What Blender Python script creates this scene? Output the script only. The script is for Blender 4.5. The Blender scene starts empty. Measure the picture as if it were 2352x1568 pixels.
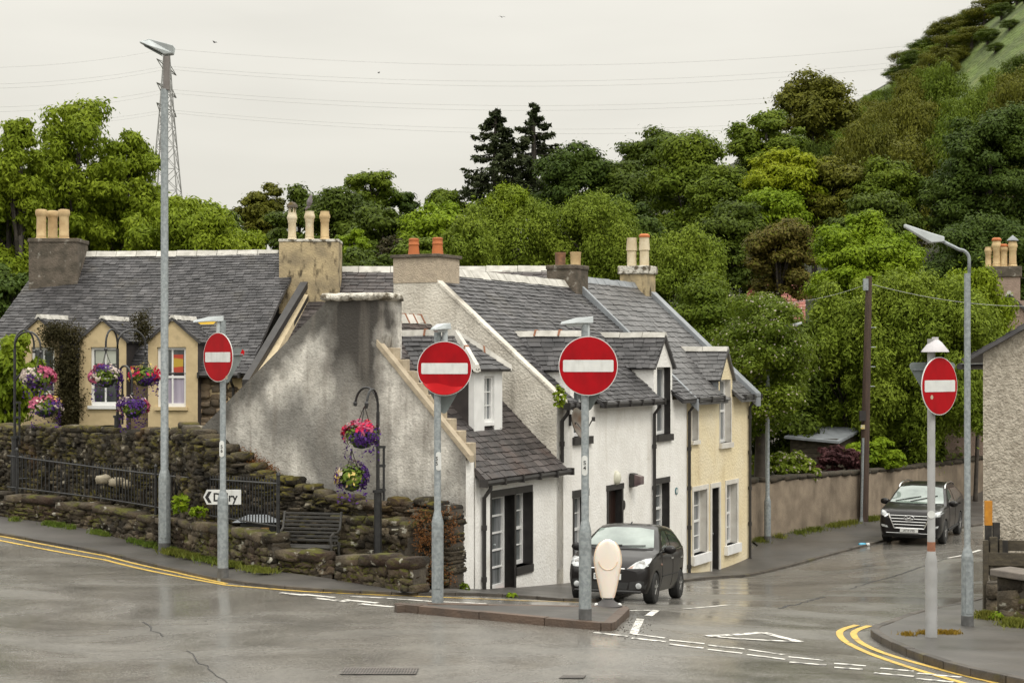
import bpy, math, random
import numpy as np
from mathutils import Vector, Matrix
from mathutils.bvhtree import BVHTree

S = bpy.context.scene
COL = S.collection
R = math.radians

# ------------------------------------------------------------------ camera
# pixel units below are those of a 2352 x 1568 view of the photograph
F, CX, HY, CZ = 3800.0, 1176.0, 830.0, 4.0
cam_d = bpy.data.cameras.new("camera")
cam = bpy.data.objects.new("camera", cam_d)
COL.objects.link(cam)
cam.location = (0, 0, CZ)
cam.rotation_euler = (R(90), 0, 0)
cam_d.sensor_width = 36.0
cam_d.lens = F / 2352 * 36
cam_d.shift_y = (HY - 784) / 2352
cam_d.clip_end = 6000
S.camera = cam

# ------------------------------------------------------------------ sky, sun, exposure
SUN_EL, SUN_AZ = 52.0, 150.0        # azimuth measured clockwise from +Y
w = bpy.data.worlds.new("World")
S.world = w
w.use_nodes = True
nt = w.node_tree
nt.nodes.clear()
out = nt.nodes.new("ShaderNodeOutputWorld")
bg = nt.nodes.new("ShaderNodeBackground")
sky = nt.nodes.new("ShaderNodeTexSky")
sky.sky_type = 'NISHITA'
sky.sun_disc = False
sky.sun_elevation = R(SUN_EL)
sky.sun_rotation = R(SUN_AZ)
sky.dust_density = 4.0
tc = nt.nodes.new("ShaderNodeTexCoord")
sep = nt.nodes.new("ShaderNodeSeparateXYZ")
nt.links.new(tc.outputs["Generated"], sep.inputs[0])
# overcast cloud deck: darker towards the horizon, brighter overhead, softly mottled
ramp = nt.nodes.new("ShaderNodeValToRGB")
ramp.color_ramp.elements[0].position = 0.0
ramp.color_ramp.elements[0].color = (0.272, 0.264, 0.236, 1)
ramp.color_ramp.elements[1].position = 1.0
ramp.color_ramp.elements[1].color = (1, 0.98, 0.915, 1)
for p_, c_ in ((0.06, (0.288, 0.279, 0.25)), (0.2, (0.318, 0.309, 0.28)), (0.32, (0.42, 0.41, 0.378)), (0.55, (0.72, 0.705, 0.655))):
    e_ = ramp.color_ramp.elements.new(p_)
    e_.color = c_ + (1,)
nt.links.new(sep.outputs["Z"], ramp.inputs["Fac"])
noi = nt.nodes.new("ShaderNodeTexNoise")
noi.inputs["Scale"].default_value = 5.0
noi.inputs["Detail"].default_value = 3.0
mp = nt.nodes.new("ShaderNodeMapping")
mp.inputs["Scale"].default_value = (1, 1, 5)
nt.links.new(tc.outputs["Generated"], mp.inputs["Vector"])
nt.links.new(mp.outputs["Vector"], noi.inputs["Vector"])
mr = nt.nodes.new("ShaderNodeMapRange")
mr.inputs["From Min"].default_value = 0.3
mr.inputs["From Max"].default_value = 0.7
mr.inputs["To Min"].default_value = 0.94
mr.inputs["To Max"].default_value = 1.03
nt.links.new(noi.outputs["Fac"], mr.inputs["Value"])
mul = nt.nodes.new("ShaderNodeVectorMath")
mul.operation = 'SCALE'
nt.links.new(ramp.outputs["Color"], mul.inputs[0])
nt.links.new(mr.outputs["Result"], mul.inputs["Scale"])
mul2 = nt.nodes.new("ShaderNodeVectorMath")
mul2.operation = 'SCALE'
mul2.inputs["Scale"].default_value = 28.0
nt.links.new(mul.outputs[0], mul2.inputs[0])
mixw = nt.nodes.new("ShaderNodeMix")
mixw.data_type = 'RGBA'
mixw.inputs["Factor"].default_value = 0.965
nt.links.new(sky.outputs["Color"], mixw.inputs["A"])
nt.links.new(mul2.outputs[0], mixw.inputs["B"])
nt.links.new(mixw.outputs["Result"], bg.inputs["Color"])
bg.inputs["Strength"].default_value = 0.1
nt.links.new(bg.outputs[0], out.inputs[0])

sun_d = bpy.data.lights.new("sun", 'SUN')
sun_d.energy = 1.1
sun_d.angle = R(14)
sun_d.color = (1.0, 0.945, 0.85)
sun = bpy.data.objects.new("sun", sun_d)
COL.objects.link(sun)
sd = Vector((math.sin(R(SUN_AZ)) * math.cos(R(SUN_EL)), math.cos(R(SUN_AZ)) * math.cos(R(SUN_EL)), math.sin(R(SUN_EL))))
sun.rotation_euler = (-sd).to_track_quat('-Z', 'Y').to_euler()
sun.location = (0, 0, 60)
S.view_settings.view_transform = 'Standard'
S.view_settings.look = 'None'
S.view_settings.exposure = 0.0
S.view_settings.gamma = 1.0
S.cycles.max_bounces = 6
S.cycles.transparent_max_bounces = 6

# ------------------------------------------------------------------ placing helpers
def at(px, py, D):
    return Vector(((px - CX) / F * D, D, CZ - (py - HY) / F * D))

def zat(py, D):
    return CZ - (py - HY) / F * D

# ------------------------------------------------------------------ object helpers
def link(o):
    COL.objects.link(o)
    return o

def tag(o, label, cat, group=None, kind=None):
    o["label"] = label
    o["category"] = cat
    if group: o["group"] = group
    if kind: o["kind"] = kind
    return o

def thing(name, label, cat, loc=(0, 0, 0), group=None, rz=0.0):
    o = bpy.data.objects.new(name, None)
    o.empty_display_size = 0.3
    o.location = loc
    o.rotation_euler = (0, 0, rz)
    link(o)
    return tag(o, label, cat, group)

def origin(o):
    v = Vector((0, 0, 0))
    while o is not None:
        v += Vector(o.location)
        o = o.parent
    return v

class MB:
    """collects vertices and faces, then links them as one mesh object"""
    def __init__(s):
        s.v, s.f, s.m = [], [], []
    def add(s, V, Fc, mi=0):
        b = len(s.v)
        s.v.extend(tuple(p) for p in V)
        for f in Fc:
            s.f.append(tuple(i + b for i in f)); s.m.append(mi)
        return s
    def quad(s, a, b, c, d, mi=0):
        return s.add([a, b, c, d], [(0, 1, 2, 3)], mi)
    def hexa(s, P, mi=0):
        """8 corners: 4 bottom (ccw from above), 4 top"""
        return s.add(P, [(3, 2, 1, 0), (4, 5, 6, 7), (0, 1, 5, 4), (1, 2, 6, 5), (2, 3, 7, 6), (3, 0, 4, 7)], mi)
    def box(s, c, d, rz=0.0, mi=0, M=None):
        x, y, z = d[0] / 2, d[1] / 2, d[2] / 2
        ca, sa = math.cos(rz), math.sin(rz)
        P = []
        for zz in (-z, z):
            for (xx, yy) in ((-x, -y), (x, -y), (x, y), (-x, y)):
                P.append((c[0] + xx * ca - yy * sa, c[1] + xx * sa + yy * ca, c[2] + zz))
        if M is not None: P = [M @ Vector(p) for p in P]
        return s.hexa(P, mi)
    def prism(s, poly, ext, mi=0, mi_side=None):
        """poly: list of 3D points, ext: extrusion vector"""
        n = len(poly); e = Vector(ext)
        V = [Vector(p) for p in poly] + [Vector(p) + e for p in poly]
        s.add(V, [tuple(range(n - 1, -1, -1)), tuple(range(n, 2 * n))], mi)
        b = len(s.v) - 2 * n
        for i in range(n):
            j = (i + 1) % n
            s.f.append((b + i, b + j, b + n + j, b + n + i)); s.m.append(mi if mi_side is None else mi_side)
        return s
    def tube(s, pts, r, n=8, mi=0, caps=True):
        pts = [Vector(p) for p in pts]
        if not hasattr(r, "__len__"): r = [r] * len(pts)
        b = len(s.v)
        ref = None
        for i, p in enumerate(pts):
            t = (pts[min(i + 1, len(pts) - 1)] - pts[max(i - 1, 0)]).normalized()
            if ref is None:
                ref = Vector((0, 0, 1)) if abs(t.z) < 0.9 else Vector((1, 0, 0))
            u = t.cross(ref).normalized(); v = u.cross(t).normalized()
            ref = v
            for k in range(n):
                a = 2 * math.pi * k / n
                s.v.append(tuple(p + (u * math.cos(a) + v * math.sin(a)) * r[i]))
        for i in range(len(pts) - 1):
            for k in range(n):
                k2 = (k + 1) % n
                s.f.append((b + i * n + k, b + i * n + k2, b + (i + 1) * n + k2, b + (i + 1) * n + k)); s.m.append(mi)
        if caps:
            s.f.append(tuple(b + k for k in range(n - 1, -1, -1))); s.m.append(mi)
            e = b + (len(pts) - 1) * n
            s.f.append(tuple(e + k for k in range(n))); s.m.append(mi)
        return s
    def lathe(s, prof, c, n=20, mi=0, axis='z', M=None):
        """prof: [(radius, height)]"""
        b = len(s.v)
        for (r, h) in prof:
            for k in range(n):
                a = 2 * math.pi * k / n
                p = (r * math.cos(a), r * math.sin(a), h)
                if axis == 'y': p = (p[0], p[2], p[1])
                p = Vector((c[0] + p[0], c[1] + p[1], c[2] + p[2]))
                s.v.append(tuple(M @ p if M is not None else p))
        for i in range(len(prof) - 1):
            for k in range(n):
                k2 = (k + 1) % n
                s.f.append((b + i * n + k, b + i * n + k2, b + (i + 1) * n + k2, b + (i + 1) * n + k)); s.m.append(mi)
        s.f.append(tuple(b + k for k in range(n - 1, -1, -1))); s.m.append(mi)
        e = b + (len(prof) - 1) * n
        s.f.append(tuple(e + k for k in range(n))); s.m.append(mi)
        return s
    def build(s, name, mats, parent=None, smooth=False, local=False, bevel=0.0, auto=None):
        me = bpy.data.meshes.new(name)
        o_ = Vector((0, 0, 0)) if (local or parent is None) else origin(parent)
        me.from_pydata([(p[0] - o_.x, p[1] - o_.y, p[2] - o_.z) for p in s.v], [], s.f)
        if not isinstance(mats, (list, tuple)): mats = [mats]
        for m in mats: me.materials.append(m)
        me.polygons.foreach_set("material_index", s.m)
        if smooth: me.polygons.foreach_set("use_smooth", [True] * len(s.f))
        me.update()
        o = bpy.data.objects.new(name, me)
        link(o)
        if parent is not None: o.parent = parent
        if bevel:
            bv = o.modifiers.new("bevel", 'BEVEL'); bv.width = bevel; bv.segments = 2; bv.limit_method = 'ANGLE'; bv.angle_limit = R(40)
        if auto:
            md = o.modifiers.new("split", 'EDGE_SPLIT'); md.split_angle = R(auto)
        return o

def np_mesh(name, V, Q, mat, parent=None, smooth=False, local=False):
    """fast quad mesh from numpy arrays"""
    V = np.asarray(V, dtype=np.float32)
    if parent is not None and not local:
        o_ = origin(parent); V = V - np.array([o_.x, o_.y, o_.z], dtype=np.float32)
    Q = np.asarray(Q, dtype=np.int32)
    me = bpy.data.meshes.new(name)
    me.vertices.add(len(V)); me.vertices.foreach_set("co", V.ravel())
    me.loops.add(Q.size); me.loops.foreach_set("vertex_index", Q.ravel())
    me.polygons.add(len(Q))
    me.polygons.foreach_set("loop_start", np.arange(0, Q.size, Q.shape[1], dtype=np.int32))
    me.polygons.foreach_set("loop_total", np.full(len(Q), Q.shape[1], dtype=np.int32))
    if smooth: me.polygons.foreach_set("use_smooth", np.ones(len(Q), dtype=bool))
    me.materials.append(mat)
    me.update(calc_edges=True)
    o = bpy.data.objects.new(name, me)
    link(o)
    if parent is not None: o.parent = parent
    return o

def copy_tree(o, parent=None):
    c = o.copy(); COL.objects.link(c)
    if parent is not None: c.parent = parent
    for ch in list(o.children): copy_tree(ch, c)
    return c

def lettering(name, text, size, mat, parent, M, weight=0.0, align='CENTER', squeeze=1.0, depth=0.002):
    cu = bpy.data.curves.new(name, 'FONT')
    cu.body = text; cu.size = size; cu.align_x = align; cu.align_y = 'CENTER'
    cu.offset = weight; cu.extrude = depth; cu.resolution_u = 4
    cu.space_line = 0.9
    o = bpy.data.objects.new(name, cu); link(o)
    bpy.context.view_layer.update()
    me = bpy.data.meshes.new_from_object(o.evaluated_get(bpy.context.evaluated_depsgraph_get()))
    bpy.data.objects.remove(o)
    me.transform(Matrix.Diagonal((squeeze, 1, 1, 1)))
    me.transform(M)
    me.materials.clear(); me.materials.append(mat)
    n = bpy.data.objects.new(name, me); link(n)
    n.parent = parent
    return n

# ------------------------------------------------------------------ materials
MATS = {}
def mat(name, c1, c2=None, rough=0.6, spec=0.5, metal=0.0, scale=6.0, detail=6.0, lo=0.35, hi=0.65,
        bump=0.0, bscale=40.0, bdist=0.02, island=0.0, vec='Object', stretch=None, coat=0.0, emit=None, rough2=None):
    """principled material: two colours mixed by noise, optional per-piece variation and bump"""
    if name in MATS: return MATS[name]
    m = bpy.data.materials.new(name); m.use_nodes = True
    n = m.node_tree; N = n.nodes; L = n.links
    b = N["Principled BSDF"]
    b.inputs["Roughness"].default_value = rough
    b.inputs["Specular IOR Level"].default_value = spec
    b.inputs["Metallic"].default_value = metal
    b.inputs["Coat Weight"].default_value = coat
    b.inputs["Coat Roughness"].default_value = 0.05
    if emit:
        b.inputs["Emission Color"].default_value = emit[:3] + (1,); b.inputs["Emission Strength"].default_value = emit[3]
    t = N.new("ShaderNodeTexCoord"); src = t.outputs[vec]
    if stretch:
        mp = N.new("ShaderNodeMapping"); mp.inputs["Scale"].default_value = stretch
        L.new(src, mp.inputs[0]); srcs = mp.outputs[0]
    else: srcs = src
    if c2 is None: c2 = tuple(x * 0.8 for x in c1)
    nz = N.new("ShaderNodeTexNoise"); nz.inputs["Scale"].default_value = scale; nz.inputs["Detail"].default_value = detail
    L.new(srcs, nz.inputs["Vector"])
    rp = N.new("ShaderNodeMapRange"); rp.inputs["From Min"].default_value = lo; rp.inputs["From Max"].default_value = hi
    L.new(nz.outputs["Fac"], rp.inputs["Value"])
    mx = N.new("ShaderNodeMix"); mx.data_type = 'RGBA'
    mx.inputs["A"].default_value = c1 + (1,); mx.inputs["B"].default_value = c2 + (1,)
    L.new(rp.outputs["Result"], mx.inputs["Factor"])
    col = mx.outputs["Result"]
    if island:
        g = N.new("ShaderNodeNewGeometry")
        r2 = N.new("ShaderNodeMapRange"); r2.inputs["To Min"].default_value = 1 - island; r2.inputs["To Max"].default_value = 1 + island
        L.new(g.outputs["Random Per Island"], r2.inputs["Value"])
        sc = N.new("ShaderNodeVectorMath"); sc.operation = 'SCALE'
        L.new(col, sc.inputs[0]); L.new(r2.outputs["Result"], sc.inputs["Scale"])
        col = sc.outputs[0]
    L.new(col, b.inputs["Base Color"])
    if rough2 is not None:
        r3 = N.new("ShaderNodeMapRange"); r3.inputs["From Min"].default_value = lo; r3.inputs["From Max"].default_value = hi
        r3.inputs["To Min"].default_value = rough; r3.inputs["To Max"].default_value = rough2
        L.new(nz.outputs["Fac"], r3.inputs["Value"]); L.new(r3.outputs["Result"], b.inputs["Roughness"])
    if bump:
        n2 = N.new("ShaderNodeTexNoise"); n2.inputs["Scale"].default_value = bscale; n2.inputs["Detail"].default_value = 4
        L.new(src, n2.inputs["Vector"])
        bp = N.new("ShaderNodeBump"); bp.inputs["Strength"].default_value = bump; bp.inputs["Distance"].default_value = bdist
        L.new(n2.outputs["Fac"], bp.inputs["Height"]); L.new(bp.outputs["Normal"], b.inputs["Normal"])
    MATS[name] = m
    return m

def add_stain(m, color, scale=1.0, lo=0.5, hi=0.7, stretch=(1, 1, 1), detail=5.0, up=None, amount=1.0, dist=0.0, seed=0.0):
    """a further noise-shaped stain or growth over a material; up: only on faces looking up"""
    n = m.node_tree; N = n.nodes; L = n.links
    b = N["Principled BSDF"]
    src = b.inputs["Base Color"].links[0].from_socket
    t = N.new("ShaderNodeTexCoord")
    mp = N.new("ShaderNodeMapping"); mp.inputs["Scale"].default_value = stretch; mp.inputs["Location"].default_value = (seed, seed * 2, seed)
    L.new(t.outputs["Object"], mp.inputs[0])
    nz = N.new("ShaderNodeTexNoise"); nz.inputs["Scale"].default_value = scale; nz.inputs["Detail"].default_value = detail
    nz.inputs["Distortion"].default_value = dist
    L.new(mp.outputs[0], nz.inputs["Vector"])
    r = N.new("ShaderNodeMapRange"); r.inputs["From Min"].default_value = lo; r.inputs["From Max"].default_value = hi
    r.inputs["To Max"].default_value = amount
    L.new(nz.outputs["Fac"], r.inputs["Value"])
    fac = r.outputs["Result"]
    if up is not None:
        g = N.new("ShaderNodeNewGeometry"); s = N.new("ShaderNodeSeparateXYZ"); L.new(g.outputs["True Normal"], s.inputs[0])
        r2 = N.new("ShaderNodeMapRange"); r2.inputs["From Min"].default_value = up; r2.inputs["From Max"].default_value = up + 0.3
        L.new(s.outputs["Z"], r2.inputs["Value"])
        mu = N.new("ShaderNodeMath"); mu.operation = 'MULTIPLY'
        L.new(fac, mu.inputs[0]); L.new(r2.outputs["Result"], mu.inputs[1]); fac = mu.outputs[0]
    mx = N.new("ShaderNodeMix"); mx.data_type = 'RGBA'
    L.new(src, mx.inputs["A"]); mx.inputs["B"].default_value = color + (1,)
    L.new(fac, mx.inputs["Factor"]); L.new(mx.outputs["Result"], b.inputs["Base Color"])
    return m

def leaf_mat(name, c1, c2, rough=0.5, transl=0.3, var=0.17):
    if name in MATS: return MATS[name]
    m = bpy.data.materials.new(name); m.use_nodes = True
    n = m.node_tree; N = n.nodes; L = n.links
    b = N["Principled BSDF"]; o = N["Material Output"]
    b.inputs["Roughness"].default_value = 0.6; b.inputs["Specular IOR Level"].default_value = 0.12
    g = N.new("ShaderNodeNewGeometry")
    t = N.new("ShaderNodeTexCoord")
    nz = N.new("ShaderNodeTexNoise"); nz.inputs["Scale"].default_value = 0.45; nz.inputs["Detail"].default_value = 2
    L.new(t.outputs["Object"], nz.inputs["Vector"])
    ad = N.new("ShaderNodeMath"); ad.operation = 'MULTIPLY_ADD'; ad.inputs[1].default_value = 0.4
    L.new(g.outputs["Random Per Island"], ad.inputs[0])
    r0 = N.new("ShaderNodeMapRange"); r0.inputs["From Min"].default_value = 0.3; r0.inputs["From Max"].default_value = 0.7; r0.inputs["To Max"].default_value = 0.65
    L.new(nz.outputs["Fac"], r0.inputs["Value"]); L.new(r0.outputs["Result"], ad.inputs[2])
    mx = N.new("ShaderNodeMix"); mx.data_type = 'RGBA'; mx.inputs["A"].default_value = c1 + (1,); mx.inputs["B"].default_value = c2 + (1,)
    L.new(ad.outputs[0], mx.inputs["Factor"])
    r2 = N.new("ShaderNodeMapRange"); r2.inputs["To Min"].default_value = 1 - var; r2.inputs["To Max"].default_value = 1 + var
    wn = N.new("ShaderNodeTexWhiteNoise"); wn.noise_dimensions = '1D'; L.new(g.outputs["Random Per Island"], wn.inputs["W"])
    L.new(wn.outputs["Value"], r2.inputs["Value"])
    sc = N.new("ShaderNodeVectorMath"); sc.operation = 'SCALE'
    L.new(mx.outputs["Result"], sc.inputs[0]); L.new(r2.outputs["Result"], sc.inputs["Scale"])
    L.new(sc.outputs[0], b.inputs["Base Color"])
    tr = N.new("ShaderNodeBsdfTranslucent"); L.new(sc.outputs[0], tr.inputs["Color"])
    ms = N.new("ShaderNodeMixShader"); ms.inputs[0].default_value = transl
    L.new(b.outputs[0], ms.inputs[1]); L.new(tr.outputs[0], ms.inputs[2]); L.new(ms.outputs[0], o.inputs["Surface"])
    MATS[name] = m
    return m

def add_band(m, color, ax, u0, half, z0, z1, amount=0.9, scale=1.2):
    """a soot streak of its own shape: a ragged vertical band round u0 (measured along ax) that thins out from z1 down to z0"""
    n = m.node_tree; N = n.nodes; L = n.links; b = N["Principled BSDF"]
    src = b.inputs["Base Color"].links[0].from_socket
    t = N.new("ShaderNodeTexCoord")
    def math_(op, a, c):
        x = N.new("ShaderNodeMath"); x.operation = op
        for i, v in enumerate((a, c)):
            if hasattr(v, "is_linked"): L.new(v, x.inputs[i])
            elif v is not None: x.inputs[i].default_value = v
        return x.outputs[0]
    d = N.new("ShaderNodeVectorMath"); d.operation = 'DOT_PRODUCT'; L.new(t.outputs["Object"], d.inputs[0]); d.inputs[1].default_value = ax
    s = N.new("ShaderNodeSeparateXYZ"); L.new(t.outputs["Object"], s.inputs[0])
    nz = N.new("ShaderNodeTexNoise"); nz.inputs["Scale"].default_value = scale; nz.inputs["Detail"].default_value = 8; L.new(t.outputs["Object"], nz.inputs["Vector"])
    w_ = math_('MULTIPLY', math_('SUBTRACT', nz.outputs["Fac"], 0.5), half * 2.6)
    dist = math_('ABSOLUTE', math_('ADD', math_('SUBTRACT', d.outputs["Value"], u0), w_), None)
    r1 = N.new("ShaderNodeMapRange"); r1.inputs["From Min"].default_value = half; r1.inputs["From Max"].default_value = half * .35; L.new(dist, r1.inputs["Value"])
    r2 = N.new("ShaderNodeMapRange"); r2.inputs["From Min"].default_value = z0; r2.inputs["From Max"].default_value = z1; r2.inputs["To Max"].default_value = amount
    L.new(math_('ADD', s.outputs["Z"], w_), r2.inputs["Value"])
    mx = N.new("ShaderNodeMix"); mx.data_type = 'RGBA'; L.new(src, mx.inputs["A"]); mx.inputs["B"].default_value = color + (1,)
    L.new(math_('MULTIPLY', r1.outputs["Result"], r2.outputs["Result"]), mx.inputs["Factor"]); L.new(mx.outputs["Result"], b.inputs["Base Color"])
    return m

M_white = mat("white_harling", (0.85, 0.84, 0.81), (0.77, 0.755, 0.72), rough=0.85, spec=0.3, scale=2.0, bump=0.6, bscale=20, bdist=0.025)
add_stain(M_white, (0.50, 0.46, 0.38), scale=2.0, lo=0.56, hi=0.8, stretch=(2, 2, 0.2), detail=7, amount=0.4, seed=3)
add_stain(M_white, (0.42, 0.37, 0.28), scale=0.9, lo=0.60, hi=0.85, amount=0.5)
M_cream = mat("cream_harling", (0.76, 0.655, 0.43), (0.70, 0.60, 0.40), rough=0.9, spec=0.3, scale=1.6, bump=0.8, bscale=16, bdist=0.03)
add_stain(M_cream, (0.42, 0.29, 0.11), scale=1.2, lo=0.56, hi=0.8, stretch=(1.6, 1.6, 0.25), amount=0.6)
add_stain(M_cream, (0.75, 0.68, 0.52), scale=0.7, lo=0.5, hi=0.7, amount=0.7, seed=4)
M_sand = mat("sandstone_paint", (0.60, 0.475, 0.28), (0.51, 0.40, 0.235), rough=0.85, spec=0.3, scale=3.0, bump=0.3, bscale=9, bdist=0.02)
add_stain(M_sand, (0.26, 0.21, 0.13), scale=2.5, lo=0.6, hi=0.8, amount=0.6)
# grey soot-stained roughcast of the near gable: pale cement, dark soot streaks running down from the chimney
M_grey = mat("grey_roughcast", (0.70, 0.67, 0.61), (0.48, 0.455, 0.41), rough=0.95, spec=0.25, scale=2.2, detail=9, lo=0.38, hi=0.62, bump=0.6, bscale=24, bdist=0.03)
add_stain(M_grey, (0.17, 0.155, 0.135), scale=14.0, lo=0.52, hi=0.64, detail=5, amount=0.32)
add_stain(M_grey, (0.07, 0.068, 0.064), scale=0.7, lo=0.44, hi=0.62, stretch=(1, 1, 0.75), detail=9, amount=0.70, seed=5.1)
add_band(M_grey, (0.055, 0.05, 0.045), (-0.894, 0.448, 0), 2.45, 0.80, 1.8, 4.4, 0.96)
add_band(M_grey, (0.06, 0.056, 0.05), (-0.766, 0.384, 1.0), 8.25, 0.55, -9, -8, 0.8, 1.6)
M_gable = mat("weathered_white_roughcast", (0.71, 0.67, 0.59), (0.54, 0.50, 0.43), rough=0.95, spec=0.25, scale=1.6, detail=9, lo=0.4, hi=0.68, bump=0.9, bscale=20, bdist=0.035)
add_stain(M_gable, (0.17, 0.155, 0.13), scale=1.1, lo=0.58, hi=0.74, stretch=(1, 1, 0.5), detail=8, amount=0.8, seed=7)
M_stack = mat("pebbledash_stack", (0.50, 0.42, 0.32), (0.40, 0.335, 0.26), rough=0.95, spec=0.2, scale=9, bump=0.9, bscale=30, bdist=0.03)
M_stack_old = mat("lichen_stack", (0.50, 0.40, 0.24), (0.28, 0.23, 0.15), rough=0.95, spec=0.2, scale=2.6, detail=9, bump=0.8, bscale=20, bdist=0.03)
add_stain(M_stack_old, (0.06, 0.05, 0.035), scale=5.0, lo=0.54, hi=0.66, stretch=(1, 1, 0.4), detail=7, amount=0.9)
M_stack_dark = mat("sooty_stack", (0.15, 0.125, 0.10), (0.08, 0.07, 0.055), rough=0.95, spec=0.2, scale=4, detail=8, bump=0.9, bscale=22, bdist=0.03)
add_stain(M_stack_dark, (0.42, 0.40, 0.35), scale=5, lo=0.62, hi=0.72, amount=0.7)
add_stain(M_stack_dark, (0.10, 0.07, 0.02), scale=3, lo=0.45, hi=0.6, up=0.4)
add_stain(M_grey, (0.20, 0.18, 0.155), scale=2.2, lo=0.52, hi=0.72, stretch=(2.2, 2.2, 0.22), detail=8, amount=0.6, seed=9)
add_stain(M_gable, (0.26, 0.235, 0.195), scale=2.2, lo=0.54, hi=0.75, stretch=(2.2, 2.2, 0.22), detail=8, amount=0.6, seed=1)
M_capw = mat("lichen_coping", (0.62, 0.59, 0.52), (0.13, 0.11, 0.08), rough=0.95, spec=0.2, scale=5.5, detail=8, lo=0.48, hi=0.6, bump=1.0, bscale=18, bdist=0.05)
M_cope = mat("stone_coping", (0.45, 0.38, 0.28), (0.33, 0.275, 0.20), rough=0.9, spec=0.3, scale=4, bump=0.6, bscale=18)
M_pinkr = mat("pink_roughcast", (0.36, 0.27, 0.22), (0.28, 0.21, 0.17), rough=0.95, spec=0.2, scale=5, bump=0.8, bscale=25, bdist=0.03)
M_dash = mat("grey_pebbledash", (0.52, 0.47, 0.39), (0.36, 0.32, 0.26), rough=0.95, spec=0.2, scale=9, detail=10, lo=0.42, hi=0.62, bump=1.0, bscale=22, bdist=0.06)
add_stain(M_dash, (0.24, 0.20, 0.15), scale=0.8, lo=0.5, hi=0.75, stretch=(1, 1, 0.5), amount=0.6)
M_slate = mat("slate", (0.040, 0.039, 0.041), (0.078, 0.075, 0.077), rough=0.5, spec=0.32, scale=3.0, island=0.42, bump=0.35, bscale=30, bdist=0.01)
add_stain(M_slate, (0.12, 0.11, 0.092), scale=1.3, lo=0.56, hi=0.75, amount=0.45)
M_slate_p = mat("purple_slate", (0.042, 0.037, 0.037), (0.075, 0.064, 0.061), rough=0.5, spec=0.3, scale=2.5, island=0.45, bump=0.35, bscale=30, bdist=0.01)
add_stain(M_slate_p, (0.08, 0.05, 0.04), scale=1.3, lo=0.52, hi=0.7, amount=0.6)
M_slate_n = mat("smooth_slate", (0.078, 0.077, 0.078), (0.115, 0.112, 0.112), rough=0.45, spec=0.4, scale=2.0, island=0.25, bump=0.2, bscale=30, bdist=0.01)
M_ridge = mat("pale_ridge_tile", (0.58, 0.56, 0.515), (0.40, 0.385, 0.345), rough=0.7, scale=4, island=0.08, bump=0.3, bscale=20)
M_rust = mat("rusty_joint", (0.30, 0.13, 0.07), (0.22, 0.10, 0.06), rough=0.8, scale=20)
M_lead = mat("lead_flashing", (0.27, 0.29, 0.31), (0.20, 0.215, 0.23), rough=0.5, spec=0.5, scale=3, bump=0.2, bscale=12)
M_black = mat("black_paint", (0.022, 0.02, 0.02), (0.035, 0.032, 0.03), rough=0.45, spec=0.5, scale=5)
M_blackiron = mat("black_iron", (0.016, 0.016, 0.017), (0.03, 0.03, 0.03), rough=0.35, spec=0.5, scale=12)
M_wframe = mat("white_painted_wood", (0.80, 0.80, 0.79), (0.72, 0.72, 0.71), rough=0.5, scale=4)
M_greyframe = mat("off_white_surround", (0.66, 0.64, 0.59), (0.55, 0.52, 0.47), rough=0.8, scale=3, bump=0.3, bscale=20)
M_glass = mat("window_glass", (0.035, 0.04, 0.045), (0.10, 0.11, 0.11), rough=0.06, spec=0.9, scale=1.2, detail=2)
M_glass_net = mat("window_glass_net_curtain", (0.22, 0.23, 0.24), (0.09, 0.10, 0.10), rough=0.10, spec=0.7, scale=6, stretch=(1, 1, 0.15), detail=2)
M_curtain = mat("lilac_curtain", (0.42, 0.38, 0.47), (0.25, 0.22, 0.29), rough=0.35, spec=0.6, scale=14, stretch=(1, 1, 0.03), detail=1)
M_blind = mat("pale_blind", (0.50, 0.52, 0.45), (0.42, 0.44, 0.38), rough=0.3, spec=0.6, scale=3)
M_plaque_red = mat("red_yellow_hanging", (0.45, 0.06, 0.03), (0.50, 0.33, 0.04), rough=0.4, scale=4, stretch=(0.1, 0.1, 1), detail=0, lo=0.48, hi=0.52)
M_pot = mat("buff_clay", (0.60, 0.45, 0.24), (0.44, 0.30, 0.15), rough=0.75, scale=4, detail=7, bump=0.2, bscale=20)
M_pot_w = mat("pale_buff_clay", (0.66, 0.58, 0.42), (0.54, 0.44, 0.28), rough=0.75, scale=4, detail=7, bump=0.2)
M_pot_r = mat("terracotta_clay", (0.50, 0.155, 0.045), (0.40, 0.12, 0.04), rough=0.75, scale=5, bump=0.2)
M_pot_rust = mat("stained_clay", (0.34, 0.17, 0.09), (0.16, 0.09, 0.06), rough=0.8, scale=6)
M_galv = mat("galvanised_steel", (0.33, 0.36, 0.37), (0.235, 0.26, 0.27), rough=0.45, spec=0.5, metal=0.35, scale=18, detail=8, lo=0.4, hi=0.6)
add_stain(M_galv, (0.15, 0.155, 0.15), scale=2.2, lo=0.55, hi=0.75, amount=0.5)
M_greypaint = mat("grey_painted_steel", (0.36, 0.36, 0.36), (0.29, 0.29, 0.285), rough=0.5, scale=4)
M_lampgrey = mat("lamp_housing_grey", (0.52, 0.56, 0.57), (0.42, 0.45, 0.46), rough=0.45, scale=5)
M_signback = mat("sign_back_grey", (0.20, 0.225, 0.225), (0.14, 0.16, 0.155), rough=0.5, scale=6)
M_red = mat("sign_red", (0.40, 0.002, 0.007), (0.35, 0.002, 0.007), rough=0.42, spec=0.2, scale=5)
add_stain(M_red, (0.22, 0.003, 0.006), scale=2.5, lo=0.5, hi=0.75, stretch=(1.5, 1.5, 0.6), amount=0.7)
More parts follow.
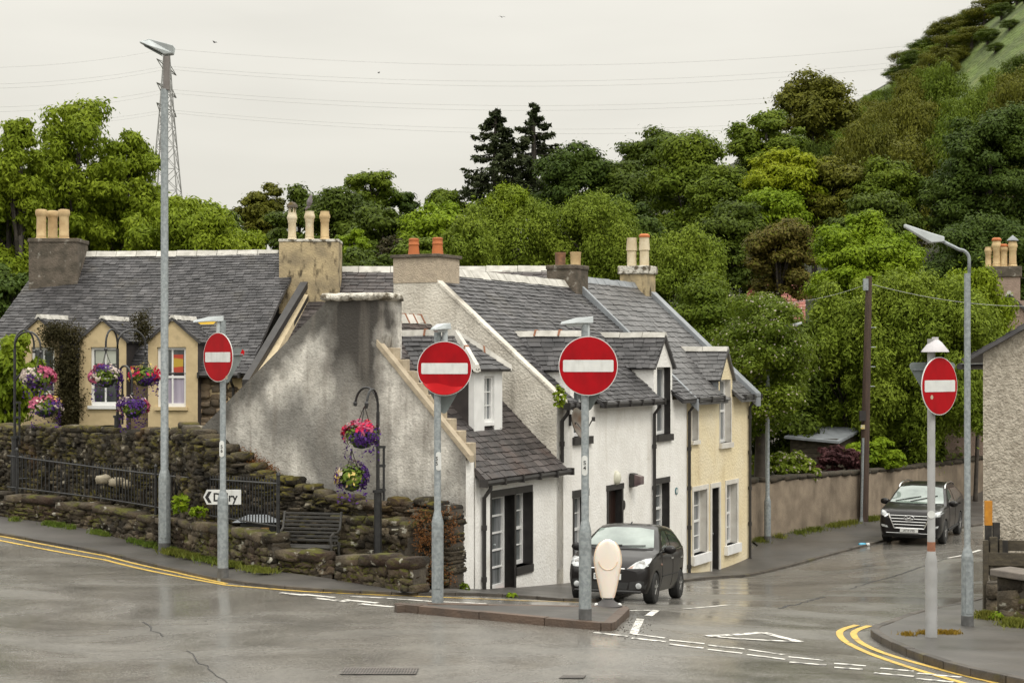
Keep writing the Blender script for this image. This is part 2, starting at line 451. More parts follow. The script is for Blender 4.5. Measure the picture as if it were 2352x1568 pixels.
M_redlit = mat("sign_red_lit_tone", (0.52, 0.006, 0.01), (0.46, 0.006, 0.01), rough=0.4, spec=0.2, scale=5)  # brighter copy of the sign red, with light put into the colour
M_signwhite = mat("sign_white", (0.70, 0.71, 0.69), (0.62, 0.63, 0.62), rough=0.4, scale=8)
add_stain(M_signwhite, (0.42, 0.42, 0.38), scale=6, lo=0.5, hi=0.75, stretch=(1.5, 1.5, 0.4), amount=0.5)
M_letter = mat("black_lettering", (0.012, 0.012, 0.012), rough=0.5)
M_stone = mat("rubble_stone", (0.042, 0.034, 0.024), (0.110, 0.087, 0.058), rough=0.85, spec=0.3, scale=2.4, detail=8, island=0.6, bump=0.9, bscale=16, bdist=0.05)
add_stain(M_stone, (0.06, 0.032, 0.022), scale=1.1, lo=0.52, hi=0.68, amount=0.7)
add_stain(M_stone, (0.46, 0.44, 0.37), scale=5.0, lo=0.63, hi=0.69, amount=0.85, detail=3)
add_stain(M_stone, (0.085, 0.085, 0.012), scale=2.2, lo=0.46, hi=0.6, up=0.1, amount=0.9)
M_stone_dark = mat("dark_rubble_stone", (0.025, 0.021, 0.015), (0.074, 0.060, 0.041), rough=0.85, spec=0.3, scale=2.6, detail=8, island=0.6, bump=0.9, bscale=14, bdist=0.06)
add_stain(M_stone_dark, (0.40, 0.36, 0.28), scale=4.0, lo=0.62, hi=0.70, amount=0.7, detail=4)
add_stain(M_stone_dark, (0.10, 0.085, 0.012), scale=1.8, lo=0.46, hi=0.6, up=0.1, amount=0.9)
add_stain(M_stone_dark, (0.10, 0.05, 0.02), scale=0.8, lo=0.56, hi=0.7, amount=0.6, seed=3)
M_mortar = mat("dark_mortar", (0.05, 0.042, 0.033), (0.08, 0.068, 0.052), rough=0.95, scale=9, bump=0.8, bscale=20)
M_redstone = mat("house_rubble", (0.21, 0.15, 0.09), (0.12, 0.095, 0.07), rough=0.9, scale=2.2, island=0.6, bump=0.7, bscale=16, bdist=0.03)
M_asph = None
M_wood = mat("tarred_wood", (0.075, 0.045, 0.03), (0.045, 0.028, 0.02), rough=0.7, scale=6, stretch=(3, 3, 0.3), bump=0.3, bscale=20)
M_oldwood = mat("weathered_wood", (0.085, 0.07, 0.045), (0.045, 0.037, 0.026), rough=0.85, scale=6, stretch=(1, 1, 3), bump=0.4, bscale=25)
M_bark = mat("bark", (0.075, 0.062, 0.05), (0.04, 0.034, 0.028), rough=0.9, scale=5, bump=0.6, bscale=15)
# ------------------------------------------------------------------ terrain: one smooth height function
_c = [at(*p) for p in (
    (0, 1568, 20.4), (1176, 1568, 20.5), (2352, 1566, 21.4), (400, 1400, 27), (0, 1300, 32), (0, 1236, 35.8), (520, 1345, 29.4),
    (900, 1367, 28.2), (1330, 1384, 29.2), (1440, 1450, 24.5), (1020, 1400, 26.6), (1480, 1380, 32), (2040, 1250, 48.5),
    (1998, 1455, 26.6), (2130, 1403, 30.3), (2250, 1374, 33.4), (2200, 1550, 22), (1800, 1400, 29.8), (1700, 1467, 25.1), (2200, 1275, 44),
    (1720, 1324, 43.4), (1850, 1293, 46.0), (700, 1500, 22.7))]
_c = [(p.x, p.y, p.z) for p in _c] + [
    (0.2, 30.9, -0.42), (5.5, 41.6, -1.45), (-20, 45, .7), (-28, 30, .9), (-25, 15, .4), (25, 12, -.5), (0, 5, 0), (16, 61, -1.0), (25, 75, -.4),
    (-15, 56, 2.2), (-5, 56, 2.0), (-30, 70, 3), (0, 70, 2.2), (-20, 110, 5), (18, 85, 3), (30, 90, 8), (20, 72, .4), (36, 70, 3.5), (10, 120, 8),
    (23, 150, 14), (35, 170, 21), (52, 170, 32), (70, 170, 44), (60, 120, 26), (45, 90, 12), (60, 70, 8), (-60, 110, 8), (0, 160, 12),
    (-60, 200, 10), (20, 220, 24), (62, 200, 46), (48, 200, 31.5), (90, 200, 64), (120, 250, 76), (100, 100, 30), (-100, 60, 8), (100, 30, 2),
    (-100, 20, 2), (0, 350, 20), (-150, 350, 15), (200, 350, 80), (11, 33, -.8), (14, 45, -1.2)]
_c = np.array(_c)
def _U(r2):
    return np.where(r2 > 1e-9, 0.5 * r2 * np.log(np.maximum(r2, 1e-9)), 0.0)
_n = len(_c)
_K = _U(((_c[:, None, :2] - _c[None, :, :2]) ** 2).sum(-1)) + np.eye(_n) * 0.05
_P = np.c_[np.ones(_n), _c[:, :2]]
_A = np.block([[_K, _P], [_P.T, np.zeros((3, 3))]])
_W = np.linalg.solve(_A, np.r_[_c[:, 2], 0, 0, 0])

def gzv(X, Y):
    X = np.clip(np.asarray(X, float), -120, 160); Y = np.clip(np.asarray(Y, float), 2, 330)
    sh = X.shape; X = X.ravel(); Y = Y.ravel()
    o = np.empty(len(X))
    for i in range(0, len(X), 4000):
        x = X[i:i + 4000]; y = Y[i:i + 4000]
        r2 = (x[:, None] - _c[:, 0]) ** 2 + (y[:, None] - _c[:, 1]) ** 2
        o[i:i + 4000] = _U(r2) @ _W[:_n] + _W[_n] + _W[_n + 1] * x + _W[_n + 2] * y
    return o.reshape(sh)

def gz(x, y):
    return float(gzv([x], [y])[0])

def G(px, py, lift=0.0, d0=15.0, d1=75.0):
    """the point where the line of sight through a pixel meets the ground raised by lift"""
    Ds = np.linspace(d0, d1, 240)
    h = (CZ - (py - HY) / F * Ds) - gzv((px - CX) / F * Ds, Ds) - lift
    k = np.argmax(h < 0)
    if h[k] >= 0: k = len(Ds) - 1
    a, b = Ds[max(k - 1, 0)], Ds[k]
    for _ in range(25):
        m = (a + b) / 2
        p = at(px, py, m)
        if p.z - gz(p.x, p.y) - lift > 0: a = m
        else: b = m
    p = at(px, py, a)
    return Vector((p.x, p.y, gz(p.x, p.y) + lift))

def grid_sheet(name, xs, ys, lift, m):
    X, Y = np.meshgrid(xs, ys)
    Z = gzv(X, Y) + lift
    nx, ny = len(xs), len(ys)
    i = np.arange(nx * ny).reshape(ny, nx)
    Q = np.stack([i[:-1, :-1], i[:-1, 1:], i[1:, 1:], i[1:, :-1]], -1).reshape(-1, 4)
    o = np_mesh(name, np.stack([X, Y, Z], -1).reshape(-1, 3), Q, m, smooth=True)
    o["kind"] = "structure"
    return o

import bmesh
def poly_sheet(name, pts, lift, m, cuts=3, kind="structure", parent=None):
    bm = bmesh.new()
    vs = [bm.verts.new((p[0], p[1], 0)) for p in pts]
    f = bm.faces.new(vs); f.normal_update()
    if f.normal.z < 0: f.normal_flip()
    bmesh.ops.triangulate(bm, faces=bm.faces[:])
    for _ in range(cuts):
        es = [e for e in bm.edges if e.calc_length() > 0.7]
        if not es: break
        bmesh.ops.subdivide_edges(bm, edges=es, cuts=1)
        bmesh.ops.triangulate(bm, faces=bm.faces[:])
    co = np.array([v.co[:2] for v in bm.verts]); z = gzv(co[:, 0], co[:, 1]) + (np.array([lift(a, b) for a, b in co]) if callable(lift) else lift)
    for v, zz in zip(bm.verts, z): v.co.z = zz
    me = bpy.data.meshes.new(name); bm.to_mesh(me); bm.free()
    me.materials.append(m)
    me.polygons.foreach_set("use_smooth", [True] * len(me.polygons))
    o = link(bpy.data.objects.new(name, me))
    if kind: o["kind"] = kind
    return o

def dense(pts, step=0.4):
    out = [Vector(pts[0][:2])]
    for a, b in zip(pts[:-1], pts[1:]):
        a = Vector(a[:2]); b = Vector(b[:2]); n = max(1, int((b - a).length / step))
        for i in range(1, n + 1): out.append(a + (b - a) * i / n)
    return out

def smooth_line(pts, it=2):
    pts = [Vector(p[:2]) for p in pts]
    for _ in range(it):
        q = [pts[0]]
        for a, b in zip(pts[:-1], pts[1:]):
            q += [a * .75 + b * .25, a * .25 + b * .75]
        q.append(pts[-1]); pts = q
    return pts

def offset_line(pts, d):
    out = []
    for i, p in enumerate(pts):
        t = (pts[min(i + 1, len(pts) - 1)] - pts[max(i - 1, 0)]).normalized()
        out.append(p + Vector((-t.y, t.x)) * d)
    return out

def strip(name, pts, wd, lift, m, kind="structure", mb=None):
    pts = dense(pts)
    a = offset_line(pts, wd / 2); b = offset_line(pts, -wd / 2)
    q = mb or MB()
    V = []
    for p, r in zip(a, b):
        V += [(r.x, r.y, gz(r.x, r.y) + lift), (p.x, p.y, gz(p.x, p.y) + lift)]
    q.add(V, [(2 * i, 2 * i + 2, 2 * i + 3, 2 * i + 1) for i in range(len(pts) - 1)])
    if mb is None:
        o = q.build(name, m); o["kind"] = kind
        return o

def kerb(name, pts, m, top=0.125, width=0.14, side=1):
    """a row of kerbstones along pts; side: +1 when the pavement lies to the left of the walking direction"""
    pts = dense(pts, 0.9)
    q = MB()
    inn = offset_line(pts, side * width)
    for i in range(len(pts) - 1):
        a, b, c, d = pts[i], pts[i + 1], inn[i + 1], inn[i]
        g = 0.006
        t = (b - a).normalized() * g
        a = a + t; b = b - t; c = c - t; d = d + t
        j = random.uniform(-.006, .006)
        lo = [(p.x, p.y, gz(p.x, p.y) - 0.1) for p in (a, b, c, d)]
        hi = [(p.x, p.y, gz(p.x, p.y) + top + j) for p in (a, b, c, d)]
        if side < 0:
            lo = [lo[1], lo[0], lo[3], lo[2]]; hi = [hi[1], hi[0], hi[3], hi[2]]
        q.hexa(lo + hi)
    o = q.build(name, m, bevel=0.018)
    o["kind"] = "structure"
    return o

# ---- wet asphalt
def asphalt(name, c1, c2, r_lo, r_hi, bs=0.35, pool=0.5):
    m = mat(name, c1, c2, rough=0.4, spec=0.5, scale=1.1, detail=8)
    n = m.node_tree; N = n.nodes; L = n.links; b = N["Principled BSDF"]
    t = N.new("ShaderNodeTexCoord")
    mp = N.new("ShaderNodeMapping"); mp.inputs["Scale"].default_value = (0.35, 0.6, 0.5); mp.inputs["Rotation"].default_value = (0, 0, 0.5)
    L.new(t.outputs["Object"], mp.inputs[0])
    nz = N.new("ShaderNodeTexNoise"); nz.inputs["Scale"].default_value = 0.9; nz.inputs["Detail"].default_value = 6; nz.inputs["Roughness"].default_value = 0.6
    nz.inputs["Distortion"].default_value = 0.6
    L.new(mp.outputs[0], nz.inputs["Vector"])
    r = N.new("ShaderNodeMapRange"); r.inputs["From Min"].default_value = pool - 0.13; r.inputs["From Max"].default_value = pool + 0.13
    r.inputs["To Min"].default_value = r_lo; r.inputs["To Max"].default_value = r_hi
    L.new(nz.outputs["Fac"], r.inputs["Value"]); L.new(r.outputs["Result"], b.inputs["Roughness"])
    g = N.new("ShaderNodeTexNoise"); g.inputs["Scale"].default_value = 55; g.inputs["Detail"].default_value = 3
    L.new(t.outputs["Object"], g.inputs["Vector"])
    s = N.new("ShaderNodeMapRange"); s.inputs["From Min"].default_value = pool - 0.13; s.inputs["From Max"].default_value = pool + 0.16
    s.inputs["To Min"].default_value = bs * 0.15; s.inputs["To Max"].default_value = bs
    L.new(nz.outputs["Fac"], s.inputs["Value"])
    bp = N.new("ShaderNodeBump"); bp.inputs["Distance"].default_value = 0.006
    L.new(s.outputs["Result"], bp.inputs["Strength"]); L.new(g.outputs["Fac"], bp.inputs["Height"])
    L.new(bp.outputs["Normal"], b.inputs["Normal"])
    return m
M_road = asphalt("wet_asphalt", (0.175, 0.164, 0.145), (0.135, 0.127, 0.113), 0.14, 0.36, bs=0.45)
add_stain(M_road, (0.04, 0.038, 0.034), scale=0.5, lo=0.56, hi=0.74, detail=7, amount=0.55, dist=0.8, seed=6.0)
add_stain(M_road, (0.055, 0.052, 0.047), scale=14.0, lo=0.5, hi=0.62, detail=3, amount=0.35)
add_stain(M_road, (0.34, 0.32, 0.29), scale=48.0, lo=0.58, hi=0.66, detail=2, amount=0.6)
add_stain(M_road, (0.03, 0.028, 0.026), scale=38.0, lo=0.58, hi=0.66, detail=2, amount=0.6, seed=4)
M_pave = asphalt("wet_pavement", (0.092, 0.085, 0.077), (0.062, 0.058, 0.053), 0.28, 0.5, bs=0.3, pool=0.42)
M_isl = asphalt("gritty_island", (0.075, 0.068, 0.06), (0.04, 0.037, 0.033), 0.35, 0.6, bs=0.9, pool=0.45)
M_kerb = mat("kerb_stone", (0.085, 0.072, 0.058), (0.045, 0.039, 0.033), rough=0.55, scale=4, detail=8, island=0.25, bump=0.5, bscale=30)
add_stain(M_kerb, (0.09, 0.08, 0.02), scale=2.5, lo=0.58, hi=0.7, amount=0.6)
M_kerb_isl = mat("brown_kerb_stone", (0.105, 0.07, 0.05), (0.07, 0.05, 0.038), rough=0.6, scale=4, detail=8, island=0.2, bump=0.6, bscale=30)
M_wline = mat("worn_white_paint", (0.74, 0.72, 0.67), (0.62, 0.60, 0.55), rough=0.45, scale=3)
add_stain(M_wline, (0.07, 0.066, 0.06), scale=7, lo=0.52, hi=0.62, amount=0.85, detail=8)
M_yline = mat("worn_yellow_paint", (0.66, 0.44, 0.085), (0.56, 0.37, 0.08), rough=0.45, scale=3)
add_stain(M_yline, (0.08, 0.07, 0.05), scale=7, lo=0.56, hi=0.68, amount=0.7, detail=8)
M_tar = mat("tar_seam", (0.018, 0.017, 0.016), (0.03, 0.028, 0.026), rough=0.55, scale=9)
M_soil = mat("ground_soil_grass", (0.025, 0.034, 0.009), (0.03, 0.026, 0.014), rough=0.9, scale=0.6, detail=8, bump=0.6, bscale=6, bdist=0.1)
M_hillgrass = mat("hill_pasture", (0.10, 0.145, 0.025), (0.065, 0.09, 0.02), rough=0.9, scale=0.22, detail=9, bump=1.0, bscale=1.2, bdist=0.6)
add_stain(M_hillgrass, (0.055, 0.075, 0.018), scale=0.16, lo=0.48, hi=0.6, detail=9, amount=0.8)
add_stain(M_hillgrass, (0.14, 0.15, 0.045), scale=0.5, lo=0.55, hi=0.7, detail=9, amount=0.6, seed=3)

xs = np.r_[-3000, -1500, -700, -350, np.linspace(-170, 200, 150), 400, 800, 1600, 3000]
ys = np.r_[-600, -200, -60, np.linspace(0, 330, 140), 420, 700, 1400, 3000, 5000]
grid_sheet("ground", xs, ys, -0.10, M_soil)
grid_sheet("hill", np.linspace(38, 95, 60), np.linspace(150, 235, 70), 0.15, M_hillgrass)
grid_sheet("road", np.linspace(-40, 34, 300), np.linspace(10, 74, 270), 0.0, M_road)

# ------------------------------------------------------------------ terrace frame: t along the street front, u into the houses
OX, OY = -0.88, 31.5
TA = Vector((0.448, 0.894, 0)); TB = Vector((-0.894, 0.448, 0))
def H(t, u, z):
    return Vector((OX, OY, 0)) + TA * t + TB * u + Vector((0, 0, z))
def fac(px, py, u=0.0):
    """(t, z) of the point of the plane u = const seen at a pixel"""
    k = (px - CX) / F
    b = Vector((OX, OY, 0)) + TB * u
    t = (k * b.y - b.x) / (TA.x - k * TA.y)
    return t, zat(py, b.y + TA.y * t)
def gab(px, py, t):
    """(u, z) on the plane t = const"""
    k = (px - CX) / F
    b = Vector((OX, OY, 0)) + TA * t
    u = (k * b.y - b.x) / (TB.x - k * TB.y)
    return u, zat(py, b.y + TB.y * u)

# ------------------------------------------------------------------ pavements, kerbs, island
LF, LR = 0.055, 0.115
kl = [G(x, y, LF) for x, y in ((-260, 1180), (-80, 1213), (0, 1224), (241, 1265), (402, 1305), (520, 1332), (700, 1350), (870, 1359), (989, 1362),
                               (1204, 1366), (1328, 1378))]
kl += [H(6.5, -1.25, 0), H(9.5, -1.1, 0), H(12.5, -1.0, 0)] + [G(x, y, LF) for x, y in ((1720, 1318), (1850, 1287), (1990, 1251), (2060, 1232))]
kend = kl[-1] + (kl[-1] - kl[-2]).normalized() * 14
kl.append(Vector((kend.x + 2.0, kend.y, 0)))
bl = [G(x, y, .16) for x, y in ((-260, 1130), (-80, 1166), (0, 1185), (200, 1215), (400, 1262), (620, 1308), (735, 1322), (945, 1348))]
WB = [G(1728, 1241, LF), G(1975, 1194, LF), G(2210, 1146, LF)]
bl += [H(-0.1, -0.05, 0), H(5, 0.3, 0), H(12, 0.3, 0), H(17.0, 0.3, 0), H(18.6, 0.3, 0)] + WB
bl.append(WB[-1] + (WB[-1] - WB[-2]).normalized() * 9)
KL = smooth_line(kl, 1)
def pavlift(x, y):
    """the left pavement rises gently from the kerb to the garden wall"""
    if x > -0.6: return LF
    p = Vector((x, y)); d = 9.0
    for a, b in zip(KL[:-1], KL[1:]):
        e = b - a; f = max(0.0, min(1.0, (p - a).dot(e) / max(e.length_squared, 1e-9))); d = min(d, (p - a - e * f).length)
    return LF + 0.115 * min(1.0, d / 1.5) * min(1.0, (-x - 0.6) / 1.5)
poly_sheet("pavement", [tuple(p) for p in KL] + [tuple(p[:2]) for p in reversed(bl)], pavlift, M_pave, cuts=5)
kerb("kerb", KL, M_kerb, top=0.062, side=1)

kr_px = [(2700, 1640), (2352, 1560), (2190, 1526), (2099, 1496), (2032, 1467), (1999, 1446), (2001, 1437), (2026, 1430), (2068, 1413), (2126, 1397), (2211, 1382), (2257, 1369), (2330, 1346)]
kr = [G(x, y, LR) for x, y in kr_px]
e_ = kr[-1] + (kr[-1] - kr[-2]).normalized() * 10
KR = smooth_line(kr + [e_], 1)
poly_sheet("pavement", [tuple(p) for p in KR] + [(e_.x + 14, e_.y - 6), (kr[0].x + 8, kr[0].y + 1)], LR, M_pave, cuts=5)
kerb("kerb", KR, M_kerb, side=-1)

isl_px = [(905, 1386), (960, 1391), (1100, 1404), (1250, 1418), (1380, 1429), (1404, 1430), (1413, 1427), (1432, 1410), (1446, 1396), (1440, 1392), (1426, 1390), (1300, 1389), (1119, 1386), (980, 1383)]
isl = [G(x, y, 0.12) for x, y in isl_px]
poly_sheet("traffic_island", [p[:2] for p in isl], 0.112, M_isl, cuts=3)
kerb("kerb", [p[:2] for p in isl] + [isl[0][:2]], M_kerb_isl, top=0.12, width=0.16, side=1)

# ------------------------------------------------------------------ painted markings and seams
def gp(l): return [G(x, y)[:2] for x, y in l]
def rib(name, l, wd, m, lift=0.007):
    return strip(name, [Vector(p) for p in gp(l)], wd, lift, m)
rib("yellow_line", [(-120, 1204), (0, 1231), (241, 1276), (402, 1314), (520, 1340)], 0.10, M_yline)
rib("yellow_line", [(-120, 1213), (0, 1241), (241, 1285.5), (402, 1322), (520, 1343.5), (700, 1358), (870, 1366), (1000, 1371), (1200, 1379), (1335, 1383)], 0.10, M_yline)
strip("yellow_line", smooth_line(gp([(1968, 1435), (1930, 1446), (1927, 1458), (1943, 1475), (1995, 1500), (2068, 1526), (2160, 1553.6), (2260, 1582)]), 2), 0.11, 0.007, M_yline)
strip("yellow_line", smooth_line(gp([(1997, 1436.5), (1962, 1448), (1960, 1460), (1976, 1476), (2026, 1499), (2117, 1526), (2281, 1567), (2400, 1596)]), 2), 0.11, 0.007, M_yline)
q = MB()
for l in (((1364, 1452), (1444, 1461)), ((1451, 1465), (1530, 1473.5)), ((1454.5, 1455.5), (1527, 1465)), ((1537, 1469.5), (1618, 1478)), ((1537, 1479), (1616, 1488)),
          ((1626, 1481.5), (1710, 1490)), ((1626, 1491), (1705, 1500)), ((1720, 1491.5), (1800, 1503.4)), ((1716, 1503), (1805, 1514)), ((1811, 1508), (1892, 1516)),
          ((1813, 1520), (1898, 1527)), ((1916, 1523), (1989, 1529)), ((1916, 1532), (1982, 1537)), ((2022, 1534), (2099, 1541)), ((2008, 1545), (2099, 1553)),
          ((2108, 1546), (2208, 1555)), ((2105, 1558), (2190, 1566)),
          ((644, 1361), (703, 1367)), ((695, 1364.5), (769, 1372)), ((721, 1373), (801, 1381.5)), ((793, 1377), (867, 1384.7)), ((824, 1386), (902, 1393.4))):
    strip("", [Vector(p) for p in gp(l)], 0.11, 0.007, M_wline, mb=q)
o = q.build("give_way_line", M_wline); o["kind"] = "structure"
rib("lane_line", [(804, 1369.5), (994, 1381), (1117, 1386)], 0.09, M_wline)
rib("lane_line", [(1448, 1402), (1502, 1401)], 0.08, M_wline)
rib("lane_line", [(1573, 1398), (1671, 1389)], 0.10, M_wline)
q = MB()
for l in (((1455, 1456), (1471, 1421)), ((1489, 1414.6), (1508, 1401))):
    strip("", [Vector(p) for p in gp(l)], 0.12, 0.007, M_wline, mb=q)
for l in (((2178, 1281), (2210, 1275)), ((2216, 1273), (2252, 1262))):
    strip("", [Vector(p) for p in gp(l)], 0.12, 0.007, M_wline, mb=q)
o = q.build("centre_line", M_wline); o["kind"] = "structure"
q = MB()
A_, B_, C_ = gp([(1621, 1460), (1751, 1452), (1837, 1473.5)])
for a, b, w_ in ((A_, B_, .13), (B_, C_, .17), (C_, A_, .13)):
    strip("", [Vector(a), Vector(b)], w_, 0.008 if w_ > .15 else (0.006 if a is A_ else 0.010), M_wline, mb=q)
o = q.build("give_way_triangle", M_wline); o["kind"] = "structure"
random.seed(5)
def seam(l, wd, gaps=0.0):
    pts = dense(gp(l), 0.25)
    pts = [p + Vector((random.uniform(-.04, .04), random.uniform(-.06, .06))) for p in pts]
    q = MB()
    i = 0
    while i < len(pts) - 2:
        n = random.randint(3, 7)
        if random.random() >= gaps:
            strip("", pts[i:i + n + 1], wd * random.uniform(.5, 1.2), 0.005, M_tar, mb=q) if len(pts[i:i + n + 1]) > 1 else 0
        i += n
    if q.v:
        o = q.build("road_seam", M_tar); o["kind"] = "structure"
seam([(325, 1428), (352, 1448), (400, 1478), (440, 1500), (470, 1530), (520, 1570)], 0.022, 0.3)
seam([(1790, 1397), (1900, 1366), (2000, 1336), (2100, 1306), (2180, 1280)], 0.06, 0.5)
seam([(1440, 1403), (1560, 1404), (1700, 1413)], 0.05, 0.3)
# ------------------------------------------------------------------ roofs of real slates
def bil(P, u, v):
    return (P[0] * (1 - u) + P[1] * u) * (1 - v) + (P[2] * (1 - u) + P[3] * u) * v

def slates(mb, P, sw=0.26, sh=0.17, seed=1, mi=0, sag=0.02, keep=None, thick=0.08, base=True, mi_base=None):
    """P: eave-left, eave-right, ridge-left, ridge-right (as seen from outside)"""
    rs = random.Random(seed)
    P = [Vector(p) for p in P]
    Lh = ((P[1] - P[0]).length + (P[3] - P[2]).length) / 2
    Sl = ((P[2] - P[0]).length + (P[3] - P[1]).length) / 2
    n = ((P[1] - P[0]).cross(P[2] - P[0]) + (P[3] - P[2]).cross(P[3] - P[1])).normalized()
    nr = max(2, int(Sl / sh)); nc = max(2, int(Lh / sw))
    ph = rs.uniform(0, 6)
    def pt(u, v, h):
        s_ = sag * (math.sin(u * 5.1 + ph) + math.sin(v * 4.3 + u * 9 + ph) * .7) * math.sin(math.pi * min(max(v, 0), 1)) * 1.0
        return bil(P, u, v) + n * (h + s_)
    for r in range(nr):
        v0 = r / nr; v1 = min(1.0, (r + 1.45) / nr)
        off = (r % 2) * .5 + rs.uniform(-.12, .12)
        u = -off / nc
        while u < 1:
            w_ = rs.uniform(.8, 1.2) / nc
            a = max(u, 0) + .02 / nc; b = min(u + w_, 1.0) - .02 / nc
            u += w_
            if b - a < .15 / nc: continue
            if keep and not keep(bil(P, (a + b) / 2, (v0 + v1) / 2)): continue
            j = rs.uniform(-.12, .12) / nr; j2 = j + rs.uniform(-.05, .05) / nr
            if r == 0: j = abs(j) * -1; j2 = j
            up = .024 + rs.uniform(0, .014)
            p0 = pt(a, v0 + j, up); p1 = pt(b, v0 + j2, up + rs.uniform(-.004, .004)); p2 = pt(b, v1, .006); p3 = pt(a, v1, .006)
            q0 = p0 - n * (up + .005); q1 = p1 - n * (up + .005)
            mb.add([p0, p1, p2, p3, q0, q1], [(0, 1, 2, 3), (4, 5, 1, 0), (4, 0, 3), (1, 5, 2)], mi)
    if base:
        m_ = mi if mi_base is None else mi_base
        N = 8
        if keep is None:
            V = []; Fc = []
            for k, h in ((0, -0.004), (1, -thick)):
                for iv in range(N + 1):
                    for iu in range(N + 1): V.append(pt(iu / N, iv / N, h))
            for iv in range(N):
                for iu in range(N):
                    a = iv * (N + 1) + iu
                    Fc.append((a, a + 1, a + N + 2, a + N + 1))
                    b_ = a + (N + 1) ** 2
                    Fc.append((b_ + N + 1, b_ + N + 2, b_ + 1, b_))
            e = (N + 1) ** 2
            for i in range(N):
                Fc += [(i, i + e, i + 1 + e, i + 1), (N * (N + 1) + i + 1, N * (N + 1) + i + 1 + e, N * (N + 1) + i + e, N * (N + 1) + i)]
                a, b_ = i * (N + 1), (i + 1) * (N + 1)
                Fc += [(b_, b_ + e, a + e, a), (a + N, a + N + e, b_ + N + e, b_ + N)]
            mb.add(V, Fc, m_)

def ridge(mb, a, b, w=0.16, h=0.10, seg=0.75, mi=0, mi_j=None, down=0.10, seed=1, cross=None):
    """a row of angular ridge tiles from a to b"""
    a = Vector(a); b = Vector(b); d = b - a; n = max(1, int(d.length / seg))
    t = d.normalized(); s = t.cross(Vector((0, 0, 1))).normalized()
    rs = random.Random(seed)
    for i in range(n):
        p = a + d * (i / n) + t * .008; q = a + d * ((i + 1) / n) - t * .008
        z1, z2 = rs.uniform(-.01, .01), rs.uniform(-.01, .01)
        V = []
        for c, z in ((p, z1), (q, z2)):
            up = Vector((0, 0, h + z))
            V += [c - s * w + Vector((0, 0, z - down)), c - s * .04 + up, c + s * .04 + up, c + s * w + Vector((0, 0, z - down)), c + Vector((0, 0, z - down - .03))]
        mb.add(V, [(0, 1, 6, 5), (1, 2, 7, 6), (2, 3, 8, 7), (3, 4, 9, 8), (4, 0, 5, 9), (4, 3, 2, 1, 0), (5, 6, 7, 8, 9)], mi)
        if mi_j is not None and i:
            V = []
            for dx in (-.022, .022):
                c = p + t * dx; up = Vector((0, 0, h + .022))
                V += [c - s * (w + .01) + Vector((0, 0, -down + .012)), c - s * .045 + up, c + s * .045 + up, c + s * (w + .01) + Vector((0, 0, -down + .012))]
            mb.add(V, [(0, 1, 5, 4), (1, 2, 6, 5), (2, 3, 7, 6), (3, 2, 1, 0), (4, 5, 6, 7)], mi_j)

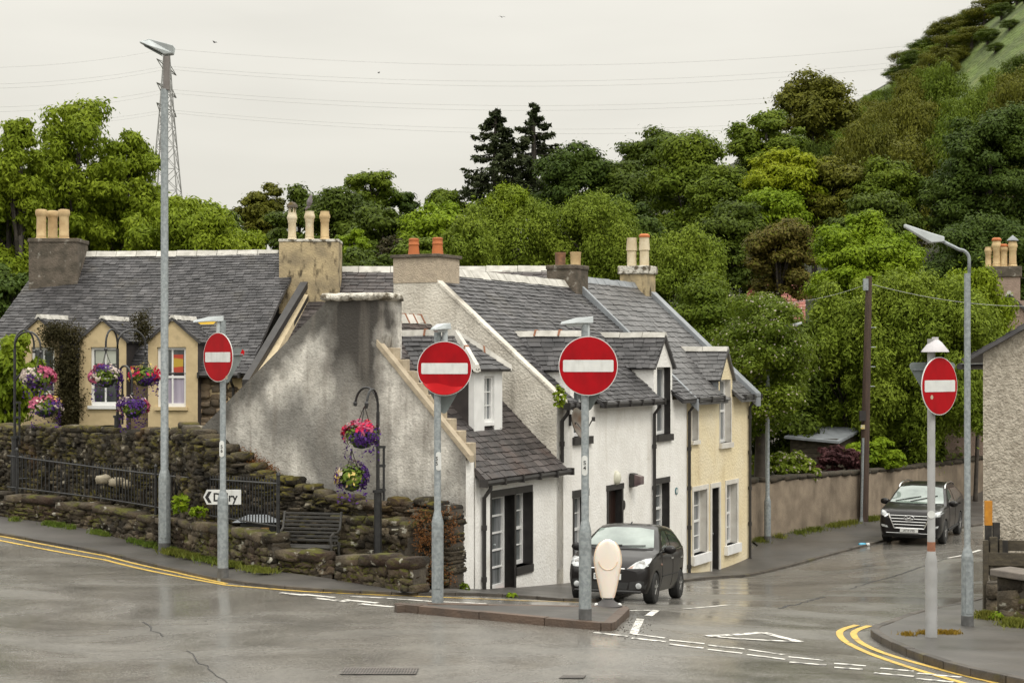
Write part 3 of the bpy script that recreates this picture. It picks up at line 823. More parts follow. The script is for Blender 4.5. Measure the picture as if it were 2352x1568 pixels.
# ------------------------------------------------------------------ rubble stones
def _stone_template():
    n = 3; pts = {}; V = []; Fc = []
    def key(p): return tuple(round(c, 4) for c in p)
    def vid(p):
        k = key(p)
        if k not in pts: pts[k] = len(V); V.append(p)
        return pts[k]
    for ax in range(3):
        for sg in (-1, 1):
            for i in range(n):
                for j in range(n):
                    c = []
                    for (a, b) in ((i, j), (i + 1, j), (i + 1, j + 1), (i, j + 1)):
                        p = [0, 0, 0]; p[ax] = sg; p[(ax + 1) % 3] = -1 + 2 * a / n; p[(ax + 2) % 3] = -1 + 2 * b / n
                        c.append(vid(tuple(p)))
                    Fc.append(tuple(c if sg > 0 else c[::-1]))
    return np.array(V, float), np.array(Fc)
_SV, _SF = _stone_template()
class Stones:
    def __init__(s, seed=1):
        s.V = []; s.Q = []; s.n = 0; s.rng = np.random.default_rng(seed)
    def add(s, c, d, tx, k=6.0, rough=0.075, tilt=0.08):
        """c centre, d full size (along, across, up), tx unit tangent in plan"""
        p = _SV * np.array([1, 1, 1.0])
        p = p / ((np.abs(p) ** k).sum(1) ** (1 / k))[:, None]
        p = p * (1 + s.rng.normal(0, rough, (len(p), 1)))
        p = p + s.rng.uniform(-rough, rough, p.shape)
        p = p * np.array(d) / 2
        a = s.rng.normal(0, tilt)
        x = p[:, 0] * math.cos(a) - p[:, 2] * math.sin(a); z = p[:, 0] * math.sin(a) + p[:, 2] * math.cos(a)
        P = np.c_[c[0] + x * tx[0] - p[:, 1] * tx[1], c[1] + x * tx[1] + p[:, 1] * tx[0], c[2] + z]
        s.V.append(P); s.Q.append(_SF + s.n); s.n += len(P)
    def wall(s, pts, zb, zt, thick, size=(.34, .2), both=False, jit=.03, k=12.0):
        """pts: plan polyline; zb, zt: heights per point; stones fill the face"""
        pts = [Vector(p[:2]) for p in pts]
        L = [0]
        for a, b in zip(pts[:-1], pts[1:]): L.append(L[-1] + (b - a).length)
        L = np.array(L); T = L[-1]
        def P(x): return np.array([np.interp(x, L, [p.x for p in pts]), np.interp(x, L, [p.y for p in pts])])
        x0 = 0
        def zz(x): return np.interp(x, L, zb), np.interp(x, L, zt)
        hmax = max(b - a for a, b in zip(zb, zt))
        nc = max(1, round(hmax / size[1]))
        for c in range(nc):
            x = 0.0
            while x < T - .05:
                w = min(size[0] * s.rng.uniform(.5, 1.7), T - x)
                xm = min(max(x + w / 2, .02), T - .02)
                lo, hi = zz(xm)
                hh = (hi - lo) / nc
                t = P(min(xm + .05, T)) - P(max(xm - .05, 0)); t = t / (np.linalg.norm(t) + 1e-9)
                p = P(xm)
                h = hh * s.rng.uniform(.75, 1.45)
                s.add((p[0] + s.rng.normal(0, jit) * -t[1], p[1] + s.rng.normal(0, jit) * t[0], lo + hh * (c + .5)), (w * 1.1, thick * s.rng.uniform(.96, 1.05), h * 1.05), t, k=k)
                x += w
        return s
    def cope(s, pts, zt, thick, h=.2, lng=.55, k=3.2, jit=.02):
        pts = [Vector(p[:2]) for p in pts]
        L = [0]
        for a, b in zip(pts[:-1], pts[1:]): L.append(L[-1] + (b - a).length)
        T = L[-1]; x = 0
        while x < T - .06:
            w = min(lng * s.rng.uniform(.6, 1.4), T - x + .02); xm = min(x + w / 2, T)
            p = np.array([np.interp(xm, L, [q.x for q in pts]), np.interp(xm, L, [q.y for q in pts])])
            p2 = np.array([np.interp(min(xm + .05, T), L, [q.x for q in pts]), np.interp(min(xm + .05, T), L, [q.y for q in pts])])
            p1 = np.array([np.interp(max(xm - .05, 0), L, [q.x for q in pts]), np.interp(max(xm - .05, 0), L, [q.y for q in pts])])
            t = (p2 - p1) / (np.linalg.norm(p2 - p1) + 1e-9)
            s.add((p[0], p[1], np.interp(xm, L, zt) + h / 2 + s.rng.normal(0, jit)), (w * 1.03, thick * s.rng.uniform(.92, 1.08), h * s.rng.uniform(.85, 1.2)), t, k=k, rough=.05)
            x += w
        return s
    def build(s, name, m, parent=None):
        return np_mesh(name, np.concatenate(s.V), np.concatenate(s.Q), m, parent, smooth=False)

def wall_core(mb, pts, zb, zt, thick, mi=0):
    pts = [Vector(p[:2]) for p in pts]
    a = offset_line(pts, thick / 2); b = offset_line(pts, -thick / 2)
    for i in range(len(pts) - 1):
        mb.hexa([(b[i].x, b[i].y, zb[i]), (b[i + 1].x, b[i + 1].y, zb[i + 1]), (a[i + 1].x, a[i + 1].y, zb[i + 1]), (a[i].x, a[i].y, zb[i]),
                 (b[i].x, b[i].y, zt[i]), (b[i + 1].x, b[i + 1].y, zt[i + 1]), (a[i + 1].x, a[i + 1].y, zt[i + 1]), (a[i].x, a[i].y, zt[i])], mi)

# ------------------------------------------------------------------ a plane frame for house fronts
class Plane:
    """maps (s, z, outward) to the world: s along a horizontal axis, out towards the viewer"""
    def __init__(s, o, ax, n):
        s.o = Vector(o); s.ax = Vector(ax).normalized(); s.n = Vector(n).normalized()
    def __call__(s, a, z, out=0.0):
        p = s.o + s.ax * a + s.n * out
        return Vector((p.x, p.y, z))
    def box(s, mb, a0, a1, z0, z1, o0, o1, mi=0):
        P = [s(a0, z0, o1), s(a1, z0, o1), s(a1, z0, o0), s(a0, z0, o0), s(a0, z1, o1), s(a1, z1, o1), s(a1, z1, o0), s(a0, z1, o0)]
        return mb.hexa(P, mi)

def front_wall(mb, pl, a0, a1, zb0, zb1, ztop, holes, depth=0.25, mi=0, mi_r=None, jag=0.0):
    """wall face from a0 to a1 with rectangular holes (a, b, z0, z1) and their reveals; the foot slopes from zb0 to zb1"""
    A = sorted({a0, a1} | {h[0] for h in holes} | {h[1] for h in holes})
    Z = sorted({ztop} | {h[2] for h in holes} | {h[3] for h in holes})
    Z = [z for z in Z if z <= ztop + 1e-6]
    zbase = min(zb0, zb1) - .5
    Z = [zbase] + Z
    for i in range(len(A) - 1):
        for j in range(len(Z) - 1):
            am, zm = (A[i] + A[i + 1]) / 2, (Z[j] + Z[j + 1]) / 2
            if any(h[0] < am < h[1] and h[2] < zm < h[3] for h in holes): continue
            mb.quad(pl(A[i], Z[j]), pl(A[i + 1], Z[j]), pl(A[i + 1], Z[j + 1]), pl(A[i], Z[j + 1]), mi)
    for h in holes:
        a, b, z0, z1 = h[:4]
        m_ = h[4] if len(h) > 4 else (mi if mi_r is None else mi_r)
        d = -depth
        mb.quad(pl(a, z0), pl(a, z1), pl(a, z1, d), pl(a, z0, d), m_)
        mb.quad(pl(b, z0, d), pl(b, z1, d), pl(b, z1), pl(b, z0), m_)
        mb.quad(pl(a, z1), pl(b, z1), pl(b, z1, d), pl(a, z1, d), m_)
        mb.quad(pl(a, z0, d), pl(b, z0, d), pl(b, z0), pl(a, z0), m_)

def sash(pl, a0, a1, z0, z1, d, parent, glass, cols=2, rows=2, meet=True, fr=0.055, label=None, bar=0.022, name="window", glass_low=None):
    """a sash window set back by d: a frame of real bars, its panes and sill line as sub-parts"""
    f = MB()
    pl.box(f, a0, a0 + fr, z0, z1, -d - .06, -d + .02); pl.box(f, a1 - fr, a1, z0, z1, -d - .06, -d + .02)
    pl.box(f, a0 + fr, a1 - fr, z1 - fr, z1, -d - .06, -d + .018); pl.box(f, a0 + fr, a1 - fr, z0, z0 + fr * 1.4, -d - .06, -d + .018)
    zm = (z0 + z1) / 2
    if meet: pl.box(f, a0 + fr, a1 - fr, zm - .03, zm + .03, -d - .05, -d + .012)
    halves = ((z0 + fr * 1.4, zm - .03), (zm + .03, z1 - fr)) if meet else ((z0 + fr * 1.4, z1 - fr),)
    for (lo, hi) in halves:
        for c in range(1, cols):
            x = a0 + fr + (a1 - a0 - 2 * fr) * c / cols
            pl.box(f, x - bar / 2, x + bar / 2, lo, hi, -d - .045, -d + .004)
        for r in range(1, rows):
            z = lo + (hi - lo) * r / rows
            pl.box(f, a0 + fr, a1 - fr, z - bar / 2, z + bar / 2, -d - .043, -d + .002)
    w_ = f.build(name, M_wframe, parent)
    if label: w_["label"] = label
    if glass_low is not None and meet:
        g = MB(); pl.box(g, a0 + fr * .5, a1 - fr * .5, zm, z1 - fr * .5, -d - .035, -d - .025); g.build("pane", glass, w_)
        g = MB(); pl.box(g, a0 + fr * .5, a1 - fr * .5, z0 + fr * .5, zm, -d - .035, -d - .025); g.build("pane", glass_low, w_)
    else:
        g = MB(); pl.box(g, a0 + fr * .5, a1 - fr * .5, z0 + fr * .5, z1 - fr * .5, -d - .035, -d - .025); g.build("pane", glass, w_)
    return w_

POTS = {
    "roll": [(.13, 0), (.16, 0), (.16, .05), (.135, .07), (.145, .1), (.135, .12), (.13, .62), (.14, .66), (.165, .70), (.165, .80), (.15, .84), (.11, .85), (.10, .80), (.10, .4)],
    "collar": [(.155, 0), (.17, .06), (.14, .10), (.15, .13), (.135, .16), (.13, .60), (.15, .64), (.145, .68), (.16, .72), (.18, .78), (.165, .84), (.14, .92), (.145, .96), (.10, .96), (.10, .5)],
    "squat": [(.20, 0), (.19, .08), (.165, .32), (.165, .36), (.18, .38), (.18, .41), (.165, .43), (.165, .52), (.175, .54), (.17, .58), (.12, .60), (.11, .55), (.11, .2)],
    "plain": [(.17, 0), (.165, .05), (.175, .40), (.185, .42), (.185, .46), (.14, .46), (.13, .1)],
    "flare": [(.15, 0), (.145, .5), (.175, .52), (.17, .58), (.15, .88), (.155, .92), (.12, .92), (.11, .4)],
}
def pot(kind, base, sc, m, parent, n=16, extra=None, label=None):
    q = MB()
    q.lathe([(r * sc, h * sc) for r, h in POTS[kind]], base, n)
    if extra == "cowl":
        top = POTS[kind][-3][1] * sc
        for k in range(6):
            a = k * math.pi / 3
            q.box((base[0] + .11 * sc * math.cos(a), base[1] + .11 * sc * math.sin(a), base[2] + top + .08 * sc), (.03 * sc, .03 * sc, .2 * sc), a)
        q.lathe([(.19 * sc, top + .17 * sc), (.19 * sc, top + .24 * sc), (.10 * sc, top + .34 * sc), (.02 * sc, top + .36 * sc)], base, n, 1)
    if extra == "redcap":
        top = POTS[kind][-3][1] * sc
        q.lathe([(.17 * sc, top), (.175 * sc, top + .06 * sc), (.12 * sc, top + .11 * sc)], base, n, 1)
    if extra == "cone":
        top = POTS[kind][-3][1] * sc
        q.lathe([(.21 * sc, top + .02), (.20 * sc, top + .06 * sc), (.01, top + .22 * sc)], base, n, 1)
    o = q.build("chimney_pot", [m, M_stack_dark if extra == "cowl" else (M_pot_r if extra == "redcap" else M_lead)], parent, smooth=True, auto=50)
    if label: o["label"] = label
    return o

def downpipe(pl, a, ztop, zbot, parent, gut_out=0.14, jog=True, r=0.04, extra=None):
    q = MB()
    pts = []
    if jog: pts += [pl(a, ztop, gut_out), pl(a, ztop - .12, gut_out), pl(a, ztop - .3, .06)]
    else: pts += [pl(a, ztop, .06)]
    pts.append(pl(a, zbot, .06))
    if extra: pts += extra
    q.tube(pts, r, 8)
    for z in np.arange(zbot + .4, ztop - .4, 1.0):
        q.lathe([(r * 1.35, z - .05), (r * 1.35, z + .05)], (pl(a, 0, .06).x, pl(a, 0, .06).y, 0), 8)
    return q.build("downpipe", M_black, parent, smooth=True, auto=40)

def gutter(p, q_, parent, r=0.065, name="gutter"):
    q = MB(); q.tube([p, q_], r, 8)
    d = (Vector(q_) - Vector(p)); n = max(2, int(d.length / .7))
    for i in range(n + 1):
        c = Vector(p) + d * (i / n)
        q.box((c.x, c.y, c.z), (.05, .17, .15), math.atan2(d.y, d.x))
    return q.build(name, M_black, parent)
def _pix(s, px, py, out=0.0):
    k = (px - CX) / F
    b = s.o + s.n * out
    a = (k * b.y - b.x) / (s.ax.x - k * s.ax.y)
    return a, zat(py, b.y + s.ax.y * a)
Plane.pix = _pix
def hole(pl, pxl, pxr, pyt, pyb, out=0.0):
    """opening seen between two columns; the heights are read at its left edge"""
    a, zt = pl.pix(pxl, pyt, out); _, zb = pl.pix(pxl, pyb, out); b, _ = pl.pix(pxr, pyt, out)
    return [a, b, zb, zt]

def dormer(pl, parent, ac, hw, ze, zr, roof0, k, fo, mwall, mslate, opening=None, cheek=None, zbot=None, seed=1, sw=.22, sh=.15, label=None, mridge=None, back=None, oh=.08, joint=None, mrev=None, lead=True):
    """gabled dormer: main roof height is roof0 + k * inward; fo: how far the front stands out"""
    q = MB()
    zb = (roof0 - .3) if zbot is None else zbot
    o_ = opening
    # front gable with an opening
    if o_:
        a, b, z0, z1 = o_
        z0 = max(z0, zb); z1c = min(z1, ze - .001)
        P = lambda x, z: pl(x, z, fo)
        q.quad(P(ac - hw, zb), P(a, zb), P(a, ze), P(ac - hw, ze))
        q.quad(P(b, zb), P(ac + hw, zb), P(ac + hw, ze), P(b, ze))
        if z0 > zb: q.quad(P(a, zb), P(b, zb), P(b, z0), P(a, z0))
        q.quad(P(a, z1c), P(b, z1c), P(b, ze), P(a, ze))
        d = .2
        for x in (a, b): q.quad(P(x, z0), P(x, z1c), pl(x, z1c, fo - d), pl(x, z0, fo - d), 1)
        q.quad(P(a, z1c), P(b, z1c), pl(b, z1c, fo - d), pl(a, z1c, fo - d), 1)
    else:
        q.quad(pl(ac - hw, zb, fo), pl(ac + hw, zb, fo), pl(ac + hw, ze, fo), pl(ac - hw, ze, fo))
    q.add([pl(ac - hw, ze, fo), pl(ac + hw, ze, fo), pl(ac, zr, fo)], [(0, 1, 2)])
    # cheeks
    ie = (ze - roof0) / k
    for sgn in (-1, 1):
        x = ac + sgn * hw
        q.add([pl(x, zb, fo), pl(x, ze, fo), pl(x, ze, -ie - .1), pl(x, zb, -max((zb - roof0) / k, 0) - .05)], [(0, 1, 2, 3)], 2)
    d_ = q.build("dormer", [mwall, mrev or mwall, cheek or mwall], parent)
    if label: d_["label"] = label
    ib = (zr - roof0) / k + .1 if back is None else back
    r = MB()
    sl = (zr - ze) / hw
    e = .1
    for sgn in (-1, 1):
        lo_f = pl(ac + sgn * (hw + e), ze - e * sl, fo + oh); lo_b = pl(ac + sgn * (hw + e), ze - e * sl, -(ze - e * sl - roof0) / k - .06)
        hi_f = pl(ac, zr, fo + oh); hi_b = pl(ac, zr, -ib)
        P = [lo_f, lo_b, hi_f, hi_b] if sgn > 0 else [lo_b, lo_f, hi_b, hi_f]
        slates(r, P, sw=sw, sh=sh, seed=seed + sgn, sag=0, thick=.05)
        if lead:
            v = MB
            a_ = lo_b + Vector((0, 0, .05)); b_ = hi_b + Vector((0, 0, .05)); s_ = pl.ax * sgn * .1
            r.quad(a_ - s_, a_ + s_, b_ + s_, b_ - s_, 2)
    ridge(r, pl(ac, zr, fo + oh), pl(ac, zr, -ib), w=.11, h=.07, seg=.55, mi=1, mi_j=3 if joint else None, down=.06, seed=seed)
    r.build("dormer_roof", [mslate, mridge or M_ridge, M_lead, M_rust], d_)
    return d_

def slab(mb, f, spans, thick=.08, mi=0):
    """the boarding under the slates, in pieces (t0, t1, u0, u1)"""
    for t0, t1, u0, u1 in spans:
        n = Vector((0, 0, 1)); P = [f(t0, u0), f(t1, u0), f(t1, u1), f(t0, u1)]
        mb.hexa([p - n * thick for p in P] + [p - n * .004 for p in P], mi)
def uncut(gaps, ucut):
    """keeps slates that are not under a dormer front"""
    def k(p):
        d = p - Vector((OX, OY, 0)); t = d.dot(TA); u = d.dot(TB)
        return not any(a < t < b and u < ucut for a, b in gaps)
    return k
PF = Plane(H(0, 0, 0), TA, -TB)          # street fronts
def PG(t): return Plane(H(t, 0, 0), TB, -TA)   # gables: s = u

# =================================================================== near low cottage with the sooty gable
cot = thing("cottage", "low white harled cottage with big grey soot-stained gable facing the junction", "house", H(0, 0, -0.4))
g0 = PG(0)
gp0 = lambda px, py: g0.pix(px, py)
sl_l = [gp0(745, 697), gp0(500, 945)]
sk = (sl_l[1][1] - sl_l[0][1]) / (sl_l[1][0] - sl_l[0][0])
uR, zR = gp0(872, 800)
chx = [gp0(746, 690)[0], gp0(878, 690)[0]]       # stack between these u
ch_t = gp0(812, 690)[1]
u_end = 6.35
poly = [(0.0, -1.4), (0.0, 2.22), (uR, zR), (chx[1], zR + .25), (chx[1], ch_t), (chx[0] - .02, ch_t), (sl_l[0][0], sl_l[0][1]), (u_end, sl_l[1][1] + sk * (u_end - sl_l[1][0])), (u_end, -1.4)]
q = MB(); q.prism([g0(u, z, 0) for u, z in poly], TA * .38)
q.build("gable_wall", M_grey, cot)
# pale sloping skew on the right and the crow-steps behind it
q = MB()
d = Vector((uR - 0, 0, zR - 2.22)); n_ = 1
for (u0, z0, u1, z1) in ((-.12, 2.10, uR + .05, zR + .06),):
    P = [g0(u0, z0, .05), g0(u1, z1, .05), g0(u1, z1, -.1), g0(u0, z0, -.1)]
    q.hexa([g0(u0, z0 - .02, .05), g0(u0, z0 - .02, -.14), g0(u1, z1 - .02, -.14), g0(u1, z1 - .02, .05),
            g0(u0, z0 + .12, .05), g0(u0, z0 + .12, -.14), g0(u1, z1 + .12, -.14), g0(u1, z1 + .12, .05)])
P = []
q.build("skew", M_cope, cot, bevel=.01)
q = MB()
ns = 9
for i in range(ns):
    u = .02 + (uR - .02) * i / ns; z = 2.2 + (zR - 2.2) * (i + .5) / ns
    w_ = uR / ns
    q.hexa([g0(u - .02, z - .45, -.15), g0(u - .02, z - .45, -.42), g0(u + w_ * .97, z - .45, -.42), g0(u + w_ * .97, z - .45, -.15),
            g0(u - .02, z + .13, -.15), g0(u - .02, z + .13, -.42), g0(u + w_ * .97, z + .13, -.42), g0(u + w_ * .97, z + .13, -.15)])
q.build("crow_steps", M_cope, cot, bevel=.012)
# the stack top and its crusty coping
q = MB()
q.hexa([g0(chx[1], zR - .2, -.385), g0(chx[1], zR - .2, -.75), g0(chx[0], zR - .2, -.75), g0(chx[0], zR - .2, -.385)] + [g0(chx[1], ch_t, -.385), g0(chx[1], ch_t, -.75), g0(chx[0], ch_t, -.75), g0(chx[0], ch_t, -.385)])
st = q.build("chimney", M_grey, cot)
ss = Stones(3)
for i in range(6):
    u = chx[1] - .06 + (chx[0] - chx[1] + .12) * (i + .5) / 6
    c = g0(u, ch_t + .07, -.33); ss.add((c.x, c.y, c.z), ((chx[0] - chx[1]) / 6 + .09, .95, .17), (TB.x, TB.y), k=4, rough=.05, tilt=.02)
ss.build("coping", M_capw, st)
# street front
hd = hole(PF, 1129, 1181, 1142, 1365); hd[2] = -.62
hw_ = hole(PF, 1184.5, 1221, 1134, 1303)
ze_E = 1.66
q = MB()
front_wall(q, PF, 0, 4.14, -.5, -1.0, ze_E + .1, [hd + [1], hw_ + [1]], depth=.26)
q.quad(PF(4.14, -1.6), PF(4.14, 1.7), PF(4.14, 1.7, -.4), PF(4.14, -1.6, -.4))
# rough whitewashed corner left of the gable foot
q.hexa([g0(-.0, -1.4, .0), g0(.32, -1.4, .0), g0(.32, -1.4, .10), g0(-.0, -1.4, .10), g0(0, 1.05, 0), g0(.24, 1.0, 0), g0(.24, 1.0, .05), g0(0, 1.05, .05)])
q.hexa([PF(0.003, -1.4, -.3), PF(.003, -1.4, .004), PF(.32, -1.4, .004), PF(.32, -1.4, -.3)] + [PF(0.003, 2.12, -.3), PF(.003, 2.12, .004), PF(.32, 2.12, .004), PF(.32, 2.12, -.3)])
q.build("wall", [M_white, M_black], cot)
q = MB()
zt_ = max(hd[3], hw_[3])
PF.box(q, hd[0] - .05, hw_[1] + .03, hw_[3], hw_[3] + .14, -.02, .016)
PF.box(q, hd[0] - .06, hd[0], -.7, hw_[3], -.02, .014)
PF.box(q, hd[1], hw_[0], -.75, hw_[3], -.24, .014)
PF.box(q, hw_[0], hw_[1] + .05, hw_[2] - .16, hw_[2], -.24, .03)
PF.box(q, hw_[1], hw_[1] + .05, hw_[2], hw_[3], -.02, .014)
q.build("painted_surround", M_black, cot)
dr = sash(PF, hd[0], hd[1], -.56, hd[3], .24, cot, M_glass_net, cols=1, rows=5, meet=False, fr=.075, bar=.035, name="door", label="white glazed door with five panes")
q = MB(); c = PF(hd[0] + .5, .35, -.19); q.lathe([(.02, -.02), (.03, 0), (.02, .02)], c, 8); q.build("handle", M_galv, dr)
sash(PF, hw_[0], hw_[1], hw_[2] + .01, hw_[3], .22, cot, M_glass_net, cols=2, rows=2)
q = MB(); PF.box(q, hd[0] - .1, hd[1], -.75, -.56, -.3, .12); q.build("door_step", mat("red_step", (.30, .07, .04), (.2, .06, .04), rough=.5), cot)
# roof
kE = 0.934; zE0 = 1.93
uRg, zRg = 3.2, 1.93 + 3.2 * 0.934
q = MB()
E_l = lambda t, u: H(t, u, zE0 + kE * u)
slates(q, [E_l(.36, -.22), E_l(4.12, -.22), E_l(.36, uRg), E_l(4.12, uRg)], sw=.24, sh=.16, seed=3, sag=.03)
slates(q, [H(4.5, 6.5, zRg - 3.1), H(.36, 6.5, zRg - 3.1), H(4.5, uRg, zRg), H(.36, uRg, zRg)], sw=.27, sh=.19, seed=4)
ridge(q, H(.36, uRg, zRg), H(4.15, uRg, zRg), mi=1, mi_j=2, seg=.34, w=.15)
q.build("roof", [M_slate_p, M_ridge, M_rust], cot)
gutter(PF(.36, ze_E + .0, .20), PF(4.35, ze_E - .0, .20), cot)
t_dp = PF.pix(1106, 1140)[0]
downpipe(PF, t_dp, ze_E, -.62, cot, gut_out=.2)
# hipped dormer with a white box window
uF = .70
tL, zwb = PF.pix(1090, 994, -uF); tR, _ = PF.pix(1154, 994, -uF); zwt = PF.pix(1090, 846, -uF)[1]
q = MB()
wl = PF.pix(1113, 860, -uF)[0]; wr = PF.pix(1136, 860, -uF)[0]; wz0 = PF.pix(1113, 970, -uF)[1]; wz1 = PF.pix(1113, 864, -uF)[1]
o1 = -uF
for (a, b, z0, z1) in ((tL, wl, zwb, zwt), (wr, tR, zwb - .05, zwt), (wl, wr, zwb + .12, wz0), (wl, wr, wz1, zwt)):
    PF.box(q, a, b, z0, z1, o1 - .14, o1)
for x in (tL, tR):
    q.add([PF(x, zwb - .1, o1 - .14), PF(x, zwt, o1 - .14), PF(x, zwt, -(zwt - zE0) / kE), ], [(0, 1, 2)], 1)
dm = q.build("dormer", [M_wframe, M_slate_p], cot, bevel=.008); dm["label"] = "white box dormer with piended slate roof"
sash(PF, wl, wr, wz0, wz1, uF + .08, dm, M_glass_net, cols=2, rows=3, meet=False, fr=.045)
r = MB()
tc_ = (tL + tR) / 2; zr_ = zwt + .72; hwd = (tR - tL) / 2 + .14
apex = PF(tc_, zr_, o1 - .75); back = PF(tc_, zr_, -(zr_ - zE0) / kE - .05)
zl = zwt - .03
fl, fr_ = PF(tc_ - hwd, zl, o1 + .14), PF(tc_ + hwd, zl, o1 + .14)
bl_, br_ = PF(tc_ - hwd, zl, -(zl - zE0) / kE - .05), PF(tc_ + hwd, zl, -(zl - zE0) / kE - .05)
slates(r, [bl_, fl, back, apex], sw=.24, sh=.17, seed=8, sag=0, thick=.05)
slates(r, [fr_, br_, apex, back], sw=.24, sh=.17, seed=9, sag=0, thick=.05)
slates(r, [fl, fr_, apex + TA * -.02, apex + TA * .02], sw=.24, sh=.17, seed=10, sag=0, thick=.05)
for a_, b_ in ((apex, back), (fl + Vector((0, 0, .03)), apex), (fr_ + Vector((0, 0, .03)), apex)):
    ridge(r, a_, b_, w=.08, h=.08, seg=.5, mi=1, mi_j=2, down=.05)
for a_, b_ in ((bl_, back), (br_, back)):
    r.quad(a_ - TA * .07 + Vector((0, 0, .05)), a_ + TA * .07 + Vector((0, 0, .05)), b_ + TA * .07 + Vector((0, 0, .05)), b_ - TA * .07 + Vector((0, 0, .05)), 3)
r.build("dormer_roof", [M_slate, M_ridge, M_rust, M_ridge], dm)

# =================================================================== tall white house with the chimney gable
tD0, tD1, tF1 = 4.14, 11.9, 16.95
wh = thing("white_house", "white harled house with black window surrounds and two orange chimney pots on its gable", "house", H(tD0, 0, -1))
gD = PG(tD0)
uA, zA = gD.pix(1008, 650)
z0D = 3.27; kD = (zA - z0D) / uA
uRd = uA + .36; zRd = z0D + kD * uRd
zeD = 3.03
stk = [gD.pix(907, 655)[0], uA]
zs_t = gD.pix(950, 592)[1]
q = MB()
uLg = 2 * uRd + .1
poly = [(0, -2), (0, z0D + .02), (uA, zA), (uA, zA + .02), (stk[0], zA + .02), (stk[0], z0D + kD * (2 * uRd - stk[0])), (uLg, z0D), (uLg, -2)]
q.prism([gD(u, z, .06) for u, z in poly], TA * .34)
q.build("gable_wall", M_gable, wh)
q = MB()
for (u0, z0, u1, z1) in ((-.16, z0D - .14, uA, zA),):
    q.hexa([gD(u0, z0 - .03, .08), gD(u0, z0 - .03, -.16), gD(u1, z1 - .03, -.16), gD(u1, z1 - .03, .08),
            gD(u0, z0 + .07, .08), gD(u0, z0 + .07, -.16), gD(u1, z1 + .07, -.16), gD(u1, z1 + .07, .08)])
q.build("skew", M_gable, wh, bevel=.015)
q = MB()
tk = .95
q.hexa([gD(uA, zA - .55, .075), gD(uA, zA - .55, -tk), gD(stk[0], zA - .55, -tk), gD(stk[0], zA - .55, .075)][:0] or
       [gD(uA - .001, zA + .02, .075), gD(uA - .001, zA - .5, -tk), gD(stk[0], zA - .5, -tk), gD(stk[0], zA + .02, .075),
        gD(uA - .001, zs_t, .075), gD(uA - .001, zs_t, -tk), gD(stk[0], zs_t, -tk), gD(stk[0], zs_t, .075)])
st = q.build("chimney", M_stack, wh)
q = MB()
q.hexa([gD(uA - .05, zs_t, .13), gD(uA - .05, zs_t, -tk - .05), gD(stk[0] + .05, zs_t, -tk - .05), gD(stk[0] + .05, zs_t, .13),
        gD(uA - .05, zs_t + .07, .13), gD(uA - .05, zs_t + .07, -tk - .05), gD(stk[0] + .05, zs_t + .07, -tk - .05), gD(stk[0] + .05, zs_t + .07, .13)])
q.build("coping", M_stack_dark, st, bevel=.01)
for px in (950.5, 1005):
    a = gD.pix(px, 585, -.45)[0]; c = gD(a, zs_t + .06, -.45)
    pot("squat", c, .68, M_pot_r, st)

# street front with its openings
hN = []
low1 = hole(PF, 1318, 1348, 1143, 1298)
up1 = hole(PF, 1318, 1352, 948, 1004)
dor = hole(PF, 1397, 1427, 1127, 1345)
dor[2] = -1.12
low2 = hole(PF, 1505, 1535, 1112, 1232)
up2 = hole(PF, 1509, 1540, 843, 999)
upD1 = list(up1); upD1[3] = zeD + .02
upD2 = list(up2); upD2[3] = zeD + .02
q = MB()
front_wall(q, PF, tD0 - .06, tD1, -1.0, -1.7, zeD + .02, [h + [1] for h in (low1, upD1, dor, low2, upD2)], depth=.24)
q.build("wall", [M_white, M_black], wh)
q = MB()
def margin(q, h, sides=.04, top=.12, bot=.12, out=.02, lug=.03):
    PF.box(q, h[0] - sides - lug, h[1] + sides + lug, h[3], h[3] + top, -.02, out + .004)
    PF.box(q, h[0] - sides, h[0], h[2], h[3], -.02, out); PF.box(q, h[1], h[1] + sides, h[2], h[3], -.02, out)
    if bot: PF.box(q, h[0] - sides - lug, h[1] + sides + lug, h[2] - bot, h[2], -.2, out + .05)
for h, s_, t_, b_ in ((low1, .06, .16, .14), (dor, .09, .13, 0), (low2, .05, .14, .14)):
    q = MB(); margin(q, h, s_, t_, b_); q.build("painted_surround", M_black, wh)
for h, a_, b_, c_ in ((up1, .08, .12, .17), (up2, .05, .06, .16)):
    q = MB(); PF.box(q, h[0] - a_, h[1] + b_, h[2] - c_, h[2], -.2, .07); q.build("window_sill", M_black, wh)
sash(PF, low1[0], low1[1], low1[2], low1[3], .19, wh, M_glass_net, cols=2, rows=2)
sash(PF, up1[0], up1[1], up1[2], zeD + .5, .19, wh, M_glass, cols=2, rows=1)
sash(PF, low2[0], low2[1], low2[2], low2[3], .19, wh, M_glass_net, cols=2, rows=2)
sash(PF, up2[0], up2[1], up2[2], up2[3], .19, wh, M_glass_net, cols=1, rows=1, meet=True)
q = MB(); PF.box(q, dor[0], dor[1], dor[2], dor[3], -.20, -.15)
for x in np.linspace(dor[0] + .08, dor[1] - .08, 6): PF.box(q, x - .006, x + .006, dor[2], dor[3] - .04, -.152, -.143)
PF.box(q, dor[0] + .004, dor[0] + .035, dor[2], dor[3], -.149, -.135, 1)
dr = q.build("door", [mat("dark_brown_door", (.028, .014, .010), (.02, .01, .008), rough=.35), mat("gilt_edge", (.30, .17, .04), rough=.4)], wh)
q = MB(); q.lathe([(.02, -.02), (.03, 0), (.02, .02)], PF(dor[1] - .12, .1, -.13), 8); q.build("handle", M_galv, dr)
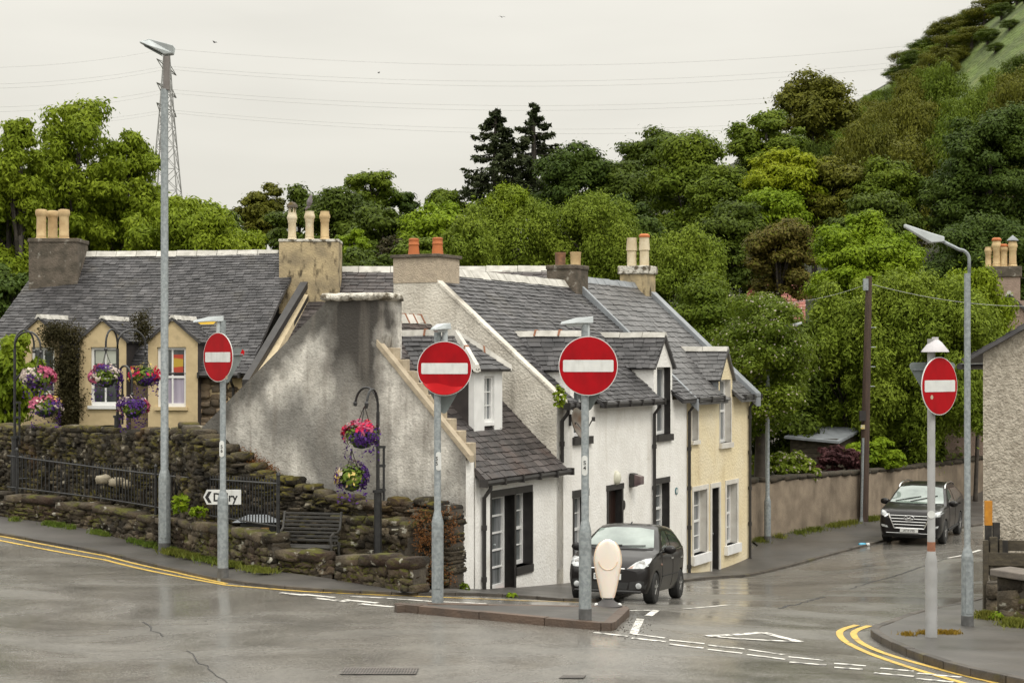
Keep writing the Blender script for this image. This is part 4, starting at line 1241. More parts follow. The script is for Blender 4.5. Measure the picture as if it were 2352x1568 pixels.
# roof
q = MB()
D_s = lambda t, u: H(t, u, z0D + kD * u)
slates(q, [D_s(tD0 + .16, -.27), D_s(tD1 + .1, -.27), D_s(tD0 + .16, uRd), D_s(tD1 + .1, uRd)], sw=.22, sh=.14, seed=21, sag=.0, keep=uncut([(PF.pix(1336, 800)[0] - .62, PF.pix(1336, 800)[0] + .62), (PF.pix(1523, 800)[0] - .62, PF.pix(1523, 800)[0] + .62)], .75))
g1_, g2_ = PF.pix(1336, 800)[0], PF.pix(1523, 800)[0]
slab(q, D_s, ((tD0 + .16, tD1 + .1, .72, uRd), (tD0 + .16, g1_ - .6, -.27, .72), (g1_ + .6, g2_ - .6, -.27, .72), (g2_ + .6, tD1 + .1, -.27, .72)))
slates(q, [H(tD1, 2 * uRd + .2, z0D - .1), H(tD0 + .3, 2 * uRd + .2, z0D - .1), H(tD1, uRd, zRd), H(tD0 + .3, uRd, zRd)], sw=.3, sh=.2, seed=22)
ridge(q, H(tD0 + .8, uRd, zRd), H(tD1 - .2, uRd, zRd), mi=1, seg=.42, w=.17, h=.09)
q.build("roof", [M_slate, M_ridge], wh)
a0 = PF.pix(1281, 936)[0]
zg = zeD + .0
dc1 = PF.pix(1336, 800)[0]; dc2 = PF.pix(1523, 800)[0]
gutter(PF(tD0 - .05, zg + .02, .24), PF(dc1 - .66, zg + .02, .24), wh)
gutter(PF(dc1 + .66, zg + .01, .24), PF(dc2 - .64, zg + .01, .24), wh)
downpipe(PF, PF.pix(1285.5, 1000)[0], zg, PF.pix(1285, 1062)[1], wh, gut_out=.2, jog=True, extra=None)
downpipe(PF, PF.pix(1498, 1000)[0], zg, -1.45, wh, gut_out=.2)
for dc, op, sd_, zt_d in ((dc1, up1, 31, None), (dc2, up2, 33, None)):
    zr2 = PF.pix(1520, 769)[1] if dc is dc2 else PF.pix(1350, 766)[1]
    ze2 = zr2 - .70
    o_ = [op[0], op[1], zeD, min(ze2 - .02, up2[3])]
    dormer(PF, wh, dc, .62, ze2, zr2, z0D, kD, .0, M_white, M_slate, opening=o_, zbot=zeD + .02, seed=sd_, joint=(dc is dc1), mrev=M_black, label="white gabled dormer at the wall head")

# =================================================================== cream house at the far end
cr = thing("cream_house", "cream harled two storey house with off-white window surrounds at the end of the terrace", "house", H(tD1, 0, -1.6))
z0F = 3.2; uRf = uRd; zRf = 6.18; kF = (zRf - z0F) / uRf
zeF = 3.02
w1 = hole(PF, 1592, 1623, 1128, 1276); w2 = hole(PF, 1668, 1692, 1113, 1253); d1 = hole(PF, 1634, 1651, 1121, 1330); d1[2] = -1.66
s1 = hole(PF, 1588, 1602, 928, 1012); wd = hole(PF, 1653, 1678, 872, 1018)
wdl = list(wd); wdl[3] = zeF + .02
q = MB()
front_wall(q, PF, tD1 + .005, tF1, -1.7, -2.2, zeF + .02, [h + [2 if h is d1 else 1] for h in (w1, w2, d1, s1, wdl)], depth=.24)
q.quad(PF(tF1, -2.9), PF(tF1, -2.9, -6), PF(tF1, zeF, -6), PF(tF1, zeF))
q.add([PF(tF1, zeF, .1), PF(tF1, zeF, -2 * uRf), PF(tF1, zRf + .05, -uRf)], [(0, 1, 2)])
q.build("wall", [M_cream, M_greyframe, M_black], cr)
q = MB()
for h, s_, t_, b_ in ((w1, .10, .12, 0), (w2, .10, .12, 0), (d1, .11, .13, 0), (s1, .05, .05, .1)):
    q = MB(); margin(q, h, s_, t_, b_, out=.025, lug=0); q.build("painted_surround", M_greyframe, cr)
for h in (w1, w2): q = MB(); PF.box(q, h[0] - .16, h[1] + .16, h[2] - .24, h[2], -.2, .10); q.build("window_sill", M_wframe, cr)
q = MB(); PF.box(q, wd[0] - .06, wd[1] + .06, wd[2] - .14, wd[2], -.2, .08); PF.box(q, wd[0] - .05, wd[0], wd[2], zeF, -.02, .02); PF.box(q, wd[1], wd[1] + .05, wd[2], zeF, -.02, .02)
q.build("painted_surround", M_greyframe, cr)
sash(PF, w1[0], w1[1], w1[2], w1[3], .2, cr, M_glass_net, cols=2, rows=2)
sash(PF, w2[0], w2[1], w2[2], w2[3], .2, cr, M_glass_net, cols=2, rows=2)
sash(PF, s1[0], s1[1], s1[2], s1[3], .18, cr, M_glass_net, cols=1, rows=1)
sash(PF, wd[0], wd[1], wd[2], wd[3], .18, cr, M_glass_net, cols=2, rows=1)
q = MB(); PF.box(q, d1[0], d1[1], d1[2], d1[3], -.20, -.15); PF.box(q, d1[0] + .004, d1[0] + .05, d1[2], d1[3], -.149, -.13, 1)
dr = q.build("door", [M_black, MATS["gilt_edge"]], cr)
q = MB(); q.lathe([(.02, -.02), (.03, 0), (.02, .02)], PF(d1[1] - .12, -.6, -.13), 8); q.build("handle", M_galv, dr)
q = MB(); PF.box(q, d1[0] - .02, d1[1] + .02, -2.1, -1.66, -.24, .03); q.build("door_step", mat("brown_step", (.09, .05, .035), rough=.6), cr)
q = MB()
F_s = lambda t, u: H(t, u, z0F + kF * u + .02)
slates(q, [F_s(tD1 + .12, -.27), F_s(tF1 - .28, -.27), F_s(tD1 + .12, uRf), F_s(tF1 - .28, uRf)], sw=.27, sh=.2, seed=41, sag=.0, keep=uncut([(PF.pix(1666.5, 850)[0] - .56, PF.pix(1666.5, 850)[0] + .56)], .5))
g1_ = PF.pix(1666.5, 850)[0]
slab(q, F_s, ((tD1 + .12, tF1 - .28, .48, uRf), (tD1 + .12, g1_ - .54, -.27, .48), (g1_ + .54, tF1 - .28, -.27, .48)))
slates(q, [H(tF1, 2 * uRf + .2, z0F), H(tD1, 2 * uRf + .2, z0F), H(tF1, uRf, zRf), H(tD1, uRf, zRf)], sw=.3, sh=.22, seed=42)
ridge(q, H(tD1 + .5, uRf, zRf + .02), H(tF1 - .5, uRf, zRf + .02), mi=1, seg=.5, w=.15, h=.07)
q.build("roof", [M_slate_n, M_lead], cr)
q = MB()
for (t0, t1, h, dz) in ((tF1 - .32, tF1 + .06, .17, 0), (tD1 - .02, tD1 + .10, .09, 0.02)):
    a, b = F_s(t0, -.3), F_s(t0, uRf + .0)
    c, d = F_s(t1, -.3), F_s(t1, uRf + .0)
    up = Vector((0, 0, h)); dn = Vector((0, 0, -.2))
    q = MB(); q.hexa([a + dn, c + dn, d + dn, b + dn, a + up, c + up, d + up, b + up]); q.build("skew", [M_lead], cr, bevel=.01)
gutter(PF(tD1 + .1, zeF, .24), PF(PF.pix(1640, 905)[0], zeF, .24), cr); gutter(PF(PF.pix(1690, 905)[0], zeF, .24), PF(tF1 + .1, zeF, .24), cr)
downpipe(PF, PF.pix(1578.5, 1000)[0], zeF, -1.62, cr, gut_out=.2)
downpipe(PF, PF.pix(1718, 1000)[0], zeF, -1.95, cr, gut_out=.2)
zrF = PF.pix(1666, 801)[1]
dormer(PF, cr, PF.pix(1666.5, 850)[0], .56, zrF - .72, zrF, z0F, kF, .0, M_cream, M_slate_n, opening=[wd[0], wd[1], zeF, wd[3]], zbot=zeF + .02, seed=51, mrev=M_greyframe, cheek=M_lead, label="cream gabled dormer at the wall head")
# stacks
def stack(parent, pl, px0, px1, pyt, zbot, depth, out, m, mcap=None, cap=.1, over=.05, label=None):
    a0, zt = pl.pix(px0, pyt, out); a1, _ = pl.pix(px1, pyt, out)
    lo, hi = min(a0, a1), max(a0, a1)
    q = MB(); pl.box(q, lo, hi, zbot, zt - cap, out - depth, out)
    s_ = q.build("chimney", m, parent)
    if label: s_["label"] = label
    q = MB(); pl.box(q, lo - over, hi + over, zt - cap, zt, out - depth - over, out + over)
    q.build("coping", mcap or m, s_, bevel=.03)
    return s_, zt
gF = PG(tF1 - .72)
s_, zt = stack(cr, gF, 1424, 1484, 611, 5.2, .72, 0, M_stack_old, M_capw, cap=.24, over=.06)
for px, kd, mt, ex in ((1451, "flare", M_pot_w, None), (1480, "flare", M_pot_w, "redcap")):
    a = gF.pix(px, 600, -.36)[0]; pot(kd, gF(a, zt - .02, -.36), .92, mt, s_, extra=ex)
gX = PG(tD1 - .45)
s_, zt = stack(wh, gX, 1256, 1322, 609, 5.0, .8, 0, M_stack_dark, M_stack_dark, cap=.12, over=.03)
for px, mt in ((1287, M_pot_rust), (1322, M_pot)):
    a = gX.pix(px, 600, -.4)[0]; pot("plain", gX(a, zt - .02, -.4), .80, mt, s_)
# fittings on the white front
def on_front(px, py, out=.0): 
    a, z = PF.pix(px, py, out); return PF(a, z, out)
MF = Matrix((( TA.x, 0, -TB.x, 0), (TA.y, 0, -TB.y, 0), (0, 1, 0, 0), (0, 0, 0, 1)))   # x along the front, y up, z outwards
q = MB(); c = on_front(1414, 1097, .0)
q.lathe([(.15, -.01), (.15, .03), (.13, .08), (.08, .115), (.02, .13)], (0, 0, 0), 18, M=Matrix.Translation(c) @ MF @ Matrix.Diagonal((.75, 1.12, 1, 1)))
tag(q.build("bulkhead_light", mat("opal_glass", (.62, .61, .50), (.56, .55, .45), rough=.3), None, smooth=True, auto=50), "oval white bulkhead light on the harled wall above the dark door", "wall light")
c = on_front(1450, 1102, .02)
t_ = thing("floodlight", "black wedge-shaped floodlight sticking out from the white wall", "wall light", c)
q = MB()
def wedge(q, c, l, h0, h1, w0, w1, mi=0):
    P = []
    for out, h, w_ in ((0, h0, w0), (l, h1, w1)):
        P.append([c + TA * sx * w_ / 2 - TB * out + Vector((0, 0, sz * h / 2)) for sx, sz in ((-1, -1), (1, -1), (1, 1), (-1, 1))])
    V = P[0] + P[1]
    q.add(V, [(0, 1, 2, 3), (7, 6, 5, 4), (0, 4, 5, 1), (1, 5, 6, 2), (2, 6, 7, 3), (3, 7, 4, 0)], mi)
wedge(q, c, .12, .34, .30, .25, .25); q.build("housing", M_black, t_, bevel=.01)
q = MB(); wedge(q, c - TB * .12, .16, .28, .18, .24, .22); q.build("lens", mat("smoked_plastic", (.10, .07, .075), (.15, .11, .11), rough=.2), t_, bevel=.01)
q = MB(); c = on_front(1432, 1159, 0); q.lathe([(.10, 0), (.10, .02), (.06, .03)], (0, 0, 0), 14, M=Matrix.Translation(c) @ MF @ Matrix.Diagonal((.8, 1.1, 1, 1)))
tag(q.build("house_plaque", M_black), "small dark oval plaque on the white wall right of the dark door", "plaque")
q = MB(); c = on_front(1553, 1127, 0); q.lathe([(.09, 0), (.09, .02)], (0, 0, 0), 14, M=Matrix.Translation(c) @ MF)
q.lathe([(.055, .021), (.055, .024)], (0, 0, 0), 12, 1, M=Matrix.Translation(c) @ MF)
tag(q.build("wall_marker", [mat("teal_enamel", (.06, .16, .18), rough=.4), M_signwhite]), "small round teal and white disc on the white wall near the cream house", "wall disc")
# satellite dish
c = on_front(1326, 972, .42)
t_ = thing("satellite_dish", "rust-stained grey satellite dish on a bracket beside the upstairs window of the white house", "satellite dish", c)
q = MB()
n_ = (Vector((-.55, -.75, .30))).normalized(); rot = Vector((0.83, -0.5, .25)).normalized().to_track_quat('Z', 'Y').to_matrix().to_4x4()
q.lathe([(.02, -.07), (.12, -.055), (.22, -.02), (.31, .04), (.315, .05), (.30, .05), (.2, -.005), (.02, -.05)], (0, 0, 0), 24, M=Matrix.Translation(c) @ rot @ Matrix.Diagonal((.88, 1.05, 1, 1)))
q.build("dish", mat("rusty_grey_dish", (.17, .155, .13), (.11, .07, .045), rough=.5, scale=5), t_, smooth=True, auto=60)
q = MB(); wpt = PF(PF.pix(1312, 962)[0] - .1, c.z + .05, .02)
q.tube([wpt, wpt - TB * .25, c - Vector((.05, 0, 0))], .025, 7); q.tube([c, c + rot.to_3x3() @ Vector((0, -.25, .12)), c + rot.to_3x3() @ Vector((0, 0, .38))], .014, 6)
q.box(tuple(wpt), (.06, .06, .25)); q.box(tuple(c + rot.to_3x3() @ Vector((0, 0, .4))), (.07, .07, .09))
q.build("bracket", M_black, t_)

# =================================================================== left cottage, frontal, with three gabled dormers
pl_l = at(-70, 858, 45.9); pl_r = at(566, 853, 44.9)
PA = Plane((pl_l.x, pl_l.y, 0), (pl_r.x - pl_l.x, pl_r.y - pl_l.y, 0), Vector((pl_r.y - pl_l.y, -(pl_r.x - pl_l.x), 0)))
LA = (Vector(pl_r[:2]) - Vector(pl_l[:2])).length
ca = thing("cottage", "sandstone cottage with a broad slate roof and three gabled dormers behind the hanging baskets", "house", PA(LA / 2, 1.8))
rl = at(112, 585, 49.4); rr = at(700, 578, 48.6)
el = PA(-.2, 3.66, .28); er = PA(LA + .12, 3.66, .28)
q = MB()
slates(q, [el, er, rl, rr], sw=.22, sh=.125, seed=61, sag=.06)
back_l = rl + Vector((-.3, 4.2, -3.3)); back_r = rr + Vector((-.1, 4.2, -3.3))
slates(q, [back_r, back_l, rr, rl], sw=.35, sh=.25, seed=62)
ridge(q, at(178, 583, 49.3), at(640, 579, 48.7), mi=1, seg=.56, w=.15, h=.07, down=.10)
q.build("roof", [M_slate, M_ridge], ca)
k_A = ((rl.z + rr.z) / 2 - 3.66) / (((rl + rr) / 2 - (el + er) / 2).dot(-PA.n)); r0A = 3.66 - k_A * .28 * -1
r0A = 3.66 + k_A * .28
dsp = []
for (pxa, pya, pxl, pxr, opx, sd_) in ((90, 727, 44, 136, (72, 125, 797, 905), 1), (236, 730, 183, 291, (208, 272, 797, 931), 2), (397, 729, 336, 450, (361, 427, 797, 934), 3)):
    ac, zr2 = PA.pix(pxa, pya, .36)
    hwx = (PA.pix(pxr, 780, .36)[0] - PA.pix(pxl, 780, .36)[0]) / 2
    dsp.append((ac, hwx, zr2, hole(PA, opx[0], opx[1], opx[2], opx[3], .36), sd_))
q = MB()
holes = []
front_wall(q, PA, -.1, LA, 1.4, 1.4, 3.7, [])
q.build("wall", [M_redstone], ca)
q = MB()
rs = random.Random(4)
for z in np.arange(1.55, 3.6, .34):      # dressed quoins and odd stones of the exposed rubble by the right corner
    x = LA - rs.uniform(.5, .62)
    PA.box(q, x, LA + .01, z, z + .31, -.05, .03)
for a_, z_ in ((LA - 1.15, 3.05), (LA - .95, 2.2)):
    PA.box(q, a_, a_ + .5, z_, z_ + .3, -.05, .025)
q.build("quoins", M_sand, ca, bevel=.02)
ss = Stones(12)
for z in np.arange(1.5, 3.6, .21):
    x = PA.pix(447, 900)[0]
    while x < LA - .5:
        w_ = rs.uniform(.16, .5); c = PA(x + w_ / 2, z + rs.uniform(.06, .14), .0); ss.add((c.x, c.y, c.z), (w_, .14, rs.uniform(.14, .24)), (PA.ax.x, PA.ax.y)); x += w_
ss.build("rubble_facing", M_redstone, ca)
for ac, hwx, zr2, op, sd_ in dsp:
    zed = zr2 - hwx * .86
    d_ = dormer(PA, ca, ac, hwx, zed, zr2, r0A, k_A, .36, M_sand, M_slate, opening=op, zbot=1.3, seed=70 + sd_, sw=.22, sh=.14, oh=.07, mridge=M_ridge, cheek=M_slate_p, label="sandstone gabled dormer rising from the wall")
    g1, g2 = ((M_glass, None), (M_blind, M_glass), (M_plaque_red, M_curtain))[sd_ - 1]
    g = sash(PA, op[0], op[1], op[2], op[3], -.27, d_, M_glass if sd_ < 3 else M_curtain, cols=2, rows=1, fr=.07, bar=.045)
    q = MB(); z_m = (op[2] + op[3]) / 2
    if sd_ == 2:
        PA.box(q, op[0] + .1, op[1] - .09, op[3] - .45, op[3] - .1, .24, .251); q.build("blind", M_blind, g)
    elif sd_ == 3:
        PA.box(q, op[0] + .1, op[1] - .09, z_m + .05, op[3] - .08, .24, .251); q.build("pane", M_glass, g)
        q = MB(); PA.box(q, op[0] + .42, op[1] - .11, z_m + .12, op[3] - .2, .2515, .256); q.build("hanging", M_plaque_red, g)
    q = MB(); PA.box(q, op[0] - .06, op[1] + .06, op[2] - .09, op[2], .1, .43); q.build("sill", M_wframe if sd_ == 2 else M_sand, g)
gutter(PA(dsp[2][0] + dsp[2][1] + .02, 3.63, .34), PA(LA - .1, 3.63, .34), ca)
downpipe(PA, LA - .35, 3.6, 2.2, ca, gut_out=.3)
# chimneys of the left cottage
def fstack(parent, px0, px1, pyt, pyb, D, depth, m, mcap, cap=.12, over=.05):
    a = at(px0, pyt, D); b = at(px1, pyt, D); zb = zat(pyb, D)
    pl = Plane((a.x, a.y, 0), (1, 0, 0), (0, -1, 0)); L_ = b.x - a.x
    q = MB(); pl.box(q, 0, L_, zb, a.z - cap, -depth, 0); s_ = q.build("chimney", m, parent)
    q = MB(); pl.box(q, -over, L_ + over, a.z - cap, a.z, -depth - over, over); q.build("coping", mcap, s_, bevel=.02)
    return s_, a.z
s_, zt = fstack(ca, 66, 178, 547, 690, 48.2, 1.2, M_stack_dark, M_stack_dark, over=.03)
for px, kd, D in ((95, "roll", 48.6), (121, "roll", 49.0), (147, "roll", 48.6)):
    c = at(px, 545, D); pot(kd, Vector((c.x, c.y, zt - .02)), 1.05, M_pot, s_)
s_, zt = fstack(ca, 641, 777, 549, 720, 47.6, 1.1, M_stack_old, M_capw, cap=.08, over=.02)
for px, mt, ex, D in ((671, M_pot_w, "cowl", 48.1), (711, M_pot_w, None, 48.1), (746, M_pot, None, 48.1)):
    c = at(px, 549, D); pot("collar", Vector((c.x, c.y, zt - .02)), .90 if ex is None else .86, mt, s_, extra=ex)
PERCH = at(711, 477, 48.1)
# party wall with its cream skew between the two slate roofs, dark flashings either side
q = MB()
a_t, a_b = at(722, 590, 48.9), at(566, 893, 44.0)
b_t, b_b = at(746, 606, 48.9), at(590, 893, 44.0)
dn = Vector((0, 0, -1.2))
q.hexa([a_b + dn, b_b + dn, b_t + dn, a_t + dn, a_b, b_b, b_t, a_t])
q.build("skew", mat("cream_cement_skew", (.60, .50, .33), (.50, .41, .27), rough=.9, bump=.5, bscale=20), ca)
q = MB()
c_t, c_b = at(690, 655, 47.3), at(556, 880, 44.2); d_t, d_b = at(707, 655, 47.35), at(572, 880, 44.2)
up = Vector((0, 0, .10)); q.hexa([c_b - up, d_b - up, d_t - up, c_t - up, c_b + up, d_b + up, d_t + up, c_t + up])
e_t, e_b = at(742, 606, 48.95), at(584, 893, 44.1); f_t, f_b = at(750, 606, 48.97), at(592, 893, 44.12)
q.hexa([e_b - up, f_b - up, f_t - up, e_t - up, e_b + up * .4, f_b + up * .4, f_t + up * .4, e_t + up * .4])
q.build("flashing", M_black, ca)

# =================================================================== rear house whose roof shows between the chimneys
rb = thing("slate_roofed_house", "house behind the terrace showing only its dark slate roof with a long pale ridge", "house", at(1000, 830, 49) - Vector((0, 0, 4)))
q = MB()
slates(q, [at(588, 900, 44.2), at(1150, 900, 44.2), at(749, 619, 49), at(1330, 617, 49)], sw=.27, sh=.18, seed=81, sag=.03)
slates(q, [at(1330, 617, 49) + Vector((0, 4.5, -3.5)), at(749, 619, 49) + Vector((0, 4.5, -3.5)), at(1330, 617, 49), at(749, 619, 49)], sw=.35, sh=.25, seed=82)
ridge(q, at(752, 619, 49), at(1262, 617, 49), mi=1, seg=.86, w=.17, h=.09)
q.build("roof", [M_slate_p, M_ridge], rb)
q = MB()
b0, b1 = at(600, 900, 45.0), at(1150, 900, 45.0); f0 = at(1330, 617, 49)
q.hexa([Vector((b0.x, 45, 1)), Vector((f0.x - .2, 45, 1)), Vector((f0.x - .2, 53, 1)), Vector((b0.x + .5, 53, 1)), Vector((b0.x + .3, 45, 3.0)), Vector((f0.x - .2, 45, 3.0)), Vector((f0.x - .2, 53, 3.0)), Vector((b0.x + .5, 53, 3.0))])
q.build("wall", M_gable, rb)

# =================================================================== roughcast house at the right edge
rh_o = at(2258, 1430, 31.2)
PR = Plane((rh_o.x, rh_o.y, 0), (.893, -.45, 0), (-.45, -.893, 0))
hr = thing("roughcast_house", "grey pebbledashed house gable at the right edge behind the wooden fence", "house", Vector((rh_o.x, rh_o.y, gz(rh_o.x, rh_o.y))))
zel = PR.pix(2259, 808)[1]; a2, z2 = PR.pix(2352, 752); slope = (z2 - zel) / a2
q = MB()
wd_ = 6.0
q.prism([PR(0, -2.5), PR(wd_, -2.5), PR(wd_, zel), PR(wd_ / 2, zel + slope * wd_ / 2), PR(0, zel)], -PR.n * 7.5)
q.build("wall", M_dash, hr)
r = MB()
def RS(a, out, dz=0): return PR(a, zel + slope * min(a, wd_ - a) + dz, out)
for (a_, b_) in ((-.35, wd_ / 2), (wd_ + .35, wd_ / 2)):
    P = [RS(a_, -7.6, .06), RS(a_, .18, .06), RS(b_, -7.6, .06), RS(b_, .18, .06)]
    if a_ > 1: P = [P[1], P[0], P[3], P[2]]
    slates(r, P, sw=.3, sh=.22, seed=91, thick=.07)
r.build("roof", [M_slate], hr)
q = MB(); q.tube([RS(-.42, .1, -.02), RS(-.42, -7.6, -.02)], .06, 8); q.build("gutter", M_black, hr)

# far chimney and roof over the hedge
hc = thing("pink_house", "pink roughcast house far right showing its gable and a chimney with four pots", "house", at(2330, 900, 62) - Vector((0, 0, 3)))
D_ = 62.0
q = MB()
pk = [at(2352, 1000, D_), at(2290, 800, D_)]
PQ = Plane((at(2265, 700, D_).x, D_, 0), (.95, -.3, 0), (-.3, -.95, 0))
ap = PQ.pix(2318, 690); L0 = PQ.pix(2170, 850); R0 = PQ.pix(2500, 850)
q.prism([PQ(L0[0], -3), PQ(R0[0], -3), PQ(R0[0], L0[1]), PQ(ap[0] + .6, ap[1]), PQ(ap[0] - .6, ap[1]), PQ(L0[0], L0[1])], -PQ.n * 8)
q.build("wall", M_pinkr, hc)
r = MB()
slates(r, [PQ(R0[0] + .2, L0[1], .1), PQ(R0[0] + .2, L0[1], -8), PQ(ap[0], ap[1] + .25, .1), PQ(ap[0], ap[1] + .25, -8)], sw=.35, sh=.25, seed=95)
slates(r, [PQ(L0[0] - .2, L0[1], -8), PQ(L0[0] - .2, L0[1], .1), PQ(ap[0], ap[1] + .25, -8), PQ(ap[0], ap[1] + .25, .1)], sw=.35, sh=.25, seed=96)
ridge(r, PQ(ap[0], ap[1] + .28, .1), PQ(ap[0], ap[1] + .28, -8), mi=1)
r.build("roof", [M_slate, M_ridge], hc)
st = MB(); l0 = PQ.pix(2268, 680)[0]; l1 = PQ.pix(2343, 680)[0]; zc = PQ.pix(2300, 636)[1]; zc2 = PQ.pix(2300, 612)[1]
PQ.box(st, l0, l1, ap[1] - .6, zc, -.9, .02); s_ = st.build("chimney", M_pinkr, hc)
q = MB(); PQ.box(q, l0 - .06, l1 + .06, zc, zc2, -.96, .08); q.build("coping", M_stack_dark, s_, bevel=.02)
for px, kd, ex, sc in ((2270, "collar", None, .82), (2289, "collar", "redcap", 1.05), (2306, "roll", "redcap", .92), (2326, "collar", "cone", 1.02)):
    a = PQ.pix(px, 600, -.4)[0]; pot(kd, PQ(a, zc2 - .02, -.4), sc, M_pot, s_, extra=ex)

# red tiled roof among the trees
ht = thing("red_roofed_house", "house half hidden in the trees with a red tiled roof and a skylight", "house", at(1760, 760, 78) - Vector((0, 0, 4)))
r = MB()
slates(r, [at(1690, 745, 76), at(1850, 742, 76), at(1722, 657, 79), at(1850, 657, 79)], sw=.32, sh=.3, seed=97, sag=0)
ridge(r, at(1722, 657, 79), at(1850, 657, 79), mi=0)
r.build("roof", mat("red_tile", (.36, .12, .085), (.28, .09, .07), rough=.6, island=.15), ht)
q = MB(); q.quad(at(1733, 712, 76.2), at(1757, 705, 76.2), at(1762, 682, 77.4), at(1740, 689, 77.4)); q.prism([at(1735, 711, 76.9), at(1757, 706, 76.9), at(1763, 684, 77.7), at(1741, 688, 77.7)], (0, -.5, .4)); q.build("skylight", M_glass, ht)
q = MB(); a = at(1692, 745, 77); b = at(1848, 745, 77); q.hexa([Vector((a.x, 77, -1)), Vector((b.x, 77, -1)), Vector((b.x, 82, -1)), Vector((a.x, 82, -1)), Vector((a.x, 77, a.z)), Vector((b.x, 77, a.z)), Vector((b.x, 82, a.z)), Vector((a.x, 82, a.z))]); q.build("wall", M_gable, ht)

# shed behind the garden wall
sh = thing("garden_shed", "small dark timber shed with a grey felt roof behind the garden wall", "shed", at(1855, 1080, 58) )
q = MB(); a, b, z1, z0 = at(1815, 1010, 58).x, at(1880, 1010, 58).x, zat(1005, 58), zat(1105, 58)
PSH = Plane((a, 58, 0), (.86, -.5, 0), (-.5, -.86, 0))
PSH.box(q, 0, 1.7, z0, z1, -2.2, 0)
for i in range(9): PSH.box(q, 0, 1.7, z0 + i * .17, z0 + i * .17 + .02, 0, .02)
q.build("wall", M_oldwood, sh)
q = MB(); e = zat(985, 58)
q.hexa([PSH(-.15, z1 - .02, .2), PSH(1.85, z1 - .15, .2), PSH(1.85, z1 + .2, -2.4), PSH(-.15, z1 + .3, -2.4), PSH(-.15, z1 + .06, .2), PSH(1.85, z1 - .07, .2), PSH(1.85, z1 + .28, -2.4), PSH(-.15, z1 + .38, -2.4)])
q.build("roof", M_lead, sh)
# =================================================================== stone walls of the little memorial garden
def V2(l): return [Vector(p[:2]) for p in l]
fw = [G(x, y, .16) for x, y in ((-260, 1130), (-80, 1166), (0, 1185), (200, 1215), (400, 1263), (620, 1310))]
fw_in = offset_line(V2(fw), .2)
zb_ = [gz(p.x, p.y) + .05 for p in fw_in]
tops = [zat(y, p.y) for (y, p) in zip((1095, 1112, 1128, 1152, 1186, 1222), fw_in)]
tw = thing("garden_wall", "low rubble wall with rounded red sandstone cope along the sloping pavement under the railings", "stone wall", (fw_in[2].x, fw_in[2].y, zb_[2]))
Stones(21).wall(fw_in, zb_, [t - .2 for t in tops], .4, (.20, .135), jit=.03).build("stones", M_stone, tw)
Stones(22).cope(fw_in, [t - .2 for t in tops], .50, .18, .85, k=7.0).build("cope", M_stone, tw)
q = MB(); wall_core(q, fw_in, [z - .3 for z in zb_], [t - .12 for t in tops], .28); q.build("core", M_mortar, tw)
FWI, FWT = fw_in, tops

def low_wall(pxs, top_y, label, seed, h_cope=.22):
    b = [G(x, y, .14) for x, y in pxs]
    p = offset_line(V2(b), .2); zb = [gz(v.x, v.y) + .05 for v in p]; zt = [zat(y, v.y) for y, v in zip(top_y, p)]
    t = thing("garden_wall", label, "stone wall", (p[0].x, p[0].y, zb[0]))
    Stones(seed).wall(p, zb, [z - h_cope for z in zt], .42, (.20, .14), jit=.02).build("stones", M_stone, t)
    Stones(seed + 1).cope(p, [z - h_cope for z in zt], .54, h_cope * .9, 1.0, k=7.0).build("cope", M_stone, t)
    q = MB(); wall_core(q, p, [z - .3 for z in zb], [z - .12 for z in zt], .3); q.build("core", M_mortar, t)
low_wall(((622, 1311), (733, 1322)), (1258, 1261), "short low stone wall with one rounded cope in front of the black bench", 31)
low_wall(((772, 1330), (945, 1349)), (1266, 1276), "short low stone wall with lichened cope right of the bench gap", 33)

# retaining wall below the cottages, sweeping down beside the sooty gable
rw = [at(-160, 1000, 43.5), at(0, 980, 41.8), at(140, 980, 39.8), at(270, 988, 37.6), at(400, 990, 35.6), at(455, 984, 34.2), at(490, 1000, 33.65), at(560, 1048, 33.4), at(640, 1096, 32.95), at(740, 1128, 32.5), at(850, 1146, 32.0), at(1000, 1155, 31.4), at(1049, 1160, 31.05)]
ztop = [p.z for p in rw]; rwp = V2(rw)
GF = 0.32                                           # level of the garden floor
zfl = [min(GF - .1, z - .8) if i < 9 else -.3 for i, z in enumerate(ztop)]
tr = thing("retaining_wall", "tall dark rubble retaining wall stepping down from the cottage to the foot of the sooty gable", "stone wall", (rwp[5].x, rwp[5].y, GF))
Stones(41).wall(rwp, zfl, [z - .1 for z in ztop], .5, (.20, .13), jit=.045, k=12).build("stones", M_stone_dark, tr)
Stones(42).cope(rwp, [z - .14 for z in ztop], .5, .17, .26, k=5, jit=.05).build("cope", M_stone_dark, tr)
q = MB(); wall_core(q, rwp, [z - .3 for z in zfl], [z - .08 for z in ztop], .36); q.build("core", M_mortar, tr)
# lower stone wall behind the basket post
mw = [at(764, 1185, 31.9), at(860, 1189, 31.6), at(950, 1196, 31.1)]
zt_m = [p.z for p in mw]
tm = thing("garden_wall", "rough mossy stone wall behind the basket post and right of the bench", "stone wall", (mw[1].x, mw[1].y, 0))
Stones(51).wall(mw, [-.05, -.1, -.15], [z - .14 for z in zt_m], .5, (.21, .14), jit=.04).build("stones", M_stone, tm)
Stones(52).cope(mw, [z - .16 for z in zt_m], .5, .2, .34, k=3.6, jit=.03).build("cope", M_stone, tm)
q = MB(); wall_core(q, mw, [-.4] * 3, [z - .1 for z in zt_m], .36); q.build("core", M_mortar, tm)

